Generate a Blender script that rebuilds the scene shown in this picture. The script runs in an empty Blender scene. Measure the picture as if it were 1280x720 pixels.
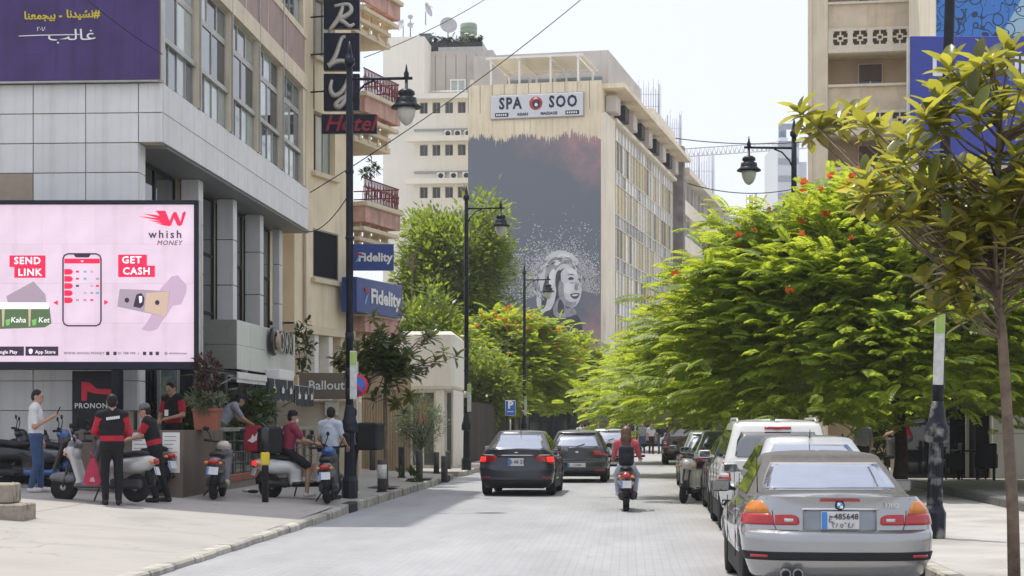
import bpy, math, random
import numpy as np
from mathutils import Vector, Matrix
R = math.radians; PI = math.pi
SC = bpy.context.scene; COL = SC.collection
random.seed(7); NPR = np.random.default_rng(7)

# ---------------------------------------------------------------- camera, light, exposure
cd = bpy.data.cameras.new('camera'); cam = bpy.data.objects.new('camera', cd); COL.objects.link(cam)
cam.location = (0, 0, 1.65); cam.rotation_euler = (R(90), 0, 0)
cd.sensor_width = 36; cd.lens = 36*2250/1280; cd.shift_y = 170/1280
cd.clip_start = .2; cd.clip_end = 6000
SC.camera = cam
SUN_EL, SUN_DIR = 71.0, Vector((-.62, .78, 0)).normalized()
w = bpy.data.worlds.new('World'); SC.world = w; w.use_nodes = True
nt = w.node_tree; nt.nodes.clear()
sky = nt.nodes.new('ShaderNodeTexSky'); sky.sky_type = 'NISHITA'; sky.sun_disc = False
sky.sun_elevation = R(SUN_EL); sky.sun_rotation = math.atan2(SUN_DIR.x, SUN_DIR.y)
sky.air_density = 1.0; sky.dust_density = 5.0; sky.ozone_density = .3; sky.altitude = 0
bg = nt.nodes.new('ShaderNodeBackground'); bg.inputs[1].default_value = .15
wo = nt.nodes.new('ShaderNodeOutputWorld')
veil = nt.nodes.new('ShaderNodeMix'); veil.data_type = 'RGBA'; veil.inputs[0].default_value = .85      # an even summer haze veil over the whole sky
veil.inputs[7].default_value = (3.85, 4.0, 4.5, 1); nt.links.new(sky.outputs[0], veil.inputs[6]); nt.links.new(veil.outputs[2], bg.inputs[0]); nt.links.new(bg.outputs[0], wo.inputs[0])
sl = bpy.data.lights.new('sun', 'SUN'); sl.energy = 2.2; sl.angle = R(.5); sl.color = (1, .955, .88)
so = bpy.data.objects.new('sun', sl); COL.objects.link(so)
sdir = Vector((SUN_DIR.x*math.cos(R(SUN_EL)), SUN_DIR.y*math.cos(R(SUN_EL)), math.sin(R(SUN_EL))))
so.rotation_euler = sdir.to_track_quat('Z', 'Y').to_euler(); so.location = (0, 0, 60)
SC.view_settings.view_transform = 'Standard'; SC.view_settings.look = 'None'
SC.view_settings.exposure = .73; SC.view_settings.gamma = 1
SC.render.engine = 'CYCLES'
cy = SC.cycles; cy.use_denoising = True; cy.max_bounces = 8; cy.diffuse_bounces = 5; cy.glossy_bounces = 3
cy.transmission_bounces = 4; cy.transparent_max_bounces = 6; cy.sample_clamp_indirect = 6
cy.caustics_reflective = False; cy.caustics_refractive = False

# ---------------------------------------------------------------- frames
AST = math.atan(.0644); cA, sA = math.cos(AST), math.sin(AST)
def st(u, v, z=0): return Vector((u*cA + v*sA, -u*sA + v*cA, z))      # street frame -> world
def uv_of(x, y): return x*cA - y*sA, x*sA + y*cA
def px(x, y, Y): return Vector(((x-640)*Y/2250, Y, 1.65 + (530-y)*Y/2250))
def lerp(a, b, t): return a + (b-a)*t
def interp(p, x): return float(np.interp(x, [q[0] for q in p], [q[1] for q in p]))
def plaza_z(X, Y):
    u, v = uv_of(X, Y)
    return interp([(20, .07), (27, .1), (33, .17), (200, .17)], v) + .07*min(max(-5.3-u, 0), 5.2)

# ---------------------------------------------------------------- materials
MC = {}
def mat(name, col, rough=.6, metal=0, var=.12, scale=6, bump=.0, bscale=60, streak=0, coat=0, ior=1.5, emit=0, island=0, stain=None, orand=0, gum=0):
    if name in MC: return MC[name]
    m = bpy.data.materials.new(name); m.use_nodes = True; MC[name] = m
    n = m.node_tree.nodes; l = m.node_tree.links; b = n['Principled BSDF']
    col = tuple(col) + ((1,) if len(col) == 3 else ())
    b.inputs['Roughness'].default_value = rough; b.inputs['Metallic'].default_value = metal
    b.inputs['IOR'].default_value = ior
    if max(col[:3]) < .07 and rough > .25: b.inputs['Specular IOR Level'].default_value = .22
    if coat: b.inputs['Coat Weight'].default_value = coat; b.inputs['Coat Roughness'].default_value = .06
    b.inputs['Base Color'].default_value = col
    tc = n.new('ShaderNodeTexCoord'); last = None
    if var:
        nz = n.new('ShaderNodeTexNoise'); nz.inputs['Scale'].default_value = scale; nz.inputs['Detail'].default_value = 6
        l.new(tc.outputs['Object'], nz.inputs['Vector'])
        mr = n.new('ShaderNodeMapRange'); mr.inputs[1].default_value = .3; mr.inputs[2].default_value = .7
        mr.inputs[3].default_value = 1-var; mr.inputs[4].default_value = 1+var*.7
        l.new(nz.outputs[0], mr.inputs[0]); last = mr.outputs[0]
    def mul(a, bb):
        if a is None: return bb
        k = n.new('ShaderNodeMath'); k.operation = 'MULTIPLY'; l.new(a, k.inputs[0]); l.new(bb, k.inputs[1]); return k.outputs[0]
    if streak:
        mp = n.new('ShaderNodeMapping'); mp.inputs['Scale'].default_value = (3.2, 3.2, .22); l.new(tc.outputs['Object'], mp.inputs[0])
        ns = n.new('ShaderNodeTexNoise'); ns.inputs['Scale'].default_value = 1.3; ns.inputs['Detail'].default_value = 5; ns.inputs['Roughness'].default_value = .65
        l.new(mp.outputs[0], ns.inputs['Vector'])
        ms = n.new('ShaderNodeMapRange'); ms.inputs[1].default_value = .5; ms.inputs[2].default_value = .75
        ms.inputs[3].default_value = 1; ms.inputs[4].default_value = 1-streak
        l.new(ns.outputs[0], ms.inputs[0]); last = mul(last, ms.outputs[0])
    if island:
        g = n.new('ShaderNodeNewGeometry'); mi = n.new('ShaderNodeMapRange'); mi.inputs[3].default_value = 1-island; mi.inputs[4].default_value = 1+island
        l.new(g.outputs['Random Per Island'], mi.inputs[0]); last = mul(last, mi.outputs[0])
    if orand:
        g = n.new('ShaderNodeObjectInfo'); mi = n.new('ShaderNodeMapRange'); mi.inputs[3].default_value = 1-orand; mi.inputs[4].default_value = 1+orand
        l.new(g.outputs['Random'], mi.inputs[0]); last = mul(last, mi.outputs[0])
    if gum:          # trodden spots and hairline cracks
        vo = n.new('ShaderNodeTexVoronoi'); vo.inputs['Scale'].default_value = gum; l.new(tc.outputs['Object'], vo.inputs['Vector'])
        mg_ = n.new('ShaderNodeMapRange'); mg_.inputs[1].default_value = .04; mg_.inputs[2].default_value = .1; mg_.inputs[3].default_value = .72; mg_.inputs[4].default_value = 1; l.new(vo.outputs['Distance'], mg_.inputs[0]); last = mul(last, mg_.outputs[0])
        v2 = n.new('ShaderNodeTexVoronoi'); v2.feature = 'DISTANCE_TO_EDGE'; v2.inputs['Scale'].default_value = gum*.16; nq = n.new('ShaderNodeTexNoise'); nq.inputs['Scale'].default_value = 1.6; nq.inputs['Detail'].default_value = 6; l.new(tc.outputs['Object'], nq.inputs['Vector'])
        vx = n.new('ShaderNodeVectorMath'); vx.operation = 'MULTIPLY_ADD'; vx.inputs[1].default_value = (1.1, 1.1, 0); l.new(nq.outputs['Color'], vx.inputs[0]); l.new(tc.outputs['Object'], vx.inputs[2]); l.new(vx.outputs[0], v2.inputs['Vector'])
        mc_ = n.new('ShaderNodeMapRange'); mc_.inputs[1].default_value = .0; mc_.inputs[2].default_value = .006; mc_.inputs[3].default_value = .7; mc_.inputs[4].default_value = 1; l.new(v2.outputs['Distance'], mc_.inputs[0]); last = mul(last, mc_.outputs[0])
    src = None
    if last is not None:
        vm = n.new('ShaderNodeVectorMath'); vm.operation = 'SCALE'; vm.inputs[0].default_value = col[:3]
        l.new(last, vm.inputs['Scale']); src = vm.outputs[0]
        if stain:
            nz2 = n.new('ShaderNodeTexNoise'); nz2.inputs['Scale'].default_value = stain[1]; nz2.inputs['Detail'].default_value = 8
            l.new(tc.outputs['Object'], nz2.inputs['Vector'])
            m2 = n.new('ShaderNodeMapRange'); m2.inputs[1].default_value = .52; m2.inputs[2].default_value = .68; l.new(nz2.outputs[0], m2.inputs[0])
            mx = n.new('ShaderNodeMix'); mx.data_type = 'RGBA'; l.new(m2.outputs[0], mx.inputs[0]); l.new(src, mx.inputs[6]); mx.inputs[7].default_value = tuple(stain[0])+(1,)
            src = mx.outputs[2]
        l.new(src, b.inputs['Base Color'])
    if bump:
        nb = n.new('ShaderNodeTexNoise'); nb.inputs['Scale'].default_value = bscale; nb.inputs['Detail'].default_value = 4
        l.new(tc.outputs['Object'], nb.inputs['Vector'])
        bp = n.new('ShaderNodeBump'); bp.inputs['Strength'].default_value = bump; bp.inputs['Distance'].default_value = .02
        l.new(nb.outputs[0], bp.inputs['Height']); l.new(bp.outputs[0], b.inputs['Normal'])
    if emit:
        if src is not None: l.new(src, b.inputs['Emission Color'])
        else: b.inputs['Emission Color'].default_value = col
        b.inputs['Emission Strength'].default_value = emit
    return m

def leafmat(name, col, tcol, back=None, trans=.45, var=.35, gloss=.35, scale=.8):
    m = bpy.data.materials.new(name); m.use_nodes = True; MC[name] = m
    n = m.node_tree.nodes; l = m.node_tree.links; n.clear()
    out = n.new('ShaderNodeOutputMaterial'); b = n.new('ShaderNodeBsdfPrincipled'); t = n.new('ShaderNodeBsdfTranslucent'); mx = n.new('ShaderNodeMixShader')
    b.inputs['Roughness'].default_value = gloss
    g = n.new('ShaderNodeNewGeometry'); oi = n.new('ShaderNodeObjectInfo')
    nz = n.new('ShaderNodeTexNoise'); nz.inputs['Scale'].default_value = scale; nz.inputs['Detail'].default_value = 4
    l.new(g.outputs['Position'], nz.inputs['Vector'])
    ad = n.new('ShaderNodeMath'); ad.operation = 'ADD'; l.new(g.outputs['Random Per Island'], ad.inputs[0]); l.new(oi.outputs['Random'], ad.inputs[1])
    fr = n.new('ShaderNodeMath'); fr.operation = 'FRACT'; l.new(ad.outputs[0], fr.inputs[0])
    a2 = n.new('ShaderNodeMath'); a2.operation = 'ADD'; l.new(fr.outputs[0], a2.inputs[0]); l.new(nz.outputs[0], a2.inputs[1])
    mr = n.new('ShaderNodeMapRange'); mr.inputs[1].default_value = .3; mr.inputs[2].default_value = 1.7; mr.inputs[3].default_value = 1-var; mr.inputs[4].default_value = 1+var
    l.new(a2.outputs[0], mr.inputs[0])
    def sc(c):
        v = n.new('ShaderNodeVectorMath'); v.operation = 'SCALE'; v.inputs[0].default_value = c; l.new(mr.outputs[0], v.inputs['Scale']); return v.outputs[0]
    src = sc(col)
    if back:
        k = n.new('ShaderNodeMix'); k.data_type = 'RGBA'; l.new(g.outputs['Backfacing'], k.inputs[0]); l.new(src, k.inputs[6]); l.new(sc(back), k.inputs[7]); src = k.outputs[2]
    l.new(src, b.inputs['Base Color']); l.new(sc(tcol), t.inputs['Color'])
    mx.inputs[0].default_value = trans
    l.new(b.outputs[0], mx.inputs[1]); l.new(t.outputs[0], mx.inputs[2]); l.new(mx.outputs[0], out.inputs['Surface'])
    return m

# ---------------------------------------------------------------- mesh building
class MB:
    def __init__(s): s.v = []; s.f = []; s.m = []; s.s = []
    def add(s, vs, fs, mi=0, sm=False, M=None):
        o = len(s.v)
        if M is not None: vs = [M @ Vector(q) for q in vs]
        s.v.extend([tuple(q) for q in vs])
        for f in fs: s.f.append(tuple(o+i for i in f)); s.m.append(mi); s.s.append(sm)
        return s
    def box(s, x0, x1, y0, y1, z0, z1, mi=0, M=None):
        return s.add([(x0,y0,z0),(x1,y0,z0),(x1,y1,z0),(x0,y1,z0),(x0,y0,z1),(x1,y0,z1),(x1,y1,z1),(x0,y1,z1)],
            [(0,3,2,1),(4,5,6,7),(0,1,5,4),(1,2,6,5),(2,3,7,6),(3,0,4,7)], mi, False, M)
    def cbox(s, c, d, mi=0, M=None): return s.box(c[0]-d[0]/2,c[0]+d[0]/2,c[1]-d[1]/2,c[1]+d[1]/2,c[2]-d[2]/2,c[2]+d[2]/2, mi, M)
    def bbox(s, x0, x1, y0, y1, z0, z1, e=.02, mi=0):      # box with chamfered edges
        V = []; F = []
        for z, i in ((z0, e), (z0+e, 0), (z1-e, 0), (z1, e)):
            V += [(x0+i+e,y0+i,z),(x1-i-e,y0+i,z),(x1-i,y0+i+e,z),(x1-i,y1-i-e,z),(x1-i-e,y1-i,z),(x0+i+e,y1-i,z),(x0+i,y1-i-e,z),(x0+i,y0+i+e,z)]
        for k in range(3):
            for j in range(8): a = k*8+j; b = k*8+(j+1) % 8; F.append((a, b, b+8, a+8))
        F.append(tuple(range(7, -1, -1))); F.append(tuple(range(24, 32)))
        return s.add(V, F, mi)
    def tube(s, pts, r, n=8, mi=0, sm=True, caps=True):
        P = [Vector(q) for q in pts]; rs = r if isinstance(r, (list, tuple)) else [r]*len(P)
        V = []; F = []; up = None
        for i, p in enumerate(P):
            t = (P[min(i+1, len(P)-1)] - P[max(i-1, 0)])
            t = t.normalized() if t.length > 1e-9 else Vector((0, 0, 1))
            if up is None: a = t.orthogonal().normalized()
            else:
                a = up - t*up.dot(t); a = a.normalized() if a.length > 1e-6 else t.orthogonal().normalized()
            up = a; b = t.cross(a)
            for j in range(n): th = 2*PI*j/n; V.append(p + (a*math.cos(th) + b*math.sin(th))*rs[i])
        for i in range(len(P)-1):
            for j in range(n): k = (j+1) % n; F.append((i*n+j, i*n+k, (i+1)*n+k, (i+1)*n+j))
        if caps: F.append(tuple(range(n-1, -1, -1))); o = (len(P)-1)*n; F.append(tuple(range(o, o+n)))
        return s.add(V, F, mi, sm)
    def lathe(s, prof, n=16, c=(0,0,0), axis='Z', mi=0, sm=True, M=None):
        V = []; F = []
        for r, h in prof:
            for j in range(n):
                t = 2*PI*j/n; a, b = r*math.cos(t), r*math.sin(t)
                V.append({'Z': (c[0]+a, c[1]+b, c[2]+h), 'X': (c[0]+h, c[1]+a, c[2]+b), 'Y': (c[0]+b, c[1]+h, c[2]+a)}[axis])
        for i in range(len(prof)-1):
            for j in range(n): k = (j+1) % n; F.append((i*n+j, i*n+k, (i+1)*n+k, (i+1)*n+j))
        F.append(tuple(range(n-1, -1, -1))); o = (len(prof)-1)*n; F.append(tuple(range(o, o+n)))
        return s.add(V, F, mi, sm, M)
    def prism(s, poly, y0, y1, mi=0, M=None, sm=False):         # polygon in xz, extruded along y
        n = len(poly); V = [(p[0], y0, p[1]) for p in poly] + [(p[0], y1, p[1]) for p in poly]
        F = [tuple(range(n)), tuple(range(2*n-1, n-1, -1))] + [(i, i+n, (i+1) % n+n, (i+1) % n) for i in range(n)]
        return s.add(V, F, mi, sm, M)
    def grid(s, P, nu, nv, mi=0, sm=True, cu=False):
        F = []
        for i in range(nu-1 + (1 if cu else 0)):
            for j in range(nv-1): a = i*nv+j; b = ((i+1) % nu)*nv+j; F.append((a, b, b+1, a+1))
        return s.add(P, F, mi, sm)
    def quad(s, a, b, c, d, mi=0): return s.add([a, b, c, d], [(0, 1, 2, 3)], mi)
    def mesh(s, name, mats):
        me = bpy.data.meshes.new(name); me.from_pydata(s.v, [], s.f)
        for m in (mats if isinstance(mats, (list, tuple)) else [mats]): me.materials.append(m)
        me.polygons.foreach_set('material_index', s.m); me.polygons.foreach_set('use_smooth', s.s)
        me.update(); return me
    def build(s, name, mats, parent=None, loc=None, rz=0, **kw): return link(name, s.mesh(name, mats), parent, loc, rz, **kw)

def link(name, me, parent=None, loc=None, rz=0, label=None, cat=None, group=None, kind=None):
    o = bpy.data.objects.new(name, me); COL.objects.link(o)
    if parent: o.parent = parent
    if loc is not None: o.location = loc
    if rz: o.rotation_euler.z = rz
    return tag(o, label, cat, group, kind)
def tag(o, label=None, cat=None, group=None, kind=None):
    if label: o['label'] = label
    if cat: o['category'] = cat
    if group: o['group'] = group
    if kind: o['kind'] = kind
    return o
def thing(name, label, cat, loc=(0,0,0), rz=0, group=None):
    o = bpy.data.objects.new(name, None); COL.objects.link(o); o.empty_display_size = .2
    o.location = loc; o.rotation_euler = (0, 0, rz); return tag(o, label, cat, group)
def kids(o): return [c for c in COL.objects if c.parent == o]
def copy_thing(src, tree, loc, rz, label=None):        # tree: list of (part, [sub-parts])
    r = src.copy(); COL.objects.link(r); r.location = loc; r.rotation_euler = (0, 0, rz)
    if label: r['label'] = label
    for p, subs in tree:
        c = p.copy(); COL.objects.link(c); c.parent = r
        for q in subs: d = q.copy(); COL.objects.link(d); d.parent = c
    return r
def tree_of(o): return [(p, kids(p)) for p in kids(o)]
FACE = R(90)
def text(s, size, m, parent, loc, rz=0, ext=.004, align='CENTER', shear=0, bold=0, name='lettering', space=1, sx=1):
    cu = bpy.data.curves.new('t', 'FONT'); cu.body = s; cu.size = size; cu.extrude = ext; cu.align_x = align; cu.align_y = 'CENTER'
    cu.shear = shear; cu.offset = bold; cu.space_character = space; cu.resolution_u = 2
    o = bpy.data.objects.new('t', cu); COL.objects.link(o)
    dg = bpy.context.evaluated_depsgraph_get(); me = bpy.data.meshes.new_from_object(o.evaluated_get(dg))
    bpy.data.objects.remove(o); me.materials.clear(); me.materials.append(m)
    t = link(name, me, parent, loc); t.rotation_euler = (FACE, 0, rz); t.scale = (sx, 1, 1); return t

# signed-distance solids meshed with surface nets: smooth continuous bodies
def cap(a, b, ra, rb, m=0, k=.03): return ('c', np.array(a, float), np.array(b, float), ra, rb, m, k)
def ell(c, r, m=0, k=.03, rot=None): return ('e', np.array(c, float), np.array(r, float), rot, 0, m, k)
def rbox(c, h, rd, m=0, k=.03, rot=None): return ('b', np.array(c, float), np.array(h, float), rd, rot, m, k)
def pdist(p, P):
    if p[0] == 'c':
        ab = p[2]-p[1]; t = np.clip(((P-p[1]) @ ab)/max(ab @ ab, 1e-9), 0, 1)
        return np.linalg.norm(P-p[1]-t[..., None]*ab, axis=-1) - (p[3] + (p[4]-p[3])*t)
    if p[0] == 'e':
        q = P-p[1]
        if p[3] is not None: q = q @ np.array(p[3])
        k0 = np.linalg.norm(q/p[2], axis=-1); k1 = np.linalg.norm(q/p[2]**2, axis=-1)
        return k0*(k0-1)/np.maximum(k1, 1e-6)
    q = P-p[1]
    if p[4] is not None: q = q @ np.array(p[4])
    d = np.abs(q)-(p[2]-p[3])
    return np.linalg.norm(np.maximum(d, 0), axis=-1) + np.minimum(d.max(-1), 0) - p[3]
def pbound(p):
    if p[0] == 'c': return np.minimum(p[1]-p[3], p[2]-p[4]), np.maximum(p[1]+p[3], p[2]+p[4])
    r = p[2] if (p[3] if p[0] == 'e' else p[4]) is None else np.full(3, np.linalg.norm(p[2]) if p[0] == 'b' else p[2].max())
    return p[1]-r, p[1]+r
def sdf(prims, vox):
    bs = [pbound(p) for p in prims]
    lo = np.min([b[0] for b in bs], 0)-3*vox; hi = np.max([b[1] for b in bs], 0)+3*vox
    n = np.ceil((hi-lo)/vox).astype(int)+1; D = np.full(n, .5)
    ax = [lo[i]+vox*np.arange(n[i]) for i in range(3)]
    for p, b in zip(prims, bs):
        m = p[6]+3*vox
        i0 = np.maximum(((b[0]-m-lo)/vox).astype(int), 0); i1 = np.minimum(((b[1]+m-lo)/vox).astype(int)+2, n)
        sl = tuple(slice(i0[i], i1[i]) for i in range(3))
        P = np.stack(np.meshgrid(ax[0][sl[0]], ax[1][sl[1]], ax[2][sl[2]], indexing='ij'), -1)
        d = pdist(p, P); o = D[sl]; h = np.maximum(p[6]-np.abs(d-o), 0)/p[6]
        D[sl] = np.minimum(d, o)-h*h*p[6]*.25
    S = D < 0; c = n-1
    acc = np.zeros(tuple(c)+(3,)); cnt = np.zeros(tuple(c))
    cor = [(i, j, k) for i in (0, 1) for j in (0, 1) for k in (0, 1)]
    def sub(A, o): return A[o[0]:o[0]+c[0], o[1]:o[1]+c[1], o[2]:o[2]+c[2]]
    for a in cor:
        for x in range(3):
            if a[x]: continue
            b = list(a); b[x] = 1
            d0, d1 = sub(D, a), sub(D, b); mk = (d0 < 0) != (d1 < 0)
            t = np.where(mk, d0/np.where(mk, d0-d1, 1), 0)
            for y in range(3): acc[..., y] += mk*(a[y] + (t if y == x else 0))
            cnt += mk
    act = cnt > 0; idx = -np.ones(tuple(c), int); idx[act] = np.arange(act.sum())
    cell = np.argwhere(act); V = lo + vox*(cell + acc[act]/cnt[act][:, None])
    F = []
    for x in range(3):
        y, z = (x+1) % 3, (x+2) % 3
        s0 = [slice(None)]*3; s1 = [slice(None)]*3; s0[x] = slice(0, -1); s1[x] = slice(1, None)
        e = np.argwhere(S[tuple(s0)] != S[tuple(s1)]); e = e[(e[:, y] > 0) & (e[:, z] > 0) & (e[:, y] < n[y]-1) & (e[:, z] < n[z]-1)]
        def g(dy, dz): q = e.copy(); q[:, y] += dy; q[:, z] += dz; return idx[q[:, 0], q[:, 1], q[:, 2]]
        q = np.stack([g(-1, -1), g(0, -1), g(0, 0), g(-1, 0)], 1)
        fl = ~S[e[:, 0], e[:, 1], e[:, 2]]; q[fl] = q[fl][:, ::-1]; F.append(q)
    F = np.concatenate(F); C = V[F].mean(1)
    m = np.argmin(np.stack([pdist(p, C) for p in prims], 0), 0); mi = np.array([p[5] for p in prims])[m]
    return V, F, mi
def addsdf(mb, prims, vox, remap=None):
    V, F, mi = sdf(prims, vox); o = len(mb.v)
    mb.v.extend(map(tuple, V.tolist())); mb.f.extend(map(tuple, (F+o).tolist())); mb.m.extend(mi.tolist()); mb.s.extend([True]*len(F)); return mb
def np_mesh(name, V, F, mats):           # fast mesh from arrays with equal-size faces
    me = bpy.data.meshes.new(name); k = F.shape[1]
    me.vertices.add(len(V)); me.vertices.foreach_set('co', np.ascontiguousarray(V, dtype=np.float32).ravel())
    me.loops.add(F.size); me.loops.foreach_set('vertex_index', np.ascontiguousarray(F, dtype=np.int32).ravel())
    me.polygons.add(len(F)); me.polygons.foreach_set('loop_start', np.arange(len(F), dtype=np.int32)*k)
    for m in (mats if isinstance(mats, (list, tuple)) else [mats]): me.materials.append(m)
    me.update(calc_edges=True); me.validate(); return me
# ================================================================ materials used by the setting
concrete = mat('concrete', (.42, .4, .36), .85, var=.14, scale=3, bump=.25, bscale=40)
plaza_m = mat('plaza_stone', (.36, .34, .315), .8, var=.1, scale=.5, bump=.12, bscale=25, gum=2.2, stain=((.285, .27, .25), .5))
kerb_m = mat('kerb_concrete', (.4, .38, .335), .85, orand=.14, var=.28, scale=5, bump=.3, bscale=30, stain=((.2, .19, .17), 2.2))
kerb_black = mat('kerb_black_paint', (.03, .03, .032), .7)
granite = mat('dark_granite', (.12, .12, .115), .55, var=.3, scale=30)
far_ground = mat('far_ground', (.38, .37, .35), .9, var=.2, scale=.05)
steel_d = mat('lamp_post_paint', (.016, .02, .028), .38, var=.3, scale=9, bump=.05)
black = mat('black_matt', (.012, .012, .014), .6)
blackgl = mat('black_gloss', (.012, .013, .015), .22)
glass_d = mat('dark_glass', (.015, .02, .024), .04, var=0, ior=1.75)
glass_m = mat('grey_glass', (.10, .13, .13), .05, var=.25, scale=.7, ior=1.9)
glass_l = mat('pale_glass', (.36, .41, .38), .08, var=.3, scale=1.1, ior=1.9)
alu = mat('aluminium', (.42, .42, .4), .4, .3, var=.15, scale=3)
white_p = mat('white_paint', (.78, .77, .73), .5, var=.06)
white_l = mat('white_print', (.8, .8, .78), .6, var=0)
red_l = mat('red_print', (.72, .02, .05), .55, var=0)
rust = mat('rusty_iron', (.11, .045, .04), .7, var=.3, scale=20)

# road with a paver pattern
m = bpy.data.materials.new('road_pavers'); m.use_nodes = True; MC['road_pavers'] = m
n = m.node_tree.nodes; l = m.node_tree.links; b = n['Principled BSDF']; tc = n.new('ShaderNodeTexCoord')
bk = n.new('ShaderNodeTexBrick'); mp = n.new('ShaderNodeMapping'); l.new(tc.outputs['Object'], mp.inputs[0]); l.new(mp.outputs[0], bk.inputs[0])
mp.inputs['Rotation'].default_value = (0, 0, R(0))
bk.inputs['Scale'].default_value = 1; bk.inputs['Brick Width'].default_value = .2; bk.inputs['Row Height'].default_value = .1
bk.inputs['Mortar Size'].default_value = .006; bk.inputs['Mortar Smooth'].default_value = .3; bk.inputs['Bias'].default_value = 0
bk.inputs['Color1'].default_value = (.37, .375, .385, 1); bk.inputs['Color2'].default_value = (.34, .345, .355, 1); bk.inputs['Mortar'].default_value = (.26, .262, .266, 1)
nz = n.new('ShaderNodeTexNoise'); nz.inputs['Scale'].default_value = .45; nz.inputs['Detail'].default_value = 7; nz.inputs['Roughness'].default_value = .65
mp2 = n.new('ShaderNodeMapping'); mp2.inputs['Scale'].default_value = (1.5, .35, 1); l.new(tc.outputs['Object'], mp2.inputs[0]); l.new(mp2.outputs[0], nz.inputs['Vector'])
mr = n.new('ShaderNodeMapRange'); mr.inputs[1].default_value = .3; mr.inputs[2].default_value = .7; mr.inputs[3].default_value = .74; mr.inputs[4].default_value = 1.12; l.new(nz.outputs[0], mr.inputs[0])
vm = n.new('ShaderNodeVectorMath'); vm.operation = 'SCALE'; l.new(bk.outputs['Color'], vm.inputs[0]); l.new(mr.outputs[0], vm.inputs['Scale'])
# warmer, dusty strip along the parked cars (u > 1.2) and oil stains
sx = n.new('ShaderNodeSeparateXYZ'); l.new(tc.outputs['Object'], sx.inputs[0])
m3 = n.new('ShaderNodeMapRange'); m3.inputs[1].default_value = .6; m3.inputs[2].default_value = 1.6; l.new(sx.outputs[0], m3.inputs[0])
nz3 = n.new('ShaderNodeTexNoise'); nz3.inputs['Scale'].default_value = 1.4; nz3.inputs['Detail'].default_value = 6; l.new(tc.outputs['Object'], nz3.inputs['Vector'])
k = n.new('ShaderNodeMath'); k.operation = 'MULTIPLY'; l.new(m3.outputs[0], k.inputs[0]); l.new(nz3.outputs[0], k.inputs[1])
mx = n.new('ShaderNodeMix'); mx.data_type = 'RGBA'; l.new(k.outputs[0], mx.inputs[0]); l.new(vm.outputs[0], mx.inputs[6]); mx.inputs[7].default_value = (.38, .35, .3, 1)
# dark drips and worn streaks along the wheel tracks
nz5 = n.new('ShaderNodeTexNoise'); nz5.inputs['Scale'].default_value = 1.1; nz5.inputs['Detail'].default_value = 9; nz5.inputs['Roughness'].default_value = .75
mp5 = n.new('ShaderNodeMapping'); mp5.inputs['Scale'].default_value = (2.2, .5, 1); l.new(tc.outputs['Object'], mp5.inputs[0]); l.new(mp5.outputs[0], nz5.inputs['Vector'])
m5 = n.new('ShaderNodeMapRange'); m5.inputs[1].default_value = .6; m5.inputs[2].default_value = .74; m5.inputs[3].default_value = 0; m5.inputs[4].default_value = .65; l.new(nz5.outputs[0], m5.inputs[0])
mx5 = n.new('ShaderNodeMix'); mx5.data_type = 'RGBA'; l.new(m5.outputs[0], mx5.inputs[0]); l.new(mx.outputs[2], mx5.inputs[6]); mx5.inputs[7].default_value = (.16, .155, .15, 1)
l.new(mx5.outputs[2], b.inputs['Base Color']); b.inputs['Roughness'].default_value = .62
bp = n.new('ShaderNodeBump'); bp.inputs['Strength'].default_value = .5; bp.inputs['Distance'].default_value = .01; l.new(bk.outputs['Fac'], bp.inputs['Height']); bp.invert = True
l.new(bp.outputs[0], b.inputs['Normal'])
road_m = m

# ================================================================ ground, road, pavements
UL, UR = -5.15, 3.2
mb = MB(); mb.quad((-3000,-300,0),(3000,-300,0),(3000,5000,0),(-3000,5000,0)); mb.build('ground', far_ground, loc=(0,0,-.03), kind='structure')
mb = MB(); mb.quad((UL-.05,-12,0),(UR+.05,-12,0),(UR+.05,101,0),(UL-.05,101,0)); mb.build('road', road_m, rz=-AST, kind='structure')
mb = MB(); mb.quad((-60,52.6,-.008),(UL,52.6,-.008),(UL,56.4,-.008),(-60,56.4,-.008)); mb.build('side_road', mat('asphalt', (.2,.2,.2), .8, var=.15, scale=2), rz=-AST, kind='structure')
# left plaza, sloping up from the kerb
us = [UL-.14-.6*i for i in range(14)] + [-16, -30, -60]; vs = [-8+i*2 for i in range(30)] + [52.4]
P = [];
for u in us:
    for v in vs: q = st(u, v); P.append((u, v, plaza_z(q.x, q.y)))
mb = MB(); mb.grid(P, len(us), len(vs)); pz_o = mb.build('plaza', plaza_m, rz=-AST, kind='structure')
for i, uu in enumerate((-8.8,)):      # faint joints between the big paving fields
    mb = MB()
    for j in range(14):
        v0 = 18+j*2; q0 = st(uu, v0); q1 = st(uu, v0+2)
        mb.quad((uu, v0, plaza_z(q0.x, q0.y)+.004), (uu+.014, v0, plaza_z(q0.x, q0.y)+.004), (uu+.014, v0+2, plaza_z(q1.x, q1.y)+.004), (uu, v0+2, plaza_z(q1.x, q1.y)+.004))
    mb.build('paving_joint', mat('joint', (.33,.315,.295), .9), pz_o)
mb = MB()
for vv in (21.5, 24.5, 27.5, 30.5):
    for j in range(12):
        u0 = UL-.3-.6*j; q0 = st(u0, vv); q1 = st(u0-.6, vv)
        mb.quad((u0-.6, vv, plaza_z(q1.x, q1.y)+.004), (u0, vv, plaza_z(q0.x, q0.y)+.004), (u0, vv+.014, plaza_z(q0.x, q0.y)+.004), (u0-.6, vv+.014, plaza_z(q1.x, q1.y)+.004))
mb.build('paving_joint', MC['joint'], pz_o)
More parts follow.
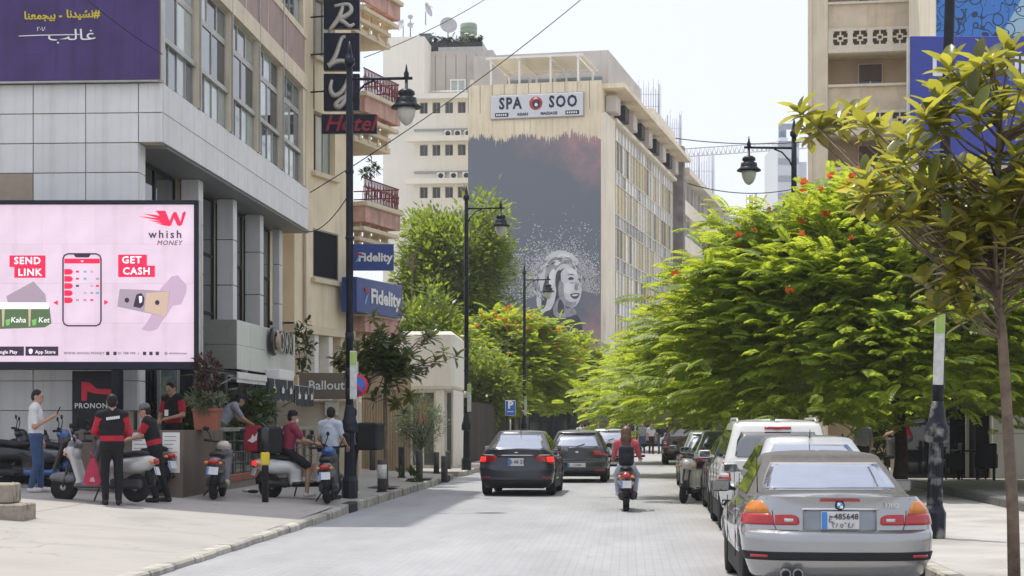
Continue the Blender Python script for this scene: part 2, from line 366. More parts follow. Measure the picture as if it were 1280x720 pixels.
# left kerb: one stone after another, a low lip in front rising to a full kerb
kr = thing('kerb', None, None, (0,0,0), -AST); tag(kr, kind='structure')
v = -8.0
def kerb_h(v): return interp([(20, .075), (27, .1), (31, .13), (33.2, .178), (200, .178)], v)
while v < 52.3:
    Lk = 1.0; off = .012*math.sin(v*3.1); dz = .004*math.sin(v*5); h0, h1 = kerb_h(v)+dz, kerb_h(v+Lk)+dz
    x0, x1 = UL-.15, UL+off+interp([(20,.05),(30,.03),(34,0),(60,0)], v)
    mb = MB(); e = .025
    A = [(x0, -.05), (x0, h0), (x1-e, h0), (x1, h0-e), (x1, -.05)]; B = [(x0, -.05), (x0, h1), (x1-e, h1), (x1, h1-e), (x1, -.05)]
    V = [(p[0], v+.0025, p[1]) for p in A]+[(p[0], v+Lk-.0025, p[1]) for p in B]
    mb.add(V, [(4,3,2,1,0),(5,6,7,8,9)]+[(i, i+1, i+6, i+5) for i in range(4)])
    blk = abs(v-33) < .3 or abs(v-51) < .3
    mb.build('kerb_stone', kerb_black if blk else kerb_m, kr); v += Lk
mb = MB(); mb.box(UL-30, UL-.0, 52.4, 52.6, -.05, .17); mb.build('kerb_stone', kerb_m, kr)
# second left pavement beyond the driveway, right pavement, terrace, far pavement
mb = MB(); mb.box(-40, UL-.2, 56.4, 101, -.05, .15); p2 = mb.build('pavement', plaza_m, rz=-AST, kind='structure')
v = 56.4
while v < 100: mb = MB(); mb.bbox(UL-.195, UL, v+.01, v+1.49, -.05, .16, .02); mb.build('kerb_stone', kerb_m, p2); v += 1.5
pave_m = mat('right_pavement', (.4,.385,.355), .8, var=.14, scale=.9, bump=.15, bscale=30, gum=2.6, stain=((.3,.285,.255), .6))
mb = MB(); mb.box(UR+.2, 6.9, -8, 101, -.05, .115); p3 = mb.build('pavement', pave_m, rz=-AST, kind='structure')
v = 12.0
while v < 80: mb = MB(); mb.bbox(UR, UR+.195, v+.008, v+.992, -.05, .125, .025); mb.build('kerb_stone', kerb_m, p3); v += 1.0
mb = MB(); mb.box(7.1, 30, 8, 47, -.05, .255); p4 = mb.build('terrace_floor', mat('terrace_stone', (.26,.25,.23), .7, var=.15, scale=1.5), rz=-AST, kind='structure')
v = 10.0
while v < 46: mb = MB(); mb.bbox(6.9, 7.095, v+.005, v+1.195, -.05, .265, .012); mb.build('edge_stone', granite, p4); v += 1.2
mb = MB(); mb.box(7.1, 60, 47.01, 101, -.05, .11); mb.build('pavement', pave_m, rz=-AST, kind='structure')
mb = MB(); mb.box(-40, 60, 101.2, 190, -.05, .16); p5 = mb.build('pavement', plaza_m, rz=-AST, kind='structure')
for i in range(24): mb = MB(); mb.bbox(-8+i*1.5, -6.51+i*1.5, 101.0, 101.19, -.05, .17, .02); mb.build('kerb_stone', kerb_m, p5)

# ================================================================ building helpers
def holed(mb, x0, x1, z0, z1, holes, y=0., d=.2, mi=0, mir=None):
    """a wall facing -y with real openings and their reveals"""
    mir = mi if mir is None else mir
    xs = sorted({x0, x1, *[h[0] for h in holes], *[h[1] for h in holes]}); zs = sorted({z0, z1, *[h[2] for h in holes], *[h[3] for h in holes]})
    xs = [q for q in xs if x0 <= q <= x1]; zs = [q for q in zs if z0 <= q <= z1]
    for i in range(len(xs)-1):
        for j in range(len(zs)-1):
            cx, cz = (xs[i]+xs[i+1])/2, (zs[j]+zs[j+1])/2
            if any(h[0] < cx < h[1] and h[2] < cz < h[3] for h in holes): continue
            mb.quad((xs[i], y, zs[j]), (xs[i+1], y, zs[j]), (xs[i+1], y, zs[j+1]), (xs[i], y, zs[j+1]), mi)
    for a, b_, c, e in holes:
        mb.quad((a,y,c),(b_,y,c),(b_,y+d,c),(a,y+d,c), mir); mb.quad((a,y+d,e),(b_,y+d,e),(b_,y,e),(a,y,e), mir)
        mb.quad((a,y,c),(a,y+d,c),(a,y+d,e),(a,y,e), mir); mb.quad((b_,y+d,c),(b_,y,c),(b_,y,e),(b_,y+d,e), mir)
    return mb
def shell(mb, x0, x1, y0, y1, z0, z1, mi=0, front=False):     # side, back and roof faces behind a holed front
    mb.quad((x0,y1,z0),(x0,y0,z0),(x0,y0,z1),(x0,y1,z1), mi); mb.quad((x1,y0,z0),(x1,y1,z0),(x1,y1,z1),(x1,y0,z1), mi)
    mb.quad((x1,y1,z0),(x0,y1,z0),(x0,y1,z1),(x1,y1,z1), mi); mb.quad((x0,y0,z1),(x1,y0,z1),(x1,y1,z1),(x0,y1,z1), mi)
    if front: mb.quad((x0,y0,z0),(x1,y0,z0),(x1,y0,z1),(x0,y0,z1), mi)
    return mb
def window(par, x0, x1, z0, z1, y, glass, frame=None, nx=2, nz=1, fw=.05, rz=0, loc=None, mull=True):
    """window part (frame) with its panes as sub-parts, facing -y"""
    frame = frame or alu; mb = MB()
    for a, b_, c, e in ((x0, x1, z0, z0+fw), (x0, x1, z1-fw, z1), (x0, x0+fw, z0+fw, z1-fw), (x1-fw, x1, z0+fw, z1-fw)): mb.box(a, b_, y-.03, y+.03, c, e)
    for i in range(1, nx): q = lerp(x0, x1, i/nx); mb.box(q-fw/2, q+fw/2, y-.028, y+.028, z0+fw, z1-fw)
    for j in range(1, nz): q = lerp(z0, z1, j/nz); mb.box(x0+fw, x1-fw, y-.026, y+.026, q-fw/2, q+fw/2)
    f = mb.build('window', frame, par, loc, rz)
    for i in range(nx):
        for j in range(nz):
            a, b_ = lerp(x0, x1, i/nx)+fw*.4, lerp(x0, x1, (i+1)/nx)-fw*.4; c, e = lerp(z0, z1, j/nz)+fw*.4, lerp(z0, z1, (j+1)/nz)-fw*.4
            MB().box(a, b_, y-.005, y+.01, c, e).build('pane', random.choice(glass) if isinstance(glass, list) else glass, f)
    return f
# ================================================================ grey corner building (panelled), left
panel_m = mat('grey_cladding', (.68,.68,.67), .42, .05, var=.07, scale=1.5, streak=.24, orand=.045)
panel_b = mat('beige_render_panel', (.36,.3,.23), .8, var=.1)
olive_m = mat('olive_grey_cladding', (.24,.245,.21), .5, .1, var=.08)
pale_m = mat('pale_green_cladding', (.6,.62,.57), .42, .1, var=.05, streak=.15, orand=.05)
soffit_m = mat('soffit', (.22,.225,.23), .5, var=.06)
cream_c = mat('cream_concrete', (.7,.61,.46), .8, var=.1, scale=2, streak=.3)
pink_m = mat('pinkish_brown_panel', (.36,.26,.23), .7, var=.12, scale=2, streak=.2)
GB = thing('office_building', 'grey panelled office building with glazed upper storeys at left corner', 'building', st(-9.03, 34.5), -AST)
mb = MB()       # core masses behind the cladding
mb.box(-16, -.02, .06, 16.4, 7.15, 8.25); mb.box(-16, -.6, .06, .5, 0, 7.14)
mb.box(-16, -.06, .25, 15.4, 15.42, 24.2); mb.box(-16, -1.0, 15.0, 15.4, 0, 7.1)
mb.quad((-1.02,.5,0),(-1.02,15,0),(-1.02,15,7.14),(-1.02,.5,7.14))
mb.quad((-16,.25,8.25),(-.3,.25,8.25),(-.3,.25,15.42),(-16,.25,15.42)); mb.quad((-.3,15.3,8.25),(-16,15.3,8.25),(-16,15.3,15.42),(-.3,15.3,15.42))
mb.build('wall', cream_c, GB)
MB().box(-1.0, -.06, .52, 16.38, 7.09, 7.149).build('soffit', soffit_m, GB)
xe = [0, -.48, -1.525, -2.57, -3.615, -4.66, -5.7]
ze = [8.29-.58*i for i in range(14)]
shared = {}
def panel(par, w_, h_, m, loc, rz=0, t=.045):
    k = (round(w_, 3), round(h_, 3), m.name)
    if k not in shared: shared[k] = MB().bbox(.008, w_-.008, 0, t, .008, h_-.008, .006).mesh('cladding_panel', m)
    return link('cladding_panel', shared[k], par, loc, rz)
for i in range(6):
    for j in range(13):
        if j >= 2 and i == 0: continue
        z0 = ze[j+1]; m_ = panel_b if i >= 3 and j in (3, 4, 5) else panel_m
        if j > 10 and i < 2: continue
        panel(GB, xe[i]-xe[i+1], ze[j]-z0, m_, (xe[i+1], 0, z0))
for j in range(2):
    for i in range(15): panel(GB, 1.06, .58, panel_m, (.0, .06+i*1.06, ze[j+1]), R(90))
mb = MB()       # return of the front wall under the overhang
for j in range(2, 13): mb.box(-.52, -.478, .06, .5, ze[j+1]+.008, ze[j]-.008)
mb.build('cladding_return', panel_m, GB)
for v0 in (4.9, 8.4, 11.6, 15.2):       # panelled columns under the overhang
    wd = .4 if v0 < 15 else .2; mb = MB()
    for z0, z1 in ((0, 1.4), (1.4, 2.6), (2.6, 3.8), (3.8, 5.0), (5.0, 6.1), (6.1, 7.09)): mb.bbox(-.87, -.87+wd, v0, v0+.42, z0+.012, z1-.012, .008)
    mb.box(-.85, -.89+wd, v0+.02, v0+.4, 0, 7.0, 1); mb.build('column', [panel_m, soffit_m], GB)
for a, b_ in ((.55, 1.7), (1.7, 2.9), (2.9, 4.6), (5.4, 6.8), (6.8, 8.3), (8.9, 10.2), (10.2, 11.5), (12.1, 13.6), (13.6, 15.1)):   # curtain wall behind the columns
    window(GB, a, b_, 2.9, 7.05, 0, [glass_d, glass_d, glass_m], black, 1, 3, .07, R(90), (-.95, 0, 0))
    window(GB, a, b_, .3, 2.85, 0, glass_d, black, 2, 1, .07, R(90), (-.95, 0, 0))
# upper storeys: five bays, two storeys in view
gl = [glass_l, glass_m, glass_m, glass_l, glass_d]
for z0, zr, zt, zh in ((8.29, 9.2, 10.3, 11.0), (12.62, 13.5, 14.6, 15.3)):
    for k in range(5):
        a, b_ = .12+k*3.05, .12+k*3.05+2.72
        window(GB, a, b_, z0+.02, zr, 0, [glass_l, glass_l, glass_m], alu, 4, 1, .045, R(90), (-.12, 0, 0))
        window(GB, a, b_, zr+.0, zt, 0, gl, alu, 2, 1, .075, R(90), (-.12, 0, 0))
        window(GB, a, b_, zt+.0, zh, 0, gl, alu, 3, 1, .06, R(90), (-.12, 0, 0))
        MB().box(-.03, .03, a-.0, b_, zr-.05, zr+.05).build('sill_rail', alu, GB, (-.06, 0, 0))
    for k in range(6):
        a = .12+k*3.05-.31
        MB().box(-.28, .02, max(a+.002, .01), a+.305, z0+.01, zh).build('pilaster', cream_c, GB)
    MB().box(-.3, .06, .0, 15.5, zh+.002, zh+.42).build('beam', cream_c, GB)
for k in range(6): a = .12+k*2.56-.25; MB().box(-.25, .025, max(a,.01), a+2.52, 11.43, 12.42).build('spandrel_panel', pink_m, GB)
MB().box(-.3, .05, .0, 15.5, 12.424, 12.61).build('beam', cream_c, GB)
for k in range(7): a = .12+k*2.56-.285; MB().box(-.2, .045, a, a+.03, 11.44, 12.41).build('spandrel_rib', cream_c, GB)
for k in range(5): MB().box(-.06,.0,.12+k*3.05-.28,.12+k*3.05-.24,8.3,15.2).build('drain_pipe', alu, GB, (.07,0,0))

# banner on the front
purple = mat('purple_vinyl', (.055,.028,.14), .5, var=.3, scale=1.2, streak=.4, bump=.5, bscale=2.5)
yel_l = mat('yellow_print', (.62,.5,.05), .6, var=0)
bn = thing('banner', 'purple vinyl banner with yellow and white Arabic writing above the grey panels', 'banner', st(-9.03, 34.36), -AST)
MB().box(-6.5, -.04, 0, .06, 8.33, 13.5).build('sheet', purple, bn)
MB().tube([(-6.5,.0,8.3),(-.04,0,8.3)], .025).build('edge_bar', alu, bn)
def arabic(s):      # joined forms in visual (left to right) order
    F = {'\u0646':('\ufee7','\ufee8','\ufee6','\ufee5'),'\u0634':('\ufeb7','\ufeb8','\ufeb6','\ufeb5'),'\u064a':('\ufef3','\ufef4','\ufef2','\ufef1'),'\u062f':(None,None,'\ufeaa','\ufea9'),
         '\u0627':(None,None,'\ufe8e','\ufe8d'),'\u0628':('\ufe91','\ufe92','\ufe90','\ufe8f'),'\u062c':('\ufe9f','\ufea0','\ufe9e','\ufe9d'),'\u0645':('\ufee3','\ufee4','\ufee2','\ufee1'),
         '\u0639':('\ufecb','\ufecc','\ufeca','\ufec9'),'\u063a':('\ufecf','\ufed0','\ufece','\ufecd'),'\u0644':('\ufedf','\ufee0','\ufede','\ufedd')}
    out = []
    for i, c in enumerate(s):
        if c not in F: out.append(c); continue
        pj = i > 0 and s[i-1] in F and F[s[i-1]][0] is not None; nj = i+1 < len(s) and s[i+1] in F and F[c][0] is not None
        out.append(F[c][1] if pj and nj else F[c][0] if nj else F[c][2] if pj else F[c][3])
    return ''.join(reversed(out))
text(arabic('\u0646\u0634\u064a\u062f\u0646\u0627')+'#', .21, yel_l, bn, (-1.53, -.012, 9.61), align='CENTER', bold=.006)
text(arabic('\u0628\u064a\u062c\u0645\u0639\u0646\u0627')+' -', .21, yel_l, bn, (-2.32, -.012, 9.59), bold=.006)
text(arabic('\u063a\u0627\u0644\u0628'), .3, white_l, bn, (-1.75, -.012, 9.2), sx=1.5)
text('\u0662\u0660\u0661\u0668', .12, white_l, bn, (-2.35, -.012, 9.33))
MB().tube([(-2.8,-.012,9.2),(-2.45,-.012,9.21),(-1.6,-.012,9.215)], .011, 6).build('stroke', white_l, bn)

# LED screen on the plaza
led_f = mat('screen_frame', (.018,.022,.035), .35)
def em(name, c, e=.62): return mat(name, c, .35, var=0, emit=e)
scr = mat('screen_pink', (.64,.5,.585), .4, var=.06, scale=2.5, emit=.42, streak=.12, orand=.035)
e_red = em('screen_red', (.72,.012,.06)); e_dk = em('screen_dark', (.05,.03,.06), .4); e_wh = em('screen_white', (.8,.76,.78)); e_mv = em('screen_mauve', (.48,.34,.44), .4)
e_gr = em('screen_green', (.07,.12,.05), .5); e_mon = em('screen_note', (.32,.25,.3), .45); e_mon2 = em('screen_note_tan', (.5,.36,.27), .45); e_lg = em('screen_leaf', (.16,.4,.1), .5); e_blu = em('screen_blue', (.12,.3,.5), .5)
YL = 33.4; SCX = YL/2250
L0 = px(248, 462, YL); bb = thing('advertising_screen', 'large pink advertising screen with red W logo, phone and banknotes', 'billboard', (L0.x, YL, 0))
def bl(x, y): return ((x-248)*SCX, 1.65+(530-y)*SCX)
(ax, zt), (_, zb) = bl(248, 250), bl(248, 462)
mb = MB(); t = .075
mb.bbox(-6.2, 0, 0, .3, zb, zb+.145, .01); mb.bbox(-6.2, 0, 0, .3, zt-t, zt, .01); mb.bbox(-t*1.15, 0, .002, .298, zb+.1455, zt-t-.0005, .01); mb.box(-6.2, -.05, .1, .29, zb+.1, zt-.05); mb.build('frame', led_f, bb)
MB().box(.004, .03, .02, .28, zb, zt).build('edge_trim', alu, bb)
MB().box(-6.2, -t*1.2, .07, .09, zb+.13, zt-t-.004).build('screen_back', led_f, bb)
sw, sh_ = .93, (zt-t-.004-zb-.13)/4; sme = MB().box(.0015, sw-.0015, .05, .068, .0015, sh_-.0015).mesh('screen_module', scr)
for i in range(6):
    for j in range(4): link('screen_module', sme, bb, (-t*1.2-(i+1)*sw, 0, zb+.13+j*sh_))
for xx in (-5.2, -1.6): MB().tube([(xx, .45, .2), (xx, .45, zt-.2)], .11, 10).build('post', led_f, bb)
MB().tube([(-5.2,.45,zt-.4),(-1.6,.45,zt-.4)],.07).build('cross_beam', led_f, bb)
ys = .046
def lab(s, x, y, h, m, sh=0, sp=1, bold=0, sx=1): X, Z = bl(x, y); return text(s, h*SCX*1.37, m, bb, (X, ys-.006, Z), ext=.002, shear=sh, space=sp, bold=bold, sx=sx)
def rect(name, x0, x1, y0, y1, m, dy=0): (a, z1), (b_, z0) = bl(x0, y0), bl(x1, y1); return MB().box(a, b_, ys-dy, ys+.02, z0, z1).build(name, m, bb)
def poly(name, pts, m, dy=0, par=None): return MB().prism([bl(*p) for p in pts][::-1], ys-dy, ys+.02, M=None).build(name, m, par or bb)
poly('logo', [(199,263),(206,263),(211.5,276),(215,267),(217,264.3),(220,265),(225,277),(227.5,266),(230,263.5),(232,265.5),(227,280.5),(223.5,282.5),(221,281),(216.5,272),(213.5,281),(211,282.5),(205,281.5),(194,278.7),(203,279),(184,275),(201,276),(171,269.8),(197,272.3),(178,266.5),(199,269),(194,263)], e_red)
lab('whish', 206, 293, 10, e_dk, sp=1.35, bold=.003); lab('MONEY', 211, 303.5, 6, e_dk, .25, 1.15)
rect('caption_box', 11, 56, 319, 333.5, e_red); rect('caption_box', 17, 56, 333.5, 347, e_red, .001); lab('SEND', 33.5, 326, 9, e_wh, sp=1.15, bold=.004); lab('LINK', 36.5, 340.5, 9, e_wh, sp=1.15, bold=.004)
rect('caption_box', 147, 183, 318, 332, e_red); rect('caption_box', 147, 193, 331.7, 346, e_red, .001); lab('GET', 164, 325, 9, e_wh, sp=1.15, bold=.004); lab('CASH', 170, 339, 9, e_wh, sp=1.15, bold=.004)
mb = MB(); (a, z1), (b_, z0) = bl(78, 317), bl(125.5, 407)      # phone outline
rr = [(a+.09,z0),(b_-.09,z0),(b_-.025,z0+.03),(b_,z0+.09),(b_,z1-.09),(b_-.025,z1-.03),(b_-.09,z1),(a+.09,z1),(a+.025,z1-.03),(a,z1-.09),(a,z0+.09),(a+.025,z0+.03),(a+.09,z0)]
mb.tube([(p[0], ys, p[1]) for p in rr], .014, 6); mb.build('phone_outline', e_dk, bb)
poly('phone_notch', [(91,317.5),(113,317.5),(110,321.5),(94,321.5)], e_dk); rect('phone_bar', 79.6, 124, 323, 329, e_red)
lab('w', 102, 326, 3.5, e_wh)
for k in range(5):
    y0 = 336+k*8.9; poly('phone_button', [(79.6,y0),(87,y0),(89.5,y0+1.5),(90.3,y0+3.5),(89.5,y0+5.5),(87,y0+7),(79.6,y0+7)], e_red)
    for q, xx in enumerate((96, 105.5, 114, 121)):
        if (k+q) % 4 != 3: rect('phone_icon', xx-1.8, xx+1.8, y0+2, y0+4.5, random.choice([e_mv, e_mon, e_blu, e_red, e_dk]))
for xs in (((66,378),(71.5,375),(71.5,381.5)), ((135,377.5),(129.5,374.5),(129.5,381))): poly('arrow', list(xs), e_red)
poly('banknote', [(7,370),(41,351.5),(56,368),(57,378),(9,378)], e_mon); rect('purse_rim', -30, 60, 378, 386, e_wh, .002)
poly('purse', [(-30,385),(61,384),(63.5,404),(55,409),(-30,412)], e_gr)
for xx in (3, 36): poly('purse_ribbon', [(xx-1.5,386),(xx+2,386),(xx+1,408),(xx-1,408)], e_mon2, .001); poly('purse_ribbon', [(xx+3,400),(xx+9,398),(xx+8,406),(xx+4,407)], e_lg, .002)
for xx, s_ in ((22, 'Kaha'), (54, 'Ket')): lab(s_, xx, 400, 7, e_wh, .15)
poly('map', [(209,351),(214,345),(222,344),(226,349),(233,356),(232,366),(226,380),(215,382),(209,392),(203,400),(196,411),(187,414),(176,412),(183,403),(190,391),(200,375),(199,362)], e_mv)
poly('banknote', [(149,361),(146,383),(207,396),(212,364),(180,362)], e_mon, .002); poly('banknote', [(182,366),(180,389),(207,396),(211,364)], e_mon2, .004)
poly('banknote_portrait', [(170,368),(176,366),(180,372),(179,381),(175,385),(166,383),(168,375)], e_dk, .006); poly('banknote_face', [(173,370),(177,370),(177,377),(174,379)], e_wh, .008)
for xx, yy, mm in ((158,375,e_dk),(196,378,e_dk)): poly('banknote_seal', [(xx+3*math.cos(q*PI/4), yy+3.3*math.sin(q*PI/4)) for q in range(8)], mm, .006)
poly('store_badge', [(-10,433),(29,433),(29,444.5),(-10,444.5)], e_dk); poly('store_badge', [(31,433),(72,433),(72,444.5),(31,444.5)], e_dk)
lab('Google Play', 6, 440, 4.5, e_wh); lab('App Store', 56, 440, 4.5, e_wh); poly('store_mark', [(35,437),(37.5,435.5),(40,437),(39.5,441),(37.5,442.5),(35.5,441)], e_wh, .002)
lab('WWW.WHISH.MONEY  |', 107, 441.5, 3.2, e_dk, sp=1.2); lab('01 788 990  |', 160, 441.5, 3.2, e_dk, sp=1.1); lab('@ whishmoney', 219, 441.5, 3, e_dk, sp=1.1)
for xx in (134, 143, 180, 188, 196): rect('contact_icon', xx-2, xx+2, 439.5, 443.8, e_dk)

# dark shop board with red emblem, entrance wall
shopb = thing('shop_board', 'dark board with red emblem and pale lettering beside the entrance under the screen', 'sign', (px(120, 540, 34.2).x, 34.2, 0))
a = 30*34.2/2250
MB().bbox(-a, a, 0, .08, 1.45, 2.66, .01).build('board', mat('anthracite', (.022,.023,.028), .4), shopb)
def sb(x, y): return ((x-120)*34.2/2250, 1.65+(530-y)*34.2/2250)
MB().prism([sb(*p) for p in ((102,501),(108.5,501),(109,489),(119,492),(139,493.5),(139,486.5),(121,486),(112,478),(102,477))], -.012, .0).build('emblem', red_l, shopb)
X, Z = sb(120, 507.5); text('PRONONCE', 7*34.2/2250*1.3, white_l, shopb, (X, -.012, Z), space=1.1, bold=.002)
# low stone steps block at the picture's left edge
stp = thing('stone_step', 'worn two tier stone step block at the left edge of the plaza', 'steps', (-6.96, 24.9, plaza_z(-7, 25)))
stone_w = mat('worn_stone', (.33,.29,.23), .85, var=.3, scale=6, bump=.5, bscale=18, stain=((.12,.1,.08), 5))
MB().bbox(-1.4, .18, 0, .75, -.05, .22, .02).build('lower_block', stone_w, stp); MB().bbox(-1.4, -.02, .1, .7, .222, .5, .02).build('upper_block', stone_w, stp)

# ---------------------------------------------------------------- cafe terrace
ct = thing('terrace', 'raised cafe terrace with brick red coping under the railing', 'terrace', st(-7.9, 34.5), -AST)
brown_tile = mat('brown_planter_cladding', (.14,.108,.085), .6, var=.12, scale=3, streak=.2)
MB().box(-1.3, 0, .45, 11, 0, .5).build('base', mat('terrace_base', (.21,.18,.15), .8, var=.15, scale=4), ct)
coping = mat('brick_coping', (.3,.1,.06), .75, orand=.2, var=.2, scale=7)
for i in range(7): MB().bbox(-.3, .03, .46+i*1.5, 1.95+i*1.5, .502, .64, .012).build('coping_stone', coping, ct)
MB().box(-1.3, -.31, .46, 10.95, .502, .7).build('floor', concrete, ct)
rl = thing('railing', 'dark metal railing with four bars along the cafe terrace', 'railing', st(-7.98, 35.0), -AST)
rail_m = mat('railing_grey', (.1,.105,.11), .45, .3)
for z in (.86, 1.08, 1.3): MB().tube([(0,0,z),(0,10.3,z)], .016, 6).build('bar', rail_m, rl)
MB().bbox(-.05, .05, 0, 10.3, 1.5, 1.58, .01).build('handrail', mat('handrail', (.3,.29,.27), .4, .2), rl)
for i in range(11): MB().box(-.022, .022, i*1.0, i*1.0+.045, .64, 1.5).build('post', rail_m, rl)
for i in range(20): MB().tube([(0,.25+i*.5,.66),(0,.25+i*.5,1.5)], .008, 5).build('baluster', rail_m, rl)
# planter wall with price sheets
pl = thing('planter_wall', 'brown clad planter wall with two white price sheets on its front', 'planter', st(-7.9, 31.6), -AST)
for k in range(3): MB().bbox(-1.9+k*.635, -1.27+k*.635-.004, 0, .05, .2, 1.54, .008).build('cladding_panel', brown_tile, pl)
for k in range(4): MB().bbox(-.05, 0, .055+k*.77, .82+k*.77, .2, 1.54, .008).build('cladding_panel', brown_tile, pl)
MB().box(-1.89, -.06, .06, 3.1, .15, 1.52).build('core', brown_tile, pl)
for x0, x1 in ((-.92, -.62), (-.37, -.06)):
    s_ = MB().box(x0, x1, -.012, -.004, .78, 1.5).build('price_sheet', white_p, pl)
    mb = MB()
    for q in range(9): mb.box(x0+.03, x1-.03-random.uniform(0,.1), -.016, -.011, 1.42-q*.07, 1.435-q*.07)
    mb.build('print_lines', mat('grey_print', (.3,.3,.32), .7, var=0), s_)
# awnings, fascia box and cafe lettering
band = thing('cafe_fascia', 'pale panelled cafe fascia band with olive return below the overhang', 'fascia', st(-9.0, 41.0), -AST)
for i in range(5):
    for z0, z1 in ((2.92, 3.48), (3.485, 4.06)): MB().bbox(-.045, 0, .05+i*1.45, 1.49+i*1.45, z0, z1, .008).build('cladding_panel', pale_m, band)
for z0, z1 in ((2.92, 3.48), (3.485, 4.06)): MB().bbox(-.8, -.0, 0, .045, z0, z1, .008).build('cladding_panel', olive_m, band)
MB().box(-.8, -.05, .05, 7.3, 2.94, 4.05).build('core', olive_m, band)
cs = thing('cafe_sign', 'round metal letters spelling the cafe name on pale fascia', 'sign', st(-8.95, 44.75), -AST)
met = mat('brushed_letters', (.3,.3,.29), .3, .8); 
o1 = MB().lathe([(.3,0),(.36,.02),(.36,.1),(.3,.12),(.22,.12),(.22,.02)], 20, (0,.0,3.72), 'X').build('ring', blackgl, cs)
MB().lathe([(.24,.05),(.24,.14)], 18, (0,.35,3.72), 'X').build('disc', mat('bronze_disc', (.36,.27,.2), .4, .4), cs)
t_ = text('OXXI', .8, met, cs, (.1, 1.45, 3.72), R(90), ext=.03)
lb = MB().bbox(-.05, .32, -.5, 1.4, 2.78, 3.02, .015).build('light_box', white_p, cs)
aw_w = mat('awning_white', (.74,.73,.7), .6, var=.08); aw_d = mat('awning_valance', (.055,.057,.062), .8, var=.15)
def awning(lbl, v0, v1, zt, dark, depth=.8):
    a = thing('awning', lbl, 'awning', st(-8.92, v0), -AST, 'awnings over the cafe front'); w_ = v1-v0
    MB().add([(0,0,zt),(0,w_,zt),(depth,w_,zt-.1),(depth,0,zt-.1),(0,0,zt-.04),(0,w_,zt-.04),(depth,w_,zt-.14),(depth,0,zt-.14)], [(0,1,2,3)]).add([(0,0,zt-.04),(0,w_,zt-.04),(depth,w_,zt-.14),(depth,0,zt-.14),(0,0,zt),(0,w_,zt),(depth,w_,zt-.1),(depth,0,zt-.1)], [(0,3,2,1),(0,1,5,4),(1,2,6,5),(3,0,4,7)], 1).add([(depth,0,zt-.32),(depth,w_,zt-.32),(depth,w_,zt-.1),(depth,0,zt-.1)], [(0,1,2,3)]).build('canopy', [aw_w, aw_d], a)
    n = 14; P = []
    for i in range(n+1):
        y = w_*i/n
        for z in (zt-.11, zt-.11-.46-.05*abs(math.sin(i*PI/3))): P.append((depth+.01+.012*math.sin(i*1.7), y, z))
    if dark:
        MB().grid(P, n+1, 2, 0, True).build('valance', aw_d, a)
        MB().add([(0,.0,zt-.05),(depth,0,zt-.15),(depth,0,zt-.55)], [(0,1,2)]).build('side_valance', aw_d, a)
        for i in range(3): MB().prism([(-.16,-.1),(.14,-.08),(.16,.03),(.04,.02),(.02,.1),(-.05,.04),(-.15,.05)], -.004, .0).build('white_mark', white_p, a, (depth+.03, w_*(i+.5)/3, zt-.34), R(90))
    else: MB().box(depth, depth+.03, 0, w_, zt-.24, zt-.11).build('front_bar', aw_w, a)
    for y in (.1, w_-.1): MB().tube([(0,y,zt-.6),(depth,y,zt-.16)], .015, 6).build('arm', alu, a)
awning('short white awning over the cafe windows behind the terracotta pot', 37.0, 40.0, 2.84, False)
awning('dark awning with white lettering left of its twin on the cafe front', 40.4, 43.4, 2.8, True)
awning('dark awning with white lettering nearest the brown sign with white name', 43.6, 46.2, 2.7, True)
cg = thing('glazed_cafe', 'dark glazed cafe front with slim posts behind the terrace', 'shopfront', st(-9.3, 35.2), -AST)
for i in range(8): window(cg, i*1.5, i*1.5+1.46, .7, 2.9, 0, [glass_d, glass_d, glass_m], mat('post_grey', (.2,.2,.19), .5), 1, 1, .09, R(90))
for i, y in enumerate((2.6, 6.4)): MB().bbox(.25, .4, y, y+.14, .7, 2.9, .01).build('post', MC['post_grey'], cg)

# ================================================================ hotel with balconies
hot_m = mat('hotel_plaster', (.8,.68,.48), .85, var=.12, scale=.9, bump=.1, streak=.22)
hot_s = mat('hotel_stone', (.68,.58,.42), .85, var=.1, scale=2)
red_band = mat('faded_red_paint', (.56,.34,.28), .85, var=.3, scale=2, streak=.5)
AH = math.atan(.32); H0 = px(368, 530, 52); HB = thing('hotel_building', 'cream hotel with red banded slatted balconies beside the grey office building', 'hotel', (H0.x, 52, 0), PI/2-AH)
# local x runs away along the facade, local -y faces the street
holes = []; HH = 18.5
for k in range(4): holes.append((1.3, 3.2, 6.0, 7.45) if k == 0 else (1.35, 2.95, 5.7+3.45*k, 7.5+3.45*k))
mb = MB(); holed(mb, 0, 4.2, 4.55, HH, holes, 0, .25); mb.box(-4, -.002, .35, 6, 4.6, HH); mb.box(0, 7.2, 1.2, 6, 4.6, HH-.01); mb.box(0, 4.2, .26, 1.19, HH-.2, HH); mb.box(4.1, 4.198, .01, 1.19, 4.6, HH-.21); mb.box(-.002, 0, 0, .36, 4.6, HH)
mb.box(-4, 7.2, .6, 6, 0, 4.5); mb.build('wall', hot_m, HB)
MB().box(-.1, 4.3, -.12, .5, 4.3, 4.545).build('string_course', hot_s, HB)
for x0 in (.15, 1.35, 2.4, 3.3): MB().bbox(x0, x0+.28, -.05, .3, 2.2, 4.3, .02).build('pier', white_p if x0 > 1 and x0 < 3 else hot_s, HB)
for x0 in (.15, 2.0, 3.9): MB().bbox(x0-.1, x0+1.8, -.1, .59, 0, 2.19, .03).build('stone_base', hot_s, HB)
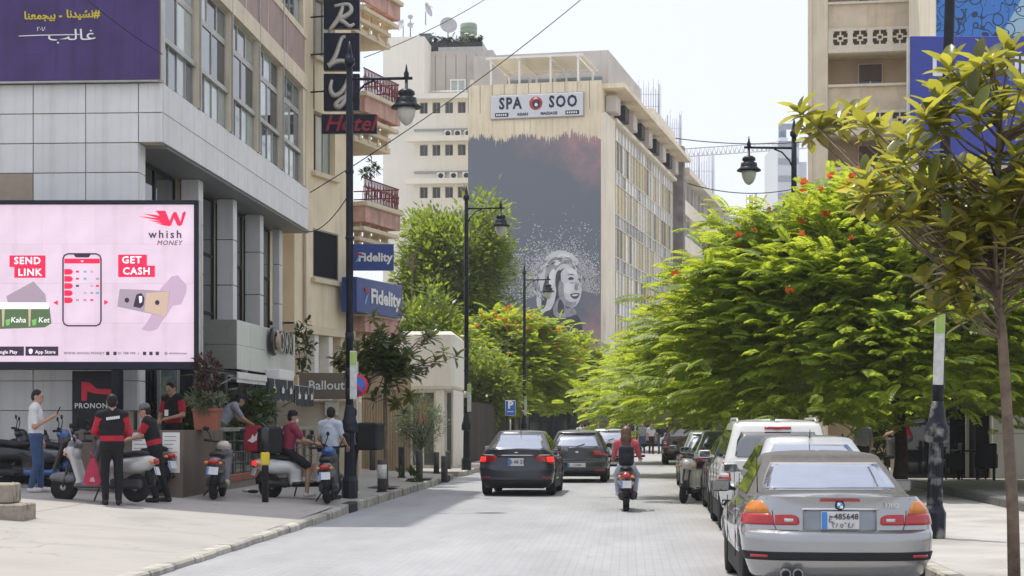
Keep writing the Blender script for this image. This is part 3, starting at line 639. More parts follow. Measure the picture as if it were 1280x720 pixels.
for k, h in enumerate(holes):
    window(HB, h[0], h[1], h[2], h[3], .03 if k == 0 else .2, mat('black_panel', (.008,.009,.013), .8, var=.05) if k == 0 else [glass_m, glass_d, glass_l], mat('window_timber', (.3,.26,.2), .6), 1 if k == 0 else 3, 1, .05)
    MB().bbox(h[0]-.15, h[1]+.15, -.14, .0, h[2]-.16, h[2]-.01, .015).build('sill', hot_s, HB)
MB().tube([(.6,-.06,4.6),(.6,-.06,HH)], .045, 8).build('drain_pipe', hot_s, HB)
for k in range(4):       # balconies: slatted under-structure, red band, coping, ironwork
    zc = 3.63+3.42*k; b0, b1, pr, yb = 4.25, 7.25, -.45, 1.19
    MB().box(b0, b1, pr+.35, yb, zc+.0, zc+.18).build('balcony_slab', hot_s, HB)
    for q in range(3): mb = MB(); o_ = .10*(2-q); mb.bbox(b0-.05+o_, b1-.1-o_*2, pr+o_*2, pr+.2+o_*2, zc+.02+q*.3, zc+.15+q*.3, .015); mb.box(b1-.3-o_*2, b1-.1-o_*2, pr+.2+o_*2, yb, zc+.03+q*.3, zc+.14+q*.3); mb.box(b0-.05+o_, b0+.15+o_, pr+.2+o_*2, yb, zc+.03+q*.3, zc+.14+q*.3); mb.build('balcony_slat', hot_s, HB)
    for q in range(4): MB().box(b0+.3+q*.75, b0+.45+q*.75, pr+.3, pr+.5, zc+.1, zc+.9).build('slat_support', hot_s, HB)
    mb = MB(); mb.box(b0, b1, pr, pr+.12, zc+.9, zc+1.38); mb.box(b1-.12, b1, pr+.12, yb, zc+.9, zc+1.38); mb.box(b0, b0+.12, pr+.12, yb, zc+.9, zc+1.38); mb.build('balcony_band', red_band, HB)
    mb = MB(); mb.bbox(b0-.08, b1+.08, pr-.1, pr+.2, zc+1.382, zc+1.53, .02); mb.box(b1-.15, b1+.06, pr+.2, yb, zc+1.385, zc+1.52); mb.box(b0-.06, b0+.15, pr+.2, yb, zc+1.385, zc+1.52); mb.build('coping', hot_s, HB)
    if k:
        mb = MB(); zr = zc+1.53
        for q in range(38): xx = b0+.05+q*.078; mb.tube([(xx,pr+.05,zr),(xx+.03*math.sin(q*2),pr+.05,zr+.35),(xx,pr+.05,zr+.72)], .012, 4)
        for q in range(18): xx = b0+.1+q*.165; mb.tube([(xx+.09*math.cos(t),pr+.05,zr+.36+.16*math.sin(t)) for t in np.linspace(0, 2*PI, 9)], .012, 4)
        for q in range(10): yy = pr+.15+q*.13; mb.tube([(b1,yy,zr),(b1,yy,zr+.72)], .012, 4)
        for z in (.72, .45): mb.tube([(b0,pr+.05,zr+z),(b1,pr+.05,zr+z),(b1,yb,zr+z)], .022, 5)
        mb.build('balcony_ironwork', mat('red_ironwork', (.2,.035,.045), .6), HB)
# lettered hotel sign boards
sgn_b = mat('sign_navy', (.012,.016,.035), .3); sil = mat('silver_letters', (.5,.49,.46), .4, .3)
hs = thing('hotel_sign', 'vertical stack of navy boards with silver script letters on the hotel', 'sign', (px(427, 0, 52.6).x, 52.6, 0))
q = 52.6/2250
for k, (ch, y0, y1) in enumerate((('R', -12, 35.5), ('L', 41, 88), ('y', 92, 138))):
    z0, z1 = 1.65+(530-y1)*q, 1.65+(530-y0)*q
    bo = MB().bbox(-22.5*q, 22.5*q, 0, .22, z0, z1, .015).build('board', sgn_b, hs)
    if ch == 'R': strokes = [[(-15,26),(-4,12),(2,-4)],[(-9,-4),(8,-6),(12,2),(4,9),(-4,11),(3,16),(10,21),(16,18)]]
    elif ch == 'L': strokes = [[(5,-18),(0,-16),(-7,4),(-13,15),(-17,18),(-8,13),(2,12),(11,17),(16,14)]]
    else: strokes = [[(-12,-15),(-14,-4),(-10,4),(-2,2),(5,-8),(8,-18)],[(8,-18),(6,2),(2,14),(-4,19),(-7,15),(2,7),(13,0)]]
    zc = (z0+z1)/2
    for s_ in strokes:
        P = [Vector((a*q, -.02, zc-b_*q)) for a, b_ in s_]; S = []
        for i in range(len(P)-1):
            for t in np.linspace(0, 1, 6)[:-1]:
                p0, p1, p2, p3 = P[max(i-1,0)], P[i], P[i+1], P[min(i+2,len(P)-1)]
                S.append(.5*((2*p1)+(p2-p0)*t+(2*p0-5*p1+4*p2-p3)*t*t+(3*p1-p0-3*p2+p3)*t**3))
        S.append(P[-1]); MB().tube(S, [.045+.035*math.sin(PI*i/(len(S)-1)) for i in range(len(S))], 6).build('script_letter', sil, bo)
for z in (17.3, 16.1, 14.9, 13.6, 12.5, 11.4): MB().tube([(-40*q,.3,z),(-20*q,.12,z)], .025, 5).build('bracket', steel_d, hs)
MB().tube([(-36*q,.3,10.9),(-36*q,.3,18)], .03, 5).build('frame_pole', alu, hs); MB().tube([(-46*q,.4,10.9),(-46*q,.4,18)], .03, 5).build('frame_pole', alu, hs)
h2 = thing('hotel_name_sign', 'dark board with red italic word Hotel below the letter boards', 'sign', (px(437, 0, 52.4).x, 52.4, 0))
MB().bbox(-35*q, 34*q, 0, .2, 1.65+362*q, 1.65+386*q, .015).build('board', sgn_b, h2)
text('Hotel', 21*q*1.3, mat('red_neon_letters', (.3,.012,.03), .4, var=0), h2, (0, -.02, 1.65+373.5*q), shear=.3, ext=.012, bold=.008)
# blue bank signs
blue_s = mat('sign_blue', (.022,.06,.26), .35, var=.06); blue_d = mat('sign_blue_side', (.018,.045,.17), .4)
b1_ = thing('bank_sign', 'upper flat blue bank sign reading Fidelity', 'sign', (px(466, 0, 54.5).x, 54.5, 0), 0, 'blue bank signs on the hotel')
q = 54.5/2250; MB().bbox(-27*q, 26*q, 0, .14, 1.65+192*q, 1.65+225*q, .012).build('panel', blue_s, b1_)
text('Fidelity', 11*q*1.35, white_l, b1_, (3*q, -.012, 1.65+208*q), bold=.012)
def seven(par, x, z, s):
    MB().prism([(x-4*s,z+4.5*s),(x+5*s,z+4.5*s),(x+3.5*s,z+1.5*s),(x-2*s,z+1.5*s)], -.02, 0).build('emblem', mat('sign_magenta', (.28,.02,.1), .4, var=0), par)
    MB().prism([(x+3.2*s,z+1.2*s),(x-.5*s,z-1*s),(x-4*s,z-7*s),(x-1.5*s,z-6*s)], -.02, 0).build('emblem', mat('sign_lightblue', (.2,.4,.7), .4, var=0), par)
seven(b1_, -18*q, 1.65+209*q, q)
c2 = px(446, 0, 54.6); b2_ = thing('bank_sign', 'lower angled blue bank sign box reading Fidelity', 'sign', (c2.x, 54.6, 0), PI/2-AH, 'blue bank signs on the hotel')
q = 56.5/2250; WB = 3.8
MB().bbox(0, WB, 0, .5, 1.65+136*q, 1.65+178*q, .015).build('panel', blue_s, b2_)
text('Fidelity', .62, white_l, b2_, (2.35, -.012, 1.65+157*q), bold=.02, sx=1.4); seven(b2_, .75, 1.65+158*q, .045)

# brown name sign, hoarding, white shop
bs = thing('name_sign', 'brown sign board with white lettering Ballout below the hotel', 'sign', (px(417, 0, 47.6).x, 47.6, 0))
q = 47.6/2250; MB().bbox(-43*q, 30*q, 0, .25, 1.65+31*q, 1.65+64*q, .01).build('board', mat('sign_brown', (.16,.125,.085), .5, var=.05), bs)
text('Ballout', 12*q*1.35, white_l, bs, (-9*q, -.012, 1.65+48*q), bold=.004)
bx_ = MB().bbox(-12*q, 5*q, .1, .4, 1.65+10*q, 1.65+29*q, .02).build('cable_box', mat('cream_box', (.55,.52,.44), .5), bs)
MB().bbox(-80*q, 32*q, .35, .8, 0, 1.65+30*q, .04).build('stone_wall', hot_s, bs)
tan_s = mat('tan_corrugated', (.5,.38,.23), .65, orand=.07, var=.12, scale=1.5, streak=.25)
hd = thing('corrugated_gate', 'tan corrugated metal gate of vertical ribs beside the white shop', 'gate', (px(452, 0, 54).x, 54, .1))
q = 54/2250; nr = 18
for k in range(nr):
    x0 = k*62*q/nr; x1 = (k+1)*62*q/nr; MB().prism([(0,0),(1,0),(1,1),(0,1)], 0, .01)
    mb = MB(); w_ = x1-x0; mb.add([(x0,0,0),(x0+w_*.35,0,0),(x0+w_*.5,-.05,0),(x0+w_*.85,-.05,0),(x1,0,0)]+[(x0,0,2.55),(x0+w_*.35,0,2.55),(x0+w_*.5,-.05,2.55),(x0+w_*.85,-.05,2.55),(x1,0,2.55)], [(i,i+1,i+6,i+5) for i in range(4)])
    mb.build('gate_rib', tan_s, hd)
MB().box(0, 62*q, -.06, .0, 2.56, 3.35).build('top_panel', tan_s, hd); MB().box(0, 62*q, .01, .1, 0, 3.3).build('back_frame', tan_s, hd)
ws = thing('white_shop', 'white shop pavilion with black script lettering and tall show window', 'shop', (px(568, 0, 62).x, 62, .1), R(-2))
q = 62/2250; shop_w = mat('shop_white', (.78,.75,.67), .7, var=.05, scale=2, streak=.08)
MB().bbox(-132*q, 0, 0, 6, 2.75, 4.75, .12).build('fascia', shop_w, ws)
MB().bbox(-25*q, -13*q, .25, .9, 0, 2.75, .03).build('column', shop_w, ws); MB().bbox(-3*q, -1*q, .3, 5.5, 0, 2.74, .02).build('side_wall', shop_w, ws)
MB().box(-132*q, -57*q, .35, .6, 0, 2.74).build('wall', mat('shop_beige', (.5,.42,.3), .8), ws)
window(ws, -56*q, -25*q, .05, 2.7, .5, glass_m, shop_w, 2, 1, .06); window(ws, -13*q, -3*q, .05, 2.7, .6, glass_m, shop_w, 1, 1, .06)
MB().bbox(-46*q, -35*q, .3, .42, 1.55, 2.35, .03).build('red_display', red_l, ws)
P = [(-124,458),(-120,452),(-112,449),(-106,452),(-113,460),(-118,470),(-110,468),(-104,459),(-102,466),(-97,460),(-93,468),(-88,460),(-84,467),(-79,459),(-74,468),(-69,461),(-64,467),(-60,458),(-54,452),(-57,462),(-50,467),(-44,459),(-38,466),(-32,461),(-26,456)]
S = [Vector((a*q, -.02, 1.55+(530-b_)*q)) for a, b_ in P]
mb = MB(); mb.tube(S, .028, 5); text('Damouca', .62, blackgl, ws, (-77*q, -.02, 1.55+68*q), shear=.35, ext=.012); 
MB().tube([Vector((a*q, -.02, 1.55+(530-b_)*q)) for a, b_ in ((-132,452),(-126,447),(-117,449),(-122,462),(-130,468),(-124,470),(-112,462))], .022, 5).build('script_flourish', blackgl, ws)
dk = thing('timber_fence', 'dark vertical timber fence running along the pavement behind the second lamp', 'fence', st(-6.1, 69, .15), PI/2-AST)
tim = mat('dark_timber', (.05,.04,.03), .8, orand=.35, var=.4, scale=5)
for k in range(90): MB().bbox(k*.32, k*.32+.29, 0, .04, 0, 2.35+.05*math.sin(k*2.3), .006).build('board', tim, dk)
for z in (.4, 1.9): MB().box(0, 28.8, .045, .1, z, z+.1).build('fence_rail', tim, dk)
for k in range(10): MB().bbox(-.06+k*3, .04+k*3, .101, .2, 0, 2.4, .01).build('post', tim, dk)
# ================================================================ tall building with the painted wall
cream = mat('cream_render', (.78,.68,.49), .85, var=.12, scale=.4, streak=.35)
cream2 = mat('pale_cream_render', (.78,.71,.57), .85, var=.1, scale=.3, streak=.3)
grey_c = mat('bare_grey_concrete', (.52,.485,.445), .9, var=.14, scale=.35, streak=.15)
AS = math.atan(.2267); S0 = px(751.5, 530, 133.7)
SP = thing('mural_building', 'cream office block with dark painted end wall and long glazed side', 'building', (S0.x, 133.7, 0), -AS)
SH = 27.0
mb = MB(); mb.box(-10.2, 0, 0, 40, 0, SH-.35); mb.box(-10.2, 0, 0, .35, SH-.349, SH+.2); mb.build('wall', cream, SP)
for i in range(11): MB().box(-10.2+.93*i, -10.17+.93*i, -.03, -.0, SH-1.9, SH+.19).build('wall_joint', mat('joint_brown', (.33,.28,.2), .9), SP)
# painted dark field with a ragged upper edge
mur = bpy.data.materials.new('wall_painting'); mur.use_nodes = True; n = mur.node_tree.nodes; l = mur.node_tree.links; b = n['Principled BSDF']
tc = n.new('ShaderNodeTexCoord'); nz = n.new('ShaderNodeTexNoise'); nz.inputs['Scale'].default_value = .28; nz.inputs['Detail'].default_value = 8; nz.inputs['Roughness'].default_value = .6
l.new(tc.outputs['Object'], nz.inputs['Vector']); sx = n.new('ShaderNodeSeparateXYZ'); l.new(tc.outputs['Object'], sx.inputs[0])
gx = n.new('ShaderNodeMapRange'); gx.inputs[1].default_value = -9; gx.inputs[2].default_value = 0; gx.inputs[3].default_value = -.3; gx.inputs[4].default_value = .06; l.new(sx.outputs[0], gx.inputs[0])
gz = n.new('ShaderNodeMath'); gz.operation = 'PINGPONG'; gz.inputs[1].default_value = 8.5
gz0 = n.new('ShaderNodeMath'); gz0.operation = 'SUBTRACT'; l.new(sx.outputs[2], gz0.inputs[0]); gz0.inputs[1].default_value = 15.5; l.new(gz0.outputs[0], gz.inputs[0])
gm = n.new('ShaderNodeMapRange'); gm.inputs[1].default_value = 2; gm.inputs[2].default_value = 8; gm.inputs[3].default_value = -.22; gm.inputs[4].default_value = .16; l.new(gz.outputs[0], gm.inputs[0])
a1 = n.new('ShaderNodeMath'); a1.operation = 'ADD'; l.new(nz.outputs[0], a1.inputs[0]); l.new(gx.outputs[0], a1.inputs[1])
a2 = n.new('ShaderNodeMath'); a2.operation = 'ADD'; l.new(a1.outputs[0], a2.inputs[0]); l.new(gm.outputs[0], a2.inputs[1])
cr = n.new('ShaderNodeValToRGB'); cr.color_ramp.elements[0].position = .4; cr.color_ramp.elements[0].color = (.16,.18,.215,1); cr.color_ramp.elements[1].position = .66; cr.color_ramp.elements[1].color = (.38,.25,.255,1)
e = cr.color_ramp.elements.new(.5); e.color = (.22,.2,.225,1)
l.new(a2.outputs[0], cr.inputs[0]); l.new(cr.outputs[0], b.inputs['Base Color']); b.inputs['Roughness'].default_value = .85
NX = 260; xs = np.linspace(-10.195, -.02, NX+1); ed = [23.15+.2*math.sin(i*.07)+.12*math.sin(i*.31)+random.uniform(-.16,.12)+random.choice([0,0,0,0,.25,-.3]) for i in range(NX+1)]
mb = MB(); V = [(x, -.015, 1) for x in xs]+[(x, -.015, z) for x, z in zip(xs, ed)]
mb.add(V, [(i, i+1, NX+2+i, NX+1+i) for i in range(NX)]); mu = mb.build('wall_painting', mur, SP)
# a generic woman's portrait in greys with a halo of flecks (plain stand-in for the painted artwork)
g1 = mat('paint_light', (.62,.63,.64), .85, var=.08, scale=2); g2 = mat('paint_mid', (.33,.34,.37), .85, var=.25, scale=2.5); g3 = mat('paint_dark', (.07,.075,.09), .85, var=.3, scale=3); g0 = mat('paint_white', (.75,.75,.75), .85, var=.06)
mq = 133/2250.
def mpt(x, y): return ((x-751.5)*mq, 1.65+(530-y)*mq)
def blob(name, pts, m, d):
    P = [Vector(mpt(*p)) for p in pts]; S = []; k = len(P)
    for i in range(k):
        p0, p1, p2, p3 = P[i-1], P[i], P[(i+1) % k], P[(i+2) % k]
        for t in (0, .25, .5, .75): S.append(.5*((2*p1)+(p2-p0)*t+(2*p0-5*p1+4*p2-p3)*t*t+(3*p1-p0-3*p2+p3)*t**3))
    return MB().add([(p.x, -d, p.y) for p in S], [tuple(range(len(S)))]).build(name, m, SP)
blob('painted_hair_shadow', [(672,352),(678,322),(695,309),(714,314),(727,332),(728,352),(722,376),(706,390),(690,388),(670,385)], g3, .022)
blob('painted_hair', [(669,380),(671,350),(679,322),(694,311),(712,314),(723,326),(716,332),(702,334),(694,344),(694,362),(690,380),(680,390)], g1, .026)
blob('painted_hair_lock', [(682,330),(690,320),(706,319),(718,328),(702,328),(692,338),(686,356),(682,372),(679,352)], g2, .030)
blob('painted_face', [(698,346),(704,334),(716,330),(724,338),(726,350),(727,360),(724,374),(716,383),(706,380),(699,368)], g1, .034)
blob('painted_cheek_shade', [(698,350),(703,352),(704,366),(708,378),(714,383),(704,380),(697,366)], g2, .038)
blob('painted_brow_light', [(708,336),(717,333),(723,341),(714,342)], g0, .038)
for pts in ([(709,347),(713,344.5),(717,347),(713,348.6)], [(722,347.5),(725,346),(726,349),(723,349.5)], [(708,342.5),(713,340.5),(718,342.5),(713,341.8)]): blob('painted_eye', pts, g3, .042)
blob('painted_nose', [(719,350),(721.5,356),(722,361),(718.5,361.5),(717.5,358)], g2, .042)
blob('painted_mouth', [(712,367),(718,365),(724,366),(721,371.5),(716,372)], g3, .042); blob('painted_teeth', [(714,367.6),(719,366.4),(722.5,367.2),(718,369)], g0, .046)
blob('painted_neck', [(690,384),(699,370),(706,383),(716,384),(719,392),(696,396)], g2, .036)
blob('painted_shoulder', [(676,392),(690,386),(697,394),(716,391),(726,402),(722,425),(670,425)], g3, .030)
mb = MB(); rr = random.Random(3)
for i in range(6500):
    t = rr.uniform(-.35, PI+.5); r_ = 25+abs(rr.gauss(0, 9)) if i < 5600 else 38+abs(rr.gauss(0, 20)); X, Z = mpt(698+r_*1.12*math.cos(t), 352-r_*math.sin(t))
    if not (-10.1 < X < -.1): continue
    s_ = rr.uniform(.025, .06)*(1 if i < 5600 else 1.5); a = rr.uniform(0, PI); c_, d_ = math.cos(a)*s_, math.sin(a)*s_
    mb.quad((X-c_,-.024,Z-d_), (X+d_*.5,-.024,Z-c_*.5), (X+c_,-.024,Z+d_), (X-d_*.5,-.024,Z+c_*.5))
mb.build('painted_fleck', g1, SP, kind='stuff')
for mm, cnt in ((g2, 130), (g0, 150), (g3, 60)):
    mb = MB()
    for i in range(cnt):
        a = rr.uniform(-.3, PI+.9); r_ = rr.uniform(24, 32); X, Z = mpt(697+r_*1.05*math.cos(a), 350-r_*math.sin(a)); s_ = rr.uniform(.1, .24); t0 = a+PI/2+rr.uniform(-.4,.4); c_, d_ = math.cos(t0)*s_, math.sin(t0)*s_
        mb.quad((X-c_,-.047,Z-d_), (X+d_*.18,-.047,Z-c_*.18), (X+c_,-.047,Z+d_), (X-d_*.18,-.047,Z+c_*.18))
    mb.build('painted_stroke', mm, SP, kind='stuff')
for pts, m_, d_ in (([(690,322),(702,315),(712,318),(704,323),(694,330)],g0,.034),([(684,345),(690,334),(693,340),(688,362),(684,372)],g0,.034),([(676,362),(680,348),(684,356),(681,378),(675,384)],g3,.034),([(694,340),(699,336),(700,352),(697,362),(693,356)],g3,.036),([(706,352),(713,352),(716,360),(710,366),(704,362)],g0,.040),([(704,371),(712,376),(720,376),(716,382),(708,381)],g2,.042),([(698,372),(704,380),(703,390),(696,388)],g3,.040),([(720,336),(725,340),(726,346),(722,343)],g2,.040),([(711,352),(716,351),(717,352.5),(712,353)],g2,.044)): blob('painted_tone', pts, m_, d_)
# sign on the cream top of the painted wall
sp = thing('spa_sign', 'long white SPA SOO sign with round emblem on the cream wall top', 'sign', (S0.x, 133.7, 0), -AS)
x0, z1 = mpt(610, 113); x1, z0 = mpt(729, 142)
MB().bbox(x0, x1, -.3, -.06, z0, z1, .02).build('panel', mat('sign_grey_white', (.62,.63,.66), .5, var=.03), sp)
MB().bbox(x0-.08, x1+.08, -.05, -.0, z0-.08, z1+.08, .02).build('frame', alu, sp)
navy = mat('navy_letters', (.02,.025,.06), .5, var=0); xc = (x0+x1)/2; zc = (z0+z1)/2
text('SPA', 1.2, navy, sp, (x0+1.5, -.315, zc+.2), bold=.04, space=1.2, sx=.78); text('SOO', 1.2, navy, sp, (x1-1.5, -.315, zc+.2), bold=.04, space=1.2, sx=.78)
text('ASIAN', .3, navy, sp, (x0+2.45, -.315, z0+.24), bold=.01); text('MASSAGE', .3, navy, sp, (xc+.95, -.315, z0+.24), bold=.01)
for xx, s_ in ((x0+.85, '03 861 370'), (x1-.8, '01 347 078')):
    MB().bbox(xx-.52, xx+.52, -.315, -.3, z0+.1, z0+.4, .01).build('label_bar', navy, sp); [MB().box(xx-.42+q*.17, xx-.31+q*.17, -.325, -.316, z0+.18, z0+.32).build('label_print', white_l, sp) for q in range(5)]
MB().lathe([(.0,0),(.5,0),(.5,.02)], 20, (xc-.05,-.325,zc+.18), 'Y').build('emblem_ring', mat('emblem_red', (.45,.06,.07), .5, var=.4, scale=6), sp)
MB().lathe([(.0,0),(.33,0),(.33,.02)], 16, (xc-.02,-.34,zc+.15), 'Y').build('emblem_disc', mat('emblem_dark', (.06,.03,.05), .5), sp); MB().lathe([(.0,0),(.13,0),(.13,.02)], 12, (xc-.02,-.355,zc+.05), 'Y').build('emblem_face', white_l, sp)
# glazed side: facing local +x
z_fl = [24.7-3.37*i for i in range(8)]; CW = R(90)
curt = [mat('gold_curtain_glass', (.55,.45,.22), .12, var=.2, scale=.6, orand=.22), mat('pale_curtain_glass', (.66,.65,.58), .12, var=.2, orand=.22), mat('white_blind_glass', (.75,.75,.72), .15, var=.1, orand=.22), mat('olive_glass', (.2,.18,.09), .1, var=.2, orand=.22), glass_m, mat('brown_glass', (.14,.1,.06), .1)]
spn = [mat('spandrel_white', (.72,.74,.76), .3, var=.1, orand=.22), mat('spandrel_grey', (.45,.47,.48), .3, var=.1, orand=.22), mat('spandrel_dark', (.24,.25,.25), .25, var=.1, orand=.22)]
pm = {}
def pane_mesh(w_, h_, m, nm):
    k = (w_, h_, m.name)
    if k not in pm: pm[k] = MB().box(.05, w_-.05, -.06, 0, .04, h_-.04).mesh(nm, m)
    return pm[k]
for f, z in enumerate(z_fl[:7]):
    for i in range(22):
        y = 4.3+i*1.56
        link('window_pane', pane_mesh(1.56, 2.3, random.choices(curt, [8,5,5,4,2,2])[0], 'window_pane'), SP, (.0, y, z-3.35), CW)
        mm = spn[0 if (f % 3 == 1 or (f == 0)) and random.random() < .85 else 1 if random.random() < .5 else 2] if f < 5 else spn[2]
        link('spandrel_panel', pane_mesh(1.56, 1.04, mm, 'spandrel_panel'), SP, (.0, y, z-1.04), CW)
mb = MB()
for i in range(23): mb.box(0, .16, 4.25+i*1.56, 4.33+i*1.56, 1, 24.75)
for z in z_fl: mb.box(0, .13, 4.3, 38.6, z-.05, z+.05); mb.box(0, .13, 4.3, 38.6, z-1.08, z-1.0)
mb.build('mullion_grid', mat('bronze_mullion', (.62,.58,.46), .5, .1), SP)
MB().box(0, .35, 0, 4.2, 0, 24.8).build('corner_pier', cream2, SP); MB().box(0, .5, 4.2, 39, 24.77, 25.05).build('ledge', cream2, SP)
MB().box(-3, 1.7, .4, 40, SH-.34, SH+.02).build('eave', cream, SP)
for i in range(9): MB().bbox(.05, .9, 1.5+i*4.2, 3.4+i*4.2, 25.08, 26.3, .05).build('roof_unit', black if i % 2 else grey_c, SP)
MB().box(-1.4, 1.0, 20, 34, SH+.02, SH+1.5).build('roof_parapet', cream2, SP); MB().box(-4, 1.5, 6, 9, SH+.02, SH+.8).build('roof_parapet', grey_c, SP)
MB().bbox(-.2, 1.1, 39.2, 40.4, 0, SH+1.2, .03).build('stone_pier', mat('dark_stone_cladding', (.2,.19,.18), .8, var=.35, scale=1.2), SP)
# roof storey, pergola
MB().box(-12, -1.0, 9, 26, SH-.3, SH+4.3).build('roof_storey', grey_c, SP); MB().box(-4.9,-3.6, 8.9, 9.0, SH+1.0, SH+3.2).build('roof_door', alu, SP)
for i in range(4): MB().box(-9.2+i*2.0, -7.5+i*2.0, 8.9, 8.98, SH+.6, SH+2.2).build('roof_window', glass_m, SP)
pg = thing('pergola', 'white roof pergola frame above the long white sign', 'pergola', (S0.x, 133.7, SH-.0), -AS)
for x in (-8.6, -6.4, -4.0, -1.9):
    for y in (.8, 7): MB().box(x-.07, x+.07, y-.07, y+.07, -.35, 2.1).build('post', white_p, pg)
    MB().box(x-.06, x+.06, .3, 7.4, 2.1, 2.25).build('rafter', white_p, pg)
for y in (.8, 7): MB().box(-9, -1.5, y-.08, y+.08, 2.255, 2.4).build('beam', white_p, pg)
MB().box(-8.9, -1.6, .9, 6.9, 2.41, 2.45).build('roof_sheet', white_p, pg)

# concrete office building and a further finned one down the same side
CO = thing('concrete_building', 'weathered concrete building with ribbon windows beyond the glazed block', 'building', (S0.x, 133.7, 0), -AS)
mb = MB(); mb.box(-8, .2, 41, 78, 0, 25.5); mb.build('wall', grey_c, CO)
MB().box(-8, 1.5, 40.6, 78, 25.7, 26.3).build('eave', cream2, CO)
for f in range(6):
    z = 25.4-f*3.5
    MB().box(.2, .9, 41, 78, z-3.4, z-2.0).build('balcony_band', cream2, CO)
    for i in range(12): MB().box(.2, .28, 41.6+i*3.0, 44.2+i*3.0, z-1.95, z-.2).build('window', glass_m if (i+f) % 3 else spn[0], CO)
    for i in range(13): MB().box(.2, .7, 41.2+i*3.0, 41.5+i*3.0, z-1.99, z-.05).build('pier', grey_c, CO)
FN = thing('finned_building', 'distant grey building with vertical fins at the street end', 'building', (S0.x, 133.7, 0), -AS)
MB().box(-6, -.5, 84, 120, 0, 27.5).build('wall', mat('blue_grey_wall', (.3,.32,.35), .7, var=.1), FN)
for i in range(14): MB().box(-.5, .1, 84+i*2.6, 84.5+i*2.6, 0, 27.3).build('fin', alu, FN)

# ================================================================ white apartment block left of the painted wall
white_r = mat('off_white_render', (.82,.79,.7), .85, var=.06, scale=.3, streak=.1)
WB_ = thing('apartment_block', 'cream white apartment block with small windows and air conditioners left of mural', 'building', (px(587, 0, 142).x, 142, 0), -R(6))
q = 142/2250; holes = []
def wz(y): return 1.65+(530-y)*q
wins = [(524,534),(540,550),(556,566),(572,582)]
for r_ in range(7):
    for a, b_ in wins: holes.append(((a-587)*q, (b_-587)*q, wz(141+53*r_), wz(127+53*r_)))
mb = MB(); holed(mb, -71*q, .0, 0, wz(117), holes, 0, .35); shell(mb, -71*q, 0, 0, 9, 0, wz(117)); mb.box(-113*q, -60*q, 1.2, 10, 0, wz(40)); mb.build('wall', white_r, WB_)
dwin = mat('window_shade', (.05,.05,.055), .2, var=.4, scale=1)
for h in holes: window(WB_, h[0], h[1], h[2], h[3], .25, [dwin, glass_d, dwin], mat('window_grey', (.3,.29,.27), .6), 2, 1, .05)
for r_ in range(5):
    MB().box(-(79 if r_ else 68)*q, .1, -.9, .0, wz(124.5+53*r_), wz(118+53*r_)).build('ledge', white_r, WB_)
    MB().box(-70*q, -.0, -.15, .0, wz(163+53*r_), wz(160.5+53*r_)).build('string_course', mat('ledge_grey', (.36,.36,.36), .8), WB_)
fan = mat('fan_grille', (.06,.06,.065), .5)
def ac_unit(lbl, x, y, w_, h_, par_q, Y, Xo):
    a = thing('air_conditioner', lbl, 'air conditioner', (Xo[0]+(x-587)*par_q, Xo[1]-.45, wz(y)), -R(6), 'air conditioners on the apartment block')
    MB().bbox(0, w_*par_q, 0, .32, 0, h_*par_q, .03).build('casing', white_p, a)
    MB().lathe([(0,0),(.2,0),(.2,.02)], 14, (w_*par_q*.5, -.022, h_*par_q*.5), 'Y').build('fan_grille', fan, a)
    MB().box(.05, w_*par_q-.05, .05, .44, -.05, -.003).build('bracket', alu, a)
X0 = px(587, 0, 142).x
for i, x in enumerate((555.5, 567.5, 580.5)): ac_unit(['leftmost', 'middle', 'rightmost'][i]+' air conditioner in the upper row of three', x, 171.5, 9, 8, q, 142, (X0, 142+(587-x)*q*.1))
for i, x in enumerate((546, 562, 578)): ac_unit(['leftmost', 'middle', 'rightmost'][i]+' air conditioner in the lower row of three', x, 224.3, 10, 8.5, q, 142, (X0, 142+(587-x)*q*.1))
ac_unit('single large air conditioner hung below the second window row', 569, 205, 14, 10, q, 142, (X0, 143.2))
# grey penthouse, trellis, tank, dishes
PH = thing('penthouse', 'grey concrete penthouse above the apartment block with white framed window', 'building', (px(527, 0, 147).x, 147, wz(119)), -R(6))
k = 147/2250
MB().box(0, 90*k, 0, 8, -2, 64*k+.3).build('wall', grey_c, PH); MB().box(0, 92*k, -.3, 0, -1.2, -.6).build('ledge', white_r, PH)
for i in range(7): MB().box(4*k+i*13*k, 4*k+i*13*k+.05, -.02, 0, 0, 64*k).build('wall_joint', mat('joint_grey', (.26,.25,.24), .9), PH)
window(PH, 36*k, 56*k, 9*k, 33*k, -.05, glass_l, white_p, 2, 1, .12); MB().box(61*k, 72*k, -.06, 0, 2*k, 32*k).build('door', white_p, PH)
MB().tube([(-6*k,-1.2,15*k),(60*k,-1.2,15*k)], .05, 5).build('rail', white_p, PH)
tr = thing('roof_trellis', 'dark planted roof trellis under the green water tank', 'trellis', (px(533, 0, 147).x, 147, wz(54)+.2), -R(6))
MB().box(0, 70*k, .3, 5, 0, .95).build('box', blackgl, tr); MB().box(15*k, 72*k, 0, .3, .12, .5).build('rail', alu, tr)
mb = MB(); rr = random.Random(5)
for i in range(260):
    x, z = rr.uniform(0, 70*k), .9+abs(rr.gauss(0, .3)); s_ = .22; a = rr.uniform(0, 6.3); mb.quad((x-s_*math.cos(a),.5,z-s_*math.sin(a)), (x,.35+rr.uniform(-.2,.3),z-s_*.5), (x+s_*math.cos(a),.5,z+s_*math.sin(a)), (x,.6,z+s_*.5))
mb.build('plants', leafmat('roof_plant', (.07,.09,.05), (.12,.16,.05)), tr, kind='stuff')
tk = thing('water_tank', 'round pale green water tank on the rooftop', 'tank', (px(585.5, 0, 148).x, 149, wz(43)+.75), 0)
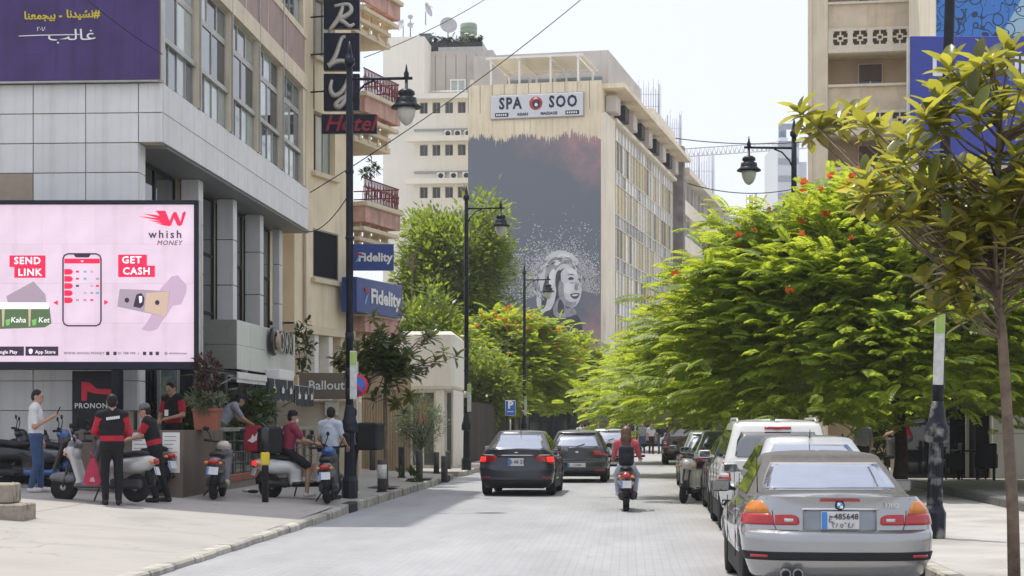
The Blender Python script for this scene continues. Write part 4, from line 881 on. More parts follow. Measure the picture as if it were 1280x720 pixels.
tg = mat('tank_green', (.27,.34,.25), .6); MB().lathe([(.66,0),(.69,.05),(.69,1.55),(.62,1.65),(.2,1.72)], 20).build('shell', tg, tk)
for z in (.4, .8, 1.2): MB().lathe([(.7,z),(.715,z+.04),(.7,z+.08)], 20).build('band', tg, tk)
dish_m = mat('dish_grey', (.5,.5,.48), .5)
def dish(lbl, x, y, Y, r_, rz, tilt=50, mast=1.2):
    p = px(x, y, Y); d = thing('satellite_dish', lbl, 'satellite dish', (p.x, Y, p.z-mast), rz, 'rooftop satellite dishes')
    MB().tube([(0,0,0),(0,0,mast)], .05, 6).build('mast', alu, d)
    M = Matrix.Translation((0,-.1,mast)) @ Matrix.Rotation(R(90-tilt*.35), 4, 'X')
    MB().lathe([(0,.0),(r_*.4,.05*r_),(r_*.75,.17*r_),(r_,.3*r_),(r_*.98,.32*r_),(r_*.7,.2*r_)], 20, M=M).build('reflector', dish_m, d)
    MB().tube([M @ Vector((0,r_*.8,.2*r_)), M @ Vector((0,0,r_*.9))], .03, 5).build('feed_arm', alu, d)
dish('large satellite dish beside the green water tank', 560, 33, 149, .72, .2)
dish('tall upright satellite dish on the dark roof box', 532, 13, 149, .62, 1.2)
dish('tilted satellite dish at the left roof edge', 504, 32, 149, .5, -1.0)
dish('small satellite dish low on the roof mast', 513, 32, 148, .24, 0)
dish('small satellite dish above another on the roof mast', 513, 22, 148, .22, 0, 50, 1.9)
an = thing('roof_mast', 'thin rooftop antenna mast left of the dark box', 'antenna', (px(513, 0, 148.3).x, 148.3, wz(40)), 0)
MB().tube([(0,0,0),(0,0,2.2)], .05, 6).build('pole', alu, an); MB().tube([(-.25,0,1.9),(.3,0,2.1)], .04, 5).build('aerial', alu, an); MB().tube([(-.2,0,2.1),(.2,0,1.7)], .04, 5).build('aerial', alu, an)
rb_ = thing('roof_box', 'dark grey rooftop plant box under the upright dish', 'box', (px(531, 0, 148).x, 148, wz(40)), -R(6))
MB().bbox(-.45, .45, 0, 1.2, 0, 1.15, .03).build('casing', mat('box_grey', (.1,.11,.13), .6), rb_); MB().box(-.5,.5,-.05,1.25,1.152,1.2).build('lid', alu, rb_)

# ================================================================ hazy far background
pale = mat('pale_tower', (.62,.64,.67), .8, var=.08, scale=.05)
TW = thing('distant_tower', 'pale distant tower behind the hanging lantern right', 'tower', (px(985, 0, 270).x, 270, 0))
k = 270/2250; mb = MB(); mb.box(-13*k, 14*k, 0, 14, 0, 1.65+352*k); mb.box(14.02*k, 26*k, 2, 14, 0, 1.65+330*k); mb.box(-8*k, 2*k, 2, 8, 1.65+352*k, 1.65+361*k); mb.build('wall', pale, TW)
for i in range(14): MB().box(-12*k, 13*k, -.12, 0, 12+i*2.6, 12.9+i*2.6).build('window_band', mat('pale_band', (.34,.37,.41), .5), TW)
for x in (-5, -2, 1): MB().tube([(x*k,4,1.65+360*k),(x*k,4,1.65+374*k)], .25, 5).build('aerial', mat('aerial_blue', (.2,.25,.33), .6), TW)
crn_m = mat('crane_grey', (.55,.56,.57), .6)
CR = thing('tower_crane', 'pale tower crane with long lattice jib in the haze', 'crane', (px(968, 0, 300).x, 300, 0))
k = 300/2250; zj = 1.65+345*k; mb = MB()
for dx in (-.9, .9): mb.tube([(dx,0,0),(dx,0,zj)], .14, 4)
for i in range(int(zj/2)): mb.tube([(-.9,0,i*2),(.9,0,i*2+2)], .09, 4)
mb.build('mast', crn_m, CR); mb = MB(); xl = -118*k
for dz in (0, 1.3): mb.tube([(10,0,zj+dz+.3),(xl,0,zj+dz-1.5)], .13, 4)
nb = 34
for i in range(nb):
    a, b_ = lerp(10, xl, i/nb), lerp(10, xl, (i+1)/nb); z0, z1 = lerp(zj+.3, zj-1.5, i/nb), lerp(zj+.3, zj-1.5, (i+1)/nb)
    mb.tube([(a,0,z0),((a+b_)/2,0,(z0+z1)/2+1.3),(b_,0,z1)], .08, 4)
mb.build('jib', crn_m, CR)
def rebar(lbl, x0, x1, y0, y1, Y, nv, nh):
    k = Y/2250; t = thing('rebar_frame', lbl, 'rebar frame', (px(x0, 0, Y).x, Y, 0), 0, 'pale reinforcing bar frames above the roofs'); W_ = (x1-x0)*k; za, zb_ = 1.65+(530-y1)*k, 1.65+(530-y0)*k
    MB().box(0, W_, 0, 5, 0, za).build('slab_block', pale, t); mb = MB()
    for i in range(nv): x = W_*i/(nv-1); mb.tube([(x,0,za),(x,0,zb_+random.uniform(-.8,.6))], .035, 4); mb.tube([(x,4,za),(x,4,zb_+random.uniform(-.8,.6))], .035, 4)
    for j in range(nh): z = lerp(za, zb_, j/nh); mb.tube([(0,0,z),(W_,0,z)], .03, 4)
    for x in (W_*.5, W_*.98): mb.tube([(x,1,za),(x,1,zb_)], .1, 4)
    mb.build('bars', mat('rebar_grey', (.35,.36,.4), .7), t, kind='stuff')
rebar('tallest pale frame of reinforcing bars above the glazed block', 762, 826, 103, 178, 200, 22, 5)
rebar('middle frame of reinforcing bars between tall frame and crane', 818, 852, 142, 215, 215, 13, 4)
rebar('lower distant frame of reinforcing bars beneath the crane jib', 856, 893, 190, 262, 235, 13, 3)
ch = thing('roof_stack', 'pair of thin grey stacks on a roof far down the street', 'chimney', (px(940, 0, 190).x, 190, 0))
k = 190/2250; MB().box(-16*k, 12*k, 1, 8, 0, 1.65+258*k).build('block', grey_c, ch)
for x, h in ((-4, 286), (3, 288)): MB().tube([(x*k,0,0),(x*k,0,1.65+h*k)], .28, 8).build('stack', alu, ch)
for z in (262, 270): MB().tube([(-16*k,0,1.65+z*k),(12*k,0,1.65+z*k)], .06, 5).build('rail', alu, ch)

# ================================================================ shops closing the street
SHP = thing('shop_row', 'dark shopfronts with blue fascia boards closing the far street end', 'shop', st(-15, 121), -AST)
MB().box(0, 36, .8, 8, 0, 5.2).build('wall', mat('shop_brown', (.12,.1,.09), .8, var=.2), SHP)
for i in range(9): window(SHP, .3+i*4, 3.7+i*4, .2, 3.3, .6, [glass_d, glass_d, mat('shop_brown_glass', (.12,.1,.08), .3)], black, 2, 1, .1); MB().bbox(.1+i*4, 3.9+i*4, .2, .7, 3.45, 4.3, .03).build('fascia_board', [blue_s, MC['anthracite'], mat('fascia_maroon', (.1,.02,.02), .5)][[1,2,1,2,0,1,0,1,2][i]], SHP)  # third pane choice is a rougher brown glass
[MB().box(a, a+1.6, .185, .195, 3.8, 3.95).build('pale_print', white_l, SHP) for a in (17.2, 25.0)]
MB().box(-2, 38, -1.2, 1, 4.6, 4.85).build('canopy', cream2, SHP)
for x, w_, h_ in ((28.6, .5, 2.9), (32.5, 2.2, .7)): MB().bbox(x, x+w_, -.25, -.1, 1.4 if w_ < 1 else 1.3, 1.4+h_ if w_ < 1 else 1.3+h_, .02).build('red_panel', red_l, SHP)
bar = thing('street_barrier', 'dark pedestrian railing along the pavement at the street end', 'railing', st(2, 101.6, .16), -AST)
for i in range(26): MB().tube([(i*.4,0,0),(i*.4,0,1.0)], .025, 5).build('baluster', rail_m, bar)
for z in (.12, 1.0): MB().tube([(0,0,z),(10,0,z)], .03, 5).build('rail', rail_m, bar)

# ================================================================ beige building, billboard and low block at right
beige = mat('beige_pier', (.78,.69,.54), .85, var=.1, scale=1, streak=.22)
plast = mat('worn_plaster', (.7,.595,.45), .9, var=.16, scale=1.6, bump=.2, streak=.2, stain=((.7,.62,.5), .9))
rec_m = mat('recess_plaster', (.56,.44,.31), .9, var=.12, scale=1.2)
RB = thing('apartment_building', 'beige apartment building with patterned breeze block screens at upper right', 'building', (11.83, 72, 0), -R(9.7))
k = 72/2250
MB().bbox(0, .8, 0, 12, 0, 25.5, .03).build('pier', beige, RB); MB().bbox(.0, .18, -.06, -.0, 0, 25.5, .02).build('pier_edge', beige, RB); MB().box(.803, 6.4, 1.6, 12, 0, 25.4).build('wall', rec_m, RB)
MB().bbox(5.0, 5.25, -.04, .1, 0, 25.5, .02).build('pier', beige, RB)
bk_v = MB(); s_ = .57
def bzmesh():
    mb = MB(); t = s_/7
    mb.box(0, s_, .05, .07, 0, s_, 1)  # dark backing sheet: its colour stands in for the shade inside the holes
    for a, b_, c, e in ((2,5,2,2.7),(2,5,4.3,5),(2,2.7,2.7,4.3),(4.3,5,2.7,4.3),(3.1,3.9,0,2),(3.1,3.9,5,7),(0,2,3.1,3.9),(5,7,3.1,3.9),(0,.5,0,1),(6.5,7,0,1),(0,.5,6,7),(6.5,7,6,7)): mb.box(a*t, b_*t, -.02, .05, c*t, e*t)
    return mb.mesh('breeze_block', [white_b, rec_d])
white_b = mat('cream_screen', (.76,.7,.58), .8, var=.08, streak=.15); rec_d = mat('screen_hole_shade', (.1,.075,.05), .9)
bzm = bzmesh()
for f in range(-4, 4):
    zo = 15.15+3.3*f
    mb = MB(); hb = [(1.0+i*.775, 1.0+i*.775+s_, zo+1.62, zo+1.62+s_) for i in range(5)]
    MB().box(.803, 5.9, .12, .3, zo+2.3, zo+3.24).build('parapet', plast, RB)
    holed(mb, .803, 5.9, zo+1.45, zo+2.297, hb, .08, .12); mb.build('screen_band', white_b, RB)
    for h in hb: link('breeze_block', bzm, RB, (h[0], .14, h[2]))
    for z in (zo+1.3, zo+3.245): MB().bbox(.803, 5.95, .0, .35, z, z+.145 if z < zo+2 else z+.1, .012).build('slab_edge', white_b, RB)
    MB().box(.803, 6.4, .36, 1.59, zo+1.31, zo+1.44).build('loggia_floor', plast, RB); MB().box(.803, 6.4, .36, 1.59, zo+3.25, zo+3.34).build('loggia_ceiling', plast, RB)
    wf = window(RB, 2.0, 3.0, zo+.02, zo+1.12, 1.5, glass_d, white_b, 2, 1, .05); MB().box(2.05, 2.95, 1.42, 1.47, zo+.42, zo+1.08).build('roller_shutter', mat('shutter_brown', (.12,.09,.07), .7), RB)
MB().tube([(4.95,-.1,17.6),(4.85,-.1,17.0),(4.9,-.1,15.2)], .05, 6).build('hanging_cable', white_p, RB)
# doodle painted wall behind the billboard
dm = bpy.data.materials.new('squiggle_wall'); dm.use_nodes = True; n = dm.node_tree.nodes; l = dm.node_tree.links; b = n['Principled BSDF']; tc = n.new('ShaderNodeTexCoord')
nz = n.new('ShaderNodeTexNoise'); nz.inputs['Scale'].default_value = 1.5; nz.inputs['Detail'].default_value = 1; l.new(tc.outputs['Object'], nz.inputs['Vector'])
ml = n.new('ShaderNodeMath'); ml.operation = 'MULTIPLY'; ml.inputs[1].default_value = 4; l.new(nz.outputs[0], ml.inputs[0]); fr = n.new('ShaderNodeMath'); fr.operation = 'PINGPONG'; fr.inputs[1].default_value = .5; l.new(ml.outputs[0], fr.inputs[0])
lt = n.new('ShaderNodeMath'); lt.operation = 'LESS_THAN'; lt.inputs[1].default_value = .05; l.new(fr.outputs[0], lt.inputs[0])
vo = n.new('ShaderNodeTexVoronoi'); vo.feature = 'F1'; vo.inputs['Scale'].default_value = 1.7; va = n.new('ShaderNodeVectorMath'); va.operation = 'MULTIPLY_ADD'; va.inputs[1].default_value = (.35,.35,.35); l.new(nz.outputs['Color'], va.inputs[0]); l.new(tc.outputs['Object'], va.inputs[2]); l.new(va.outputs[0], vo.inputs['Vector']); vp = n.new('ShaderNodeMath'); vp.operation = 'PINGPONG'; vp.inputs[1].default_value = .2; l.new(vo.outputs['Distance'], vp.inputs[0]); lv = n.new('ShaderNodeMath'); lv.operation = 'LESS_THAN'; lv.inputs[1].default_value = .035; l.new(vp.outputs[0], lv.inputs[0])
mxm = n.new('ShaderNodeMath'); mxm.operation = 'MAXIMUM'; l.new(lt.outputs[0], mxm.inputs[0]); l.new(lv.outputs[0], mxm.inputs[1])
mx = n.new('ShaderNodeMix'); mx.data_type = 'RGBA'; l.new(mxm.outputs[0], mx.inputs[0]); mx.inputs[7].default_value = (.03,.06,.12,1)
sx = n.new('ShaderNodeSeparateXYZ'); l.new(tc.outputs['Object'], sx.inputs[0]); sk = n.new('ShaderNodeMath'); sk.operation = 'MULTIPLY_ADD'; l.new(sx.outputs[2], sk.inputs[0]); sk.inputs[1].default_value = -.55; l.new(sx.outputs[0], sk.inputs[2])
gt = n.new('ShaderNodeMath'); gt.operation = 'GREATER_THAN'; gt.inputs[1].default_value = -6.35; l.new(sk.outputs[0], gt.inputs[0])
m2 = n.new('ShaderNodeMix'); m2.data_type = 'RGBA'; l.new(gt.outputs[0], m2.inputs[0]); m2.inputs[6].default_value = (.06,.22,.6,1); m2.inputs[7].default_value = (.36,.55,.66,1)
l.new(m2.outputs[2], mx.inputs[6]); l.new(mx.outputs[2], b.inputs['Base Color']); b.inputs['Roughness'].default_value = .7
DW = thing('painted_block', 'building with blue wall of squiggly line drawings at top right', 'building', (px(1170, 0, 66).x, 66, 0), 0)
MB().box(0, 9, .05, 4.5, 0, 23).build('wall', cream2, DW); MB().box(0.02, 8.9, .0, .045, 14.6, 22.5).build('painted_wall', dm, DW)
bbm = mat('billboard_blue', (.035,.055,.34), .45, var=.05)
BB = thing('rooftop_billboard', 'deep blue billboard with white block letters behind the broad leaved tree', 'billboard', (px(1138, 0, 60).x, 60, 0), 0)
k = 60/2250; z0, z1 = 1.65+(530-205)*k, 1.65+(530-45)*k
MB().bbox(0, 7.5, 0, .35, z0, z1, .02).build('panel', bbm, BB); MB().bbox(-.06, .0, .02, .33, z0, z1, .01).build('edge', alu, BB)
text('L', 29*k*1.33*.9, white_l, BB, (26*k, -.012, z0+(205-84)*k), align='LEFT', bold=.02); text('UN', 29*k*1.33*.9, white_l, BB, (112*k, -.012, z0+(205-84)*k), align='LEFT', bold=.02)
for x in (.8, 3.5, 6.5): MB().tube([(x,.6,5.9),(x,.6,z1-.3)], .1, 8).build('support', steel_d, BB)
LB = thing('low_building', 'low pale building with dark glass entrance behind the right hand trees', 'building', (12.35, 46.2, 0), -AST)
wht = mat('pale_stone_wall', (.5,.48,.42), .75, var=.08, scale=1)
mb = MB(); holed(mb, 0, 8, .2, 6, [], 0, .2); mb.box(0, 8, .21, 4, .2, 5.9); mb.quad((0,.0,.2),(0,.21,.2),(0,.21,6),(0,0,6)); mb.build('wall', wht, LB)
for z in (1.4, 2.6, 3.8): MB().box(.005, 7.9, -.006, -.0, z, z+.02).build('wall_joint', MC['joint_grey'], LB)
MB().box(-1.9, -.0, 2.2, 4, 0, 5.8).build('side_wall', MC['shop_brown'], LB)
for i in range(3): window(LB, -1.9+i*.62, -1.9+i*.62+.6, .3, 3.0, 2.1, glass_d, black, 1, 2, .05)
MB().box(-.5, -.42, 1.0, 1.1, .25, 3.0).build('post', mat('post_light', (.4,.4,.38), .5), LB); MB().box(-.35, -.05, .5, 1.6, .25, 3.1).build('dark_pier', black, LB)
# ================================================================ street lamps
lamp_gl = mat('lamp_glass', (.5,.49,.42), .12, var=.1, ior=1.5)
sticker_g = mat('sticker_green', (.35,.5,.12), .6, var=.1); paper = mat('worn_paper', (.6,.6,.57), .8, var=.2, scale=9)
steel_w = mat('worn_lamp_post_paint', (.018, .022, .03), .5, var=.3, scale=9, stain=((.3, .29, .27), 4.5))
def lamp(lbl, X, Y, z0, side=1, top=8.95, tilt=0, sticker=None, arm_top=None, low=None):
    low = low or steel_d
    t = thing('street_lamp', lbl, 'street lamp', (X, Y, z0), 0, 'old style street lamps along the street'); t.rotation_euler.y = tilt
    H_ = top-z0
    b_ = MB().lathe([(.16,0),(.16,.34),(.13,.4),(.115,.44)], 8, sm=False).build('base', low, t)
    mb = MB(); P = []
    nf = 32
    for z, r_ in ((.44, .108), (1.28, .095)):
        for j in range(nf): a = 2*PI*j/nf; q = r_-(.012 if j % 2 else 0); P.append((q*math.cos(a), q*math.sin(a), z))
    mb.add(P, [(j, (j+1) % nf, nf+(j+1) % nf, nf+j) for j in range(nf)]); mb.build('fluted_shaft', low, t)
    MB().lathe([(.1,1.28),(.155,1.3),(.165,1.36),(.15,1.4),(.165,1.44),(.15,1.5),(.12,1.58),(.1,1.72),(.085,1.8),(.078,1.84)], 16).build('collar', low, t)
    MB().lathe([(.075,1.84),(.07,H_-1.2),(.062,H_-.28)], 12).build('pole', steel_d, t)
    for z in (3.2, 5.1, 6.4): MB().lathe([(.075,z),(.085,z+.01),(.085,z+.06),(.075,z+.07)], 12).build('pole_band', steel_d, t)
    MB().lathe([(.06,H_-.28),(.1,H_-.24),(.1,H_-.14),(.07,H_-.12),(.05,H_-.02),(.012,H_+.2)], 12).build('finial', steel_d, t)
    za = H_-.55; x1 = 1.12*side
    MB().tube([(0,0,za),(x1+.12*side,0,za+.02)], .03, 8).build('arm', steel_d, t)
    MB().tube([(0,0,za-.55),(.12*side,0,za-.3),(.3*side,0,za-.1),(.5*side,0,za-.02)], .02, 6).build('brace', steel_d, t)
    MB().lathe([(.0,-.0),(.05,.04),(.05,.12),(.03,.16),(.008,.3)], 8, (x1,0,za)).build('arm_finial', steel_d, t)
    ln = MB().lathe([(.03,0),(.03,-.18),(.1,-.2),(.16,-.24),(.17,-.3),(.12,-.34),(.2,-.37),(.21,-.46),(.22,-.48),(.3,-.54),(.3,-.57),(.2,-.55)], 20, (x1,0,za)).build('lantern', steel_d, t)
    MB().lathe([(.18,-.56),(.19,-.62),(.16,-.75),(.1,-.86),(.03,-.91)], 16, (x1,0,za)).build('glass_bowl', lamp_gl, ln)
    if sticker:
        s0, s1, dx = sticker; MB().bbox(dx-.075, dx+.06, -.12, -.085, s0, s1, .006).build('notice_strip', paper, t); MB().bbox(dx-.07, dx+.055, -.124, -.119, lerp(s0,s1,.7), s1-.02, .001).build('notice_print', sticker_g, t)
    for z in (1.95, 2.35): MB().lathe([(.082,0),(.084,.22)], 12, (0,0,z)).build('bill_wrap', random.choice([paper, steel_d]), t)
    return t
p = px(437, 0, 35.5); LP1 = lamp('street lamp rising in front of the hotel signs near the parked scooters', p.x, 35.5, .19, 1, 9.0, 0, (1.95, 2.9, .09))
p = px(583, 0, 58.5); lamp('street lamp beside the white shop pavilion at the kerb', p.x, 58.5, .15, 1, 9.2, 0, (1.9, 2.8, .1))
p = px(655.5, 0, 85); lamp('smallest street lamp before the painted wall portrait', p.x, 85, .15, 1, 9.0, 0, (1.9, 2.8, .06))
p = px(1167, 0, 24.2); lamp('worn street lamp close behind the silver convertible at right', p.x, 24.2, .115, 1, 9.3, R(1.75), (2.06, 3.05, -.02), None, steel_w)
p = px(992.5, 0, 44.7); lamp('street lamp rising from the flowering tree on the right with lantern to left', p.x, 44.7, .11, -1, 9.05)
MB().lathe([(.085,0),(.088,.16)], 12, (0,0,3.1)).build('cable_clamp', steel_d, LP1)
# hanging wires
wire = mat('black_cable', (.03,.03,.032), .6, var=0)
def cable(lbl, a, b_, sag, r_=.012):
    a, b_ = Vector(a), Vector(b_); P = [a.lerp(b_, t)-Vector((0,0,sag*4*t*(1-t))) for t in np.linspace(0, 1, 17)]; o = MB().tube([p-a for p in P], r_, 5).build('cable', wire, None, a)
    tag(o, lbl, 'cable', 'overhead cables')
cable('cable from the grey building edge to the first street lamp', st(-8.98, 49.5, 7.0), px(437, 242, 35.5), .25)
cable('long cable rising across the mural building to the top of the sky', px(352, 262, 52), px(735, -8, 60), .3, .016)
cable('cable crossing the purple banner', px(100, -8, 34.2), px(203, 68, 34.2), .05, .01)
cable('cable sagging from second lamp towards the large dark tree', px(583, 346, 58.4), px(520, 392, 58), .9, .014)
cable('cable between the second and third street lamps', px(601, 440, 64), px(655, 405, 84.9), .3, .014)
cable('cable under the crane jib far away', px(850, 226, 180), px(1010, 232, 180), 1.0, .05)
cable('cable above the crane jib far away', px(838, 172, 180), px(1010, 177, 180), .4, .05)
cable('thin cable from the hotel roof to the upper sky', px(455, 72, 60), px(615, -6, 66), .15, .014)

# ================================================================ bollards, signs
def bollard(lbl, x, Y, h=.72, r_=.085, m=None):
    p = px(x, 0, Y); z = plaza_z(p.x, Y) if Y < 52 else .15
    t = thing('bollard', lbl, 'bollard', (p.x, Y, z), 0, 'grey metal bollards on the left pavement')
    MB().lathe([(r_,0),(r_,h-.02),(r_-.015,h)], 14).build('shaft', m or mat('bollard_grey', (.07,.07,.07), .6, .2, var=.3), t); MB().lathe([(r_+.03,0),(r_+.03,.03),(r_,.035)], 14).build('base_ring', steel_d, t)
    return t
b1 = bollard('grey bollard with torn stickers beside the small magnolia trunk', 477.5, 39.0, .7, .1); MB().lathe([(.102,.3),(.1025,.6)], 14).build('sticker', paper, b1)
bollard('grey bollard in front of the tan corrugated gate', 502, 48.0, .82)
bollard('grey bollard left of the olive tree stem', 524, 46, .8); bollard('grey bollard right of the olive tree near the kerb', 555.5, 45.5, .68); bollard('grey bollard before the white shop window', 545.5, 54.5, .65)
bollard('short grey bollard farther back by the white shop corner', 560, 60, .6); bollard('far left grey bollard before the gate edge', 465.5, 52, .8)
p = px(331.5, 0, 32.4); yb = thing('bollard', 'black bollard with a yellow band on the plaza', 'bollard', (p.x, 32.4, plaza_z(p.x, 32.4)))
MB().lathe([(.062,0),(.062,.98),(.07,1.0),(.07,1.32),(.05,1.34)], 16).build('shaft', blackgl, yb); MB().bbox(-.075,.075,-.075,.075,.66,.9,.02).build('yellow_band', mat('yellow_reflector', (.75,.55,.03), .4, var=.1), yb)
p = px(446, 0, 37.5); ns = thing('road_sign', 'round blue no parking sign with red rim behind the first lamp', 'road sign', (p.x, 37.5, .2))
MB().tube([(0,.03,0),(0,.03,2.75)], .03, 8).build('post', alu, ns); zs = 1.65+(530-494)*37.5/2250
MB().lathe([(0,0),(.235,0),(.235,.02),(0,.02)], 28, (0,-.01,zs), 'Y').build('red_rim', red_l, ns); MB().lathe([(0,0),(.185,0),(.185,.008)], 28, (0,-.018,zs), 'Y').build('blue_disc', mat('sign_blue_bright', (.03,.13,.5), .4, var=0), ns)
MB().cbox((0,0,0),(.4,.01,.05), M=Matrix.Translation((0,-.024,zs)) @ Matrix.Rotation(R(45),4,'Y')).build('red_bar', red_l, ns)
p = px(638, 0, 78); ps = thing('parking_sign', 'square blue parking sign with white P at the trees', 'road sign', (p.x, 78, .15)); q = 78/2250
MB().tube([(0,.04,0),(0,.04,1.7)], .035, 6).build('post', alu, ps); MB().bbox(-6.5*q, 6.5*q, -.02, .02, 1.65+10.5*q-.15, 1.65+29.5*q-.15, .01).build('plate', white_p, ps); MB().bbox(-6*q, 6*q, -.03, -.02, 1.65+11*q-.15, 1.65+29*q-.15, .004).build('blue_face', MC['sign_blue_bright'], ps)
text('P', 9*q*1.4, white_l, ps, (0,-.035,1.5+23.5*q), bold=.02); MB().box(-4*q,4*q,-.034,-.031,1.5+15*q,1.5+16*q).build('print_line', white_l, ps)
p = px(822, 0, 97); ds = thing('road_sign', 'blue direction sign at the far end of the street', 'road sign', (p.x-1.2, 97, .1)); MB().tube([(0,0,0),(0,0,2.8)], .04, 6).build('post', alu, ds); MB().bbox(-.8,.8,-.04,-.02,2.5,3.2,.02).build('plate', MC['sign_blue_bright'], ds); MB().box(-.6,.6,-.045,-.041,2.7,2.76).build('print_line', white_l, ds)
p = px(748, 0, 95); ds = thing('road_sign', 'small blue sign far away left of the rider', 'road sign', (p.x, 95, .1)); MB().tube([(0,0,0),(0,0,2.8)], .04, 6).build('post', alu, ds); MB().bbox(-.4,.4,-.04,-.02,1.9,2.6,.02).build('plate', MC['sign_blue_bright'], ds); text('P', .4, white_l, ds, (0,-.06,2.25))
# stone bench block and tables at right
p = px(1150, 0, 48.5); bn_ = thing('stone_bench', 'dark topped stone bench block under the flowering tree', 'bench', (p.x, 48.5, .11), -AST)
MB().bbox(-.75,.95,0,.8,.0,.16,.015).build('plinth', mat('bench_stone', (.4,.36,.3), .8), bn_); MB().bbox(-.68,.88,.05,.75,.162,.72,.015).build('body', MC['bench_stone'], bn_); MB().bbox(-.78,.98,-.04,.82,.722,1.16,.02).build('top_block', mat('bench_top', (.09,.085,.075), .5), bn_)
MB().lathe([(0,0),(.05,0),(.05,.01)], 10, (.1,-.052,.95), 'Y').build('red_mark', red_l, bn_)
def cafe_set(lbl, x, y, Y):
    p = px(x, y, Y); t = thing('cafe_table', lbl, 'table', (p.x, Y, .255)); MB().bbox(-.4,.4,-.35,.35,.7,.74,.01).build('top', black, t)
    for a, b_ in ((-.33,-.28),(.33,-.28),(-.33,.28),(.33,.28)): MB().tube([(a,b_,0),(a,b_,.7)], .02, 6).build('leg', black, t)
def cafe_chair(lbl, x, Y, rz):
    p = px(x, 0, Y); t = thing('cafe_chair', lbl, 'chair', (p.x, Y, .255), rz); MB().bbox(-.24,.24,-.24,.24,.4,.5,.03).build('seat', black, t); MB().bbox(-.25,.25,.2,.28,.3,.92,.03).build('backrest', black, t)
    for a in (-1, 1): MB().bbox(a*.25-.03,a*.25+.03,-.22,.2,.3,.66,.02).build('armrest', black, t)
    for a in (-.2,.2):
        for b_ in (-.2,.2): MB().tube([(a,b_,0),(a,b_,.4)], .02, 6).build('leg', black, t)
cafe_set('black cafe table before the dark glass entrance at right', 1212, 580, 45.5); cafe_chair('black cafe armchair left of the table', 1190, 45.2, R(-90)); cafe_chair('black cafe armchair right of the table near the pale wall', 1232, 44.6, R(170))

# ================================================================ trees and plants
lf_poin = leafmat('poinciana_leaf', (.18,.255,.038), (.6,.7,.06), trans=.5, var=.35, gloss=.5)
lf_mag = leafmat('magnolia_leaf', (.075,.1,.022), (.56,.54,.06), back=(.17,.13,.035), trans=.45, var=.5, gloss=.22)
lf_magd = leafmat('dark_magnolia_leaf', (.05,.085,.022), (.22,.28,.04), back=(.12,.09,.035), trans=.35, var=.4, gloss=.25)
lf_fic = leafmat('ficus_leaf', (.075,.12,.022), (.4,.5,.04), trans=.42, var=.4, gloss=.35)
lf_oli = leafmat('olive_leaf', (.15,.18,.115), (.25,.3,.13), trans=.3, var=.3, gloss=.4)
lf_pot = leafmat('potted_leaf', (.03,.06,.016), (.1,.17,.02), trans=.3, var=.4)
lf_red = leafmat('red_shrub_leaf', (.06,.03,.025), (.13,.05,.04), trans=.3, var=.4)
flow = leafmat('orange_flower', (.75,.13,.02), (.85,.2,.03), trans=.35, var=.3, gloss=.6)
bark = mat('bark', (.17,.125,.09), .9, var=.35, scale=9, bump=.6, bscale=30, streak=.25); bark_d = mat('dark_bark', (.06,.045,.032), .9, var=.3, scale=8, bump=.5)
def frond_arr():
    V = []; F = []
    n_ = 9
    def zc(t): return .10*math.sin(t*2.2)-.19*t*t
    for i in range(n_):
        t = .08+.92*i/n_; Lp = .27*(1-.55*abs(t-.42)**1.3*1.3)
        for s_ in (-1, 1):
            b0 = np.array([0, t, zc(t)]); d = np.array([s_*.86, .5, -.1]); d /= np.linalg.norm(d); p_ = np.array([-d[1]*s_, abs(d[0]), 0])*.066
            o = len(V); V += [b0, b0+d*Lp*.5+p_+[0,0,.01], b0+d*Lp+[0,0,-.04], b0+d*Lp*.5-p_+[0,0,.01]]; F.append((o, o+1, o+2, o+3))
    for t0, t1 in ((0,.5),(.5,1.05)): o = len(V); V += [np.array([-.008,t0,zc(t0)]), np.array([.008,t0,zc(t0)]), np.array([.005,t1,zc(t1)]), np.array([-.005,t1,zc(t1)])]; F.append((o,o+1,o+2,o+3))
    return np.array(V), np.array(F)
def leaf_arr(wd=.23, fold=.07, droop=.16):
    ts = (0, .25, .55, .82, 1.0); V = []; F = []
    for t in ts:
        w_ = wd*math.sin(PI*min(1, t*.92+.05))**.8 if t < 1 else 0.004
        z = -droop*t*t
        V += [(-w_, t, z+fold*w_/wd), (0, t, z), (w_, t, z+fold*w_/wd)]
    for i in range(len(ts)-1):
        for j in (0, 1): a = i*3+j; F.append((a, a+1, a+4, a+3))
    return np.array(V, float), np.array(F)
FR_V, FR_F = frond_arr(); LF_V, LF_F = leaf_arr(); 
QL_V = np.array([(0,0,0),(.24,.5,.03),(0,1,-.08),(-.24,.5,.03)], float); QL_F = np.array([(0,1,2,3)])
def frames(dirs, ups):
    y = dirs/np.linalg.norm(dirs, axis=1)[:, None]; x = np.cross(y, ups); x /= np.maximum(np.linalg.norm(x, axis=1), 1e-6)[:, None]; z = np.cross(x, y); return np.stack([x, y, z], 2)   # columns
def scatter(V, F, pos, Rm, sc):
    P = np.einsum('nij,vj->nvi', Rm, V)*sc[:, None, None] + pos[:, None, :]
    return P.reshape(-1, 3), (F[None]+np.arange(len(pos))[:, None, None]*len(V)).reshape(-1, F.shape[1])
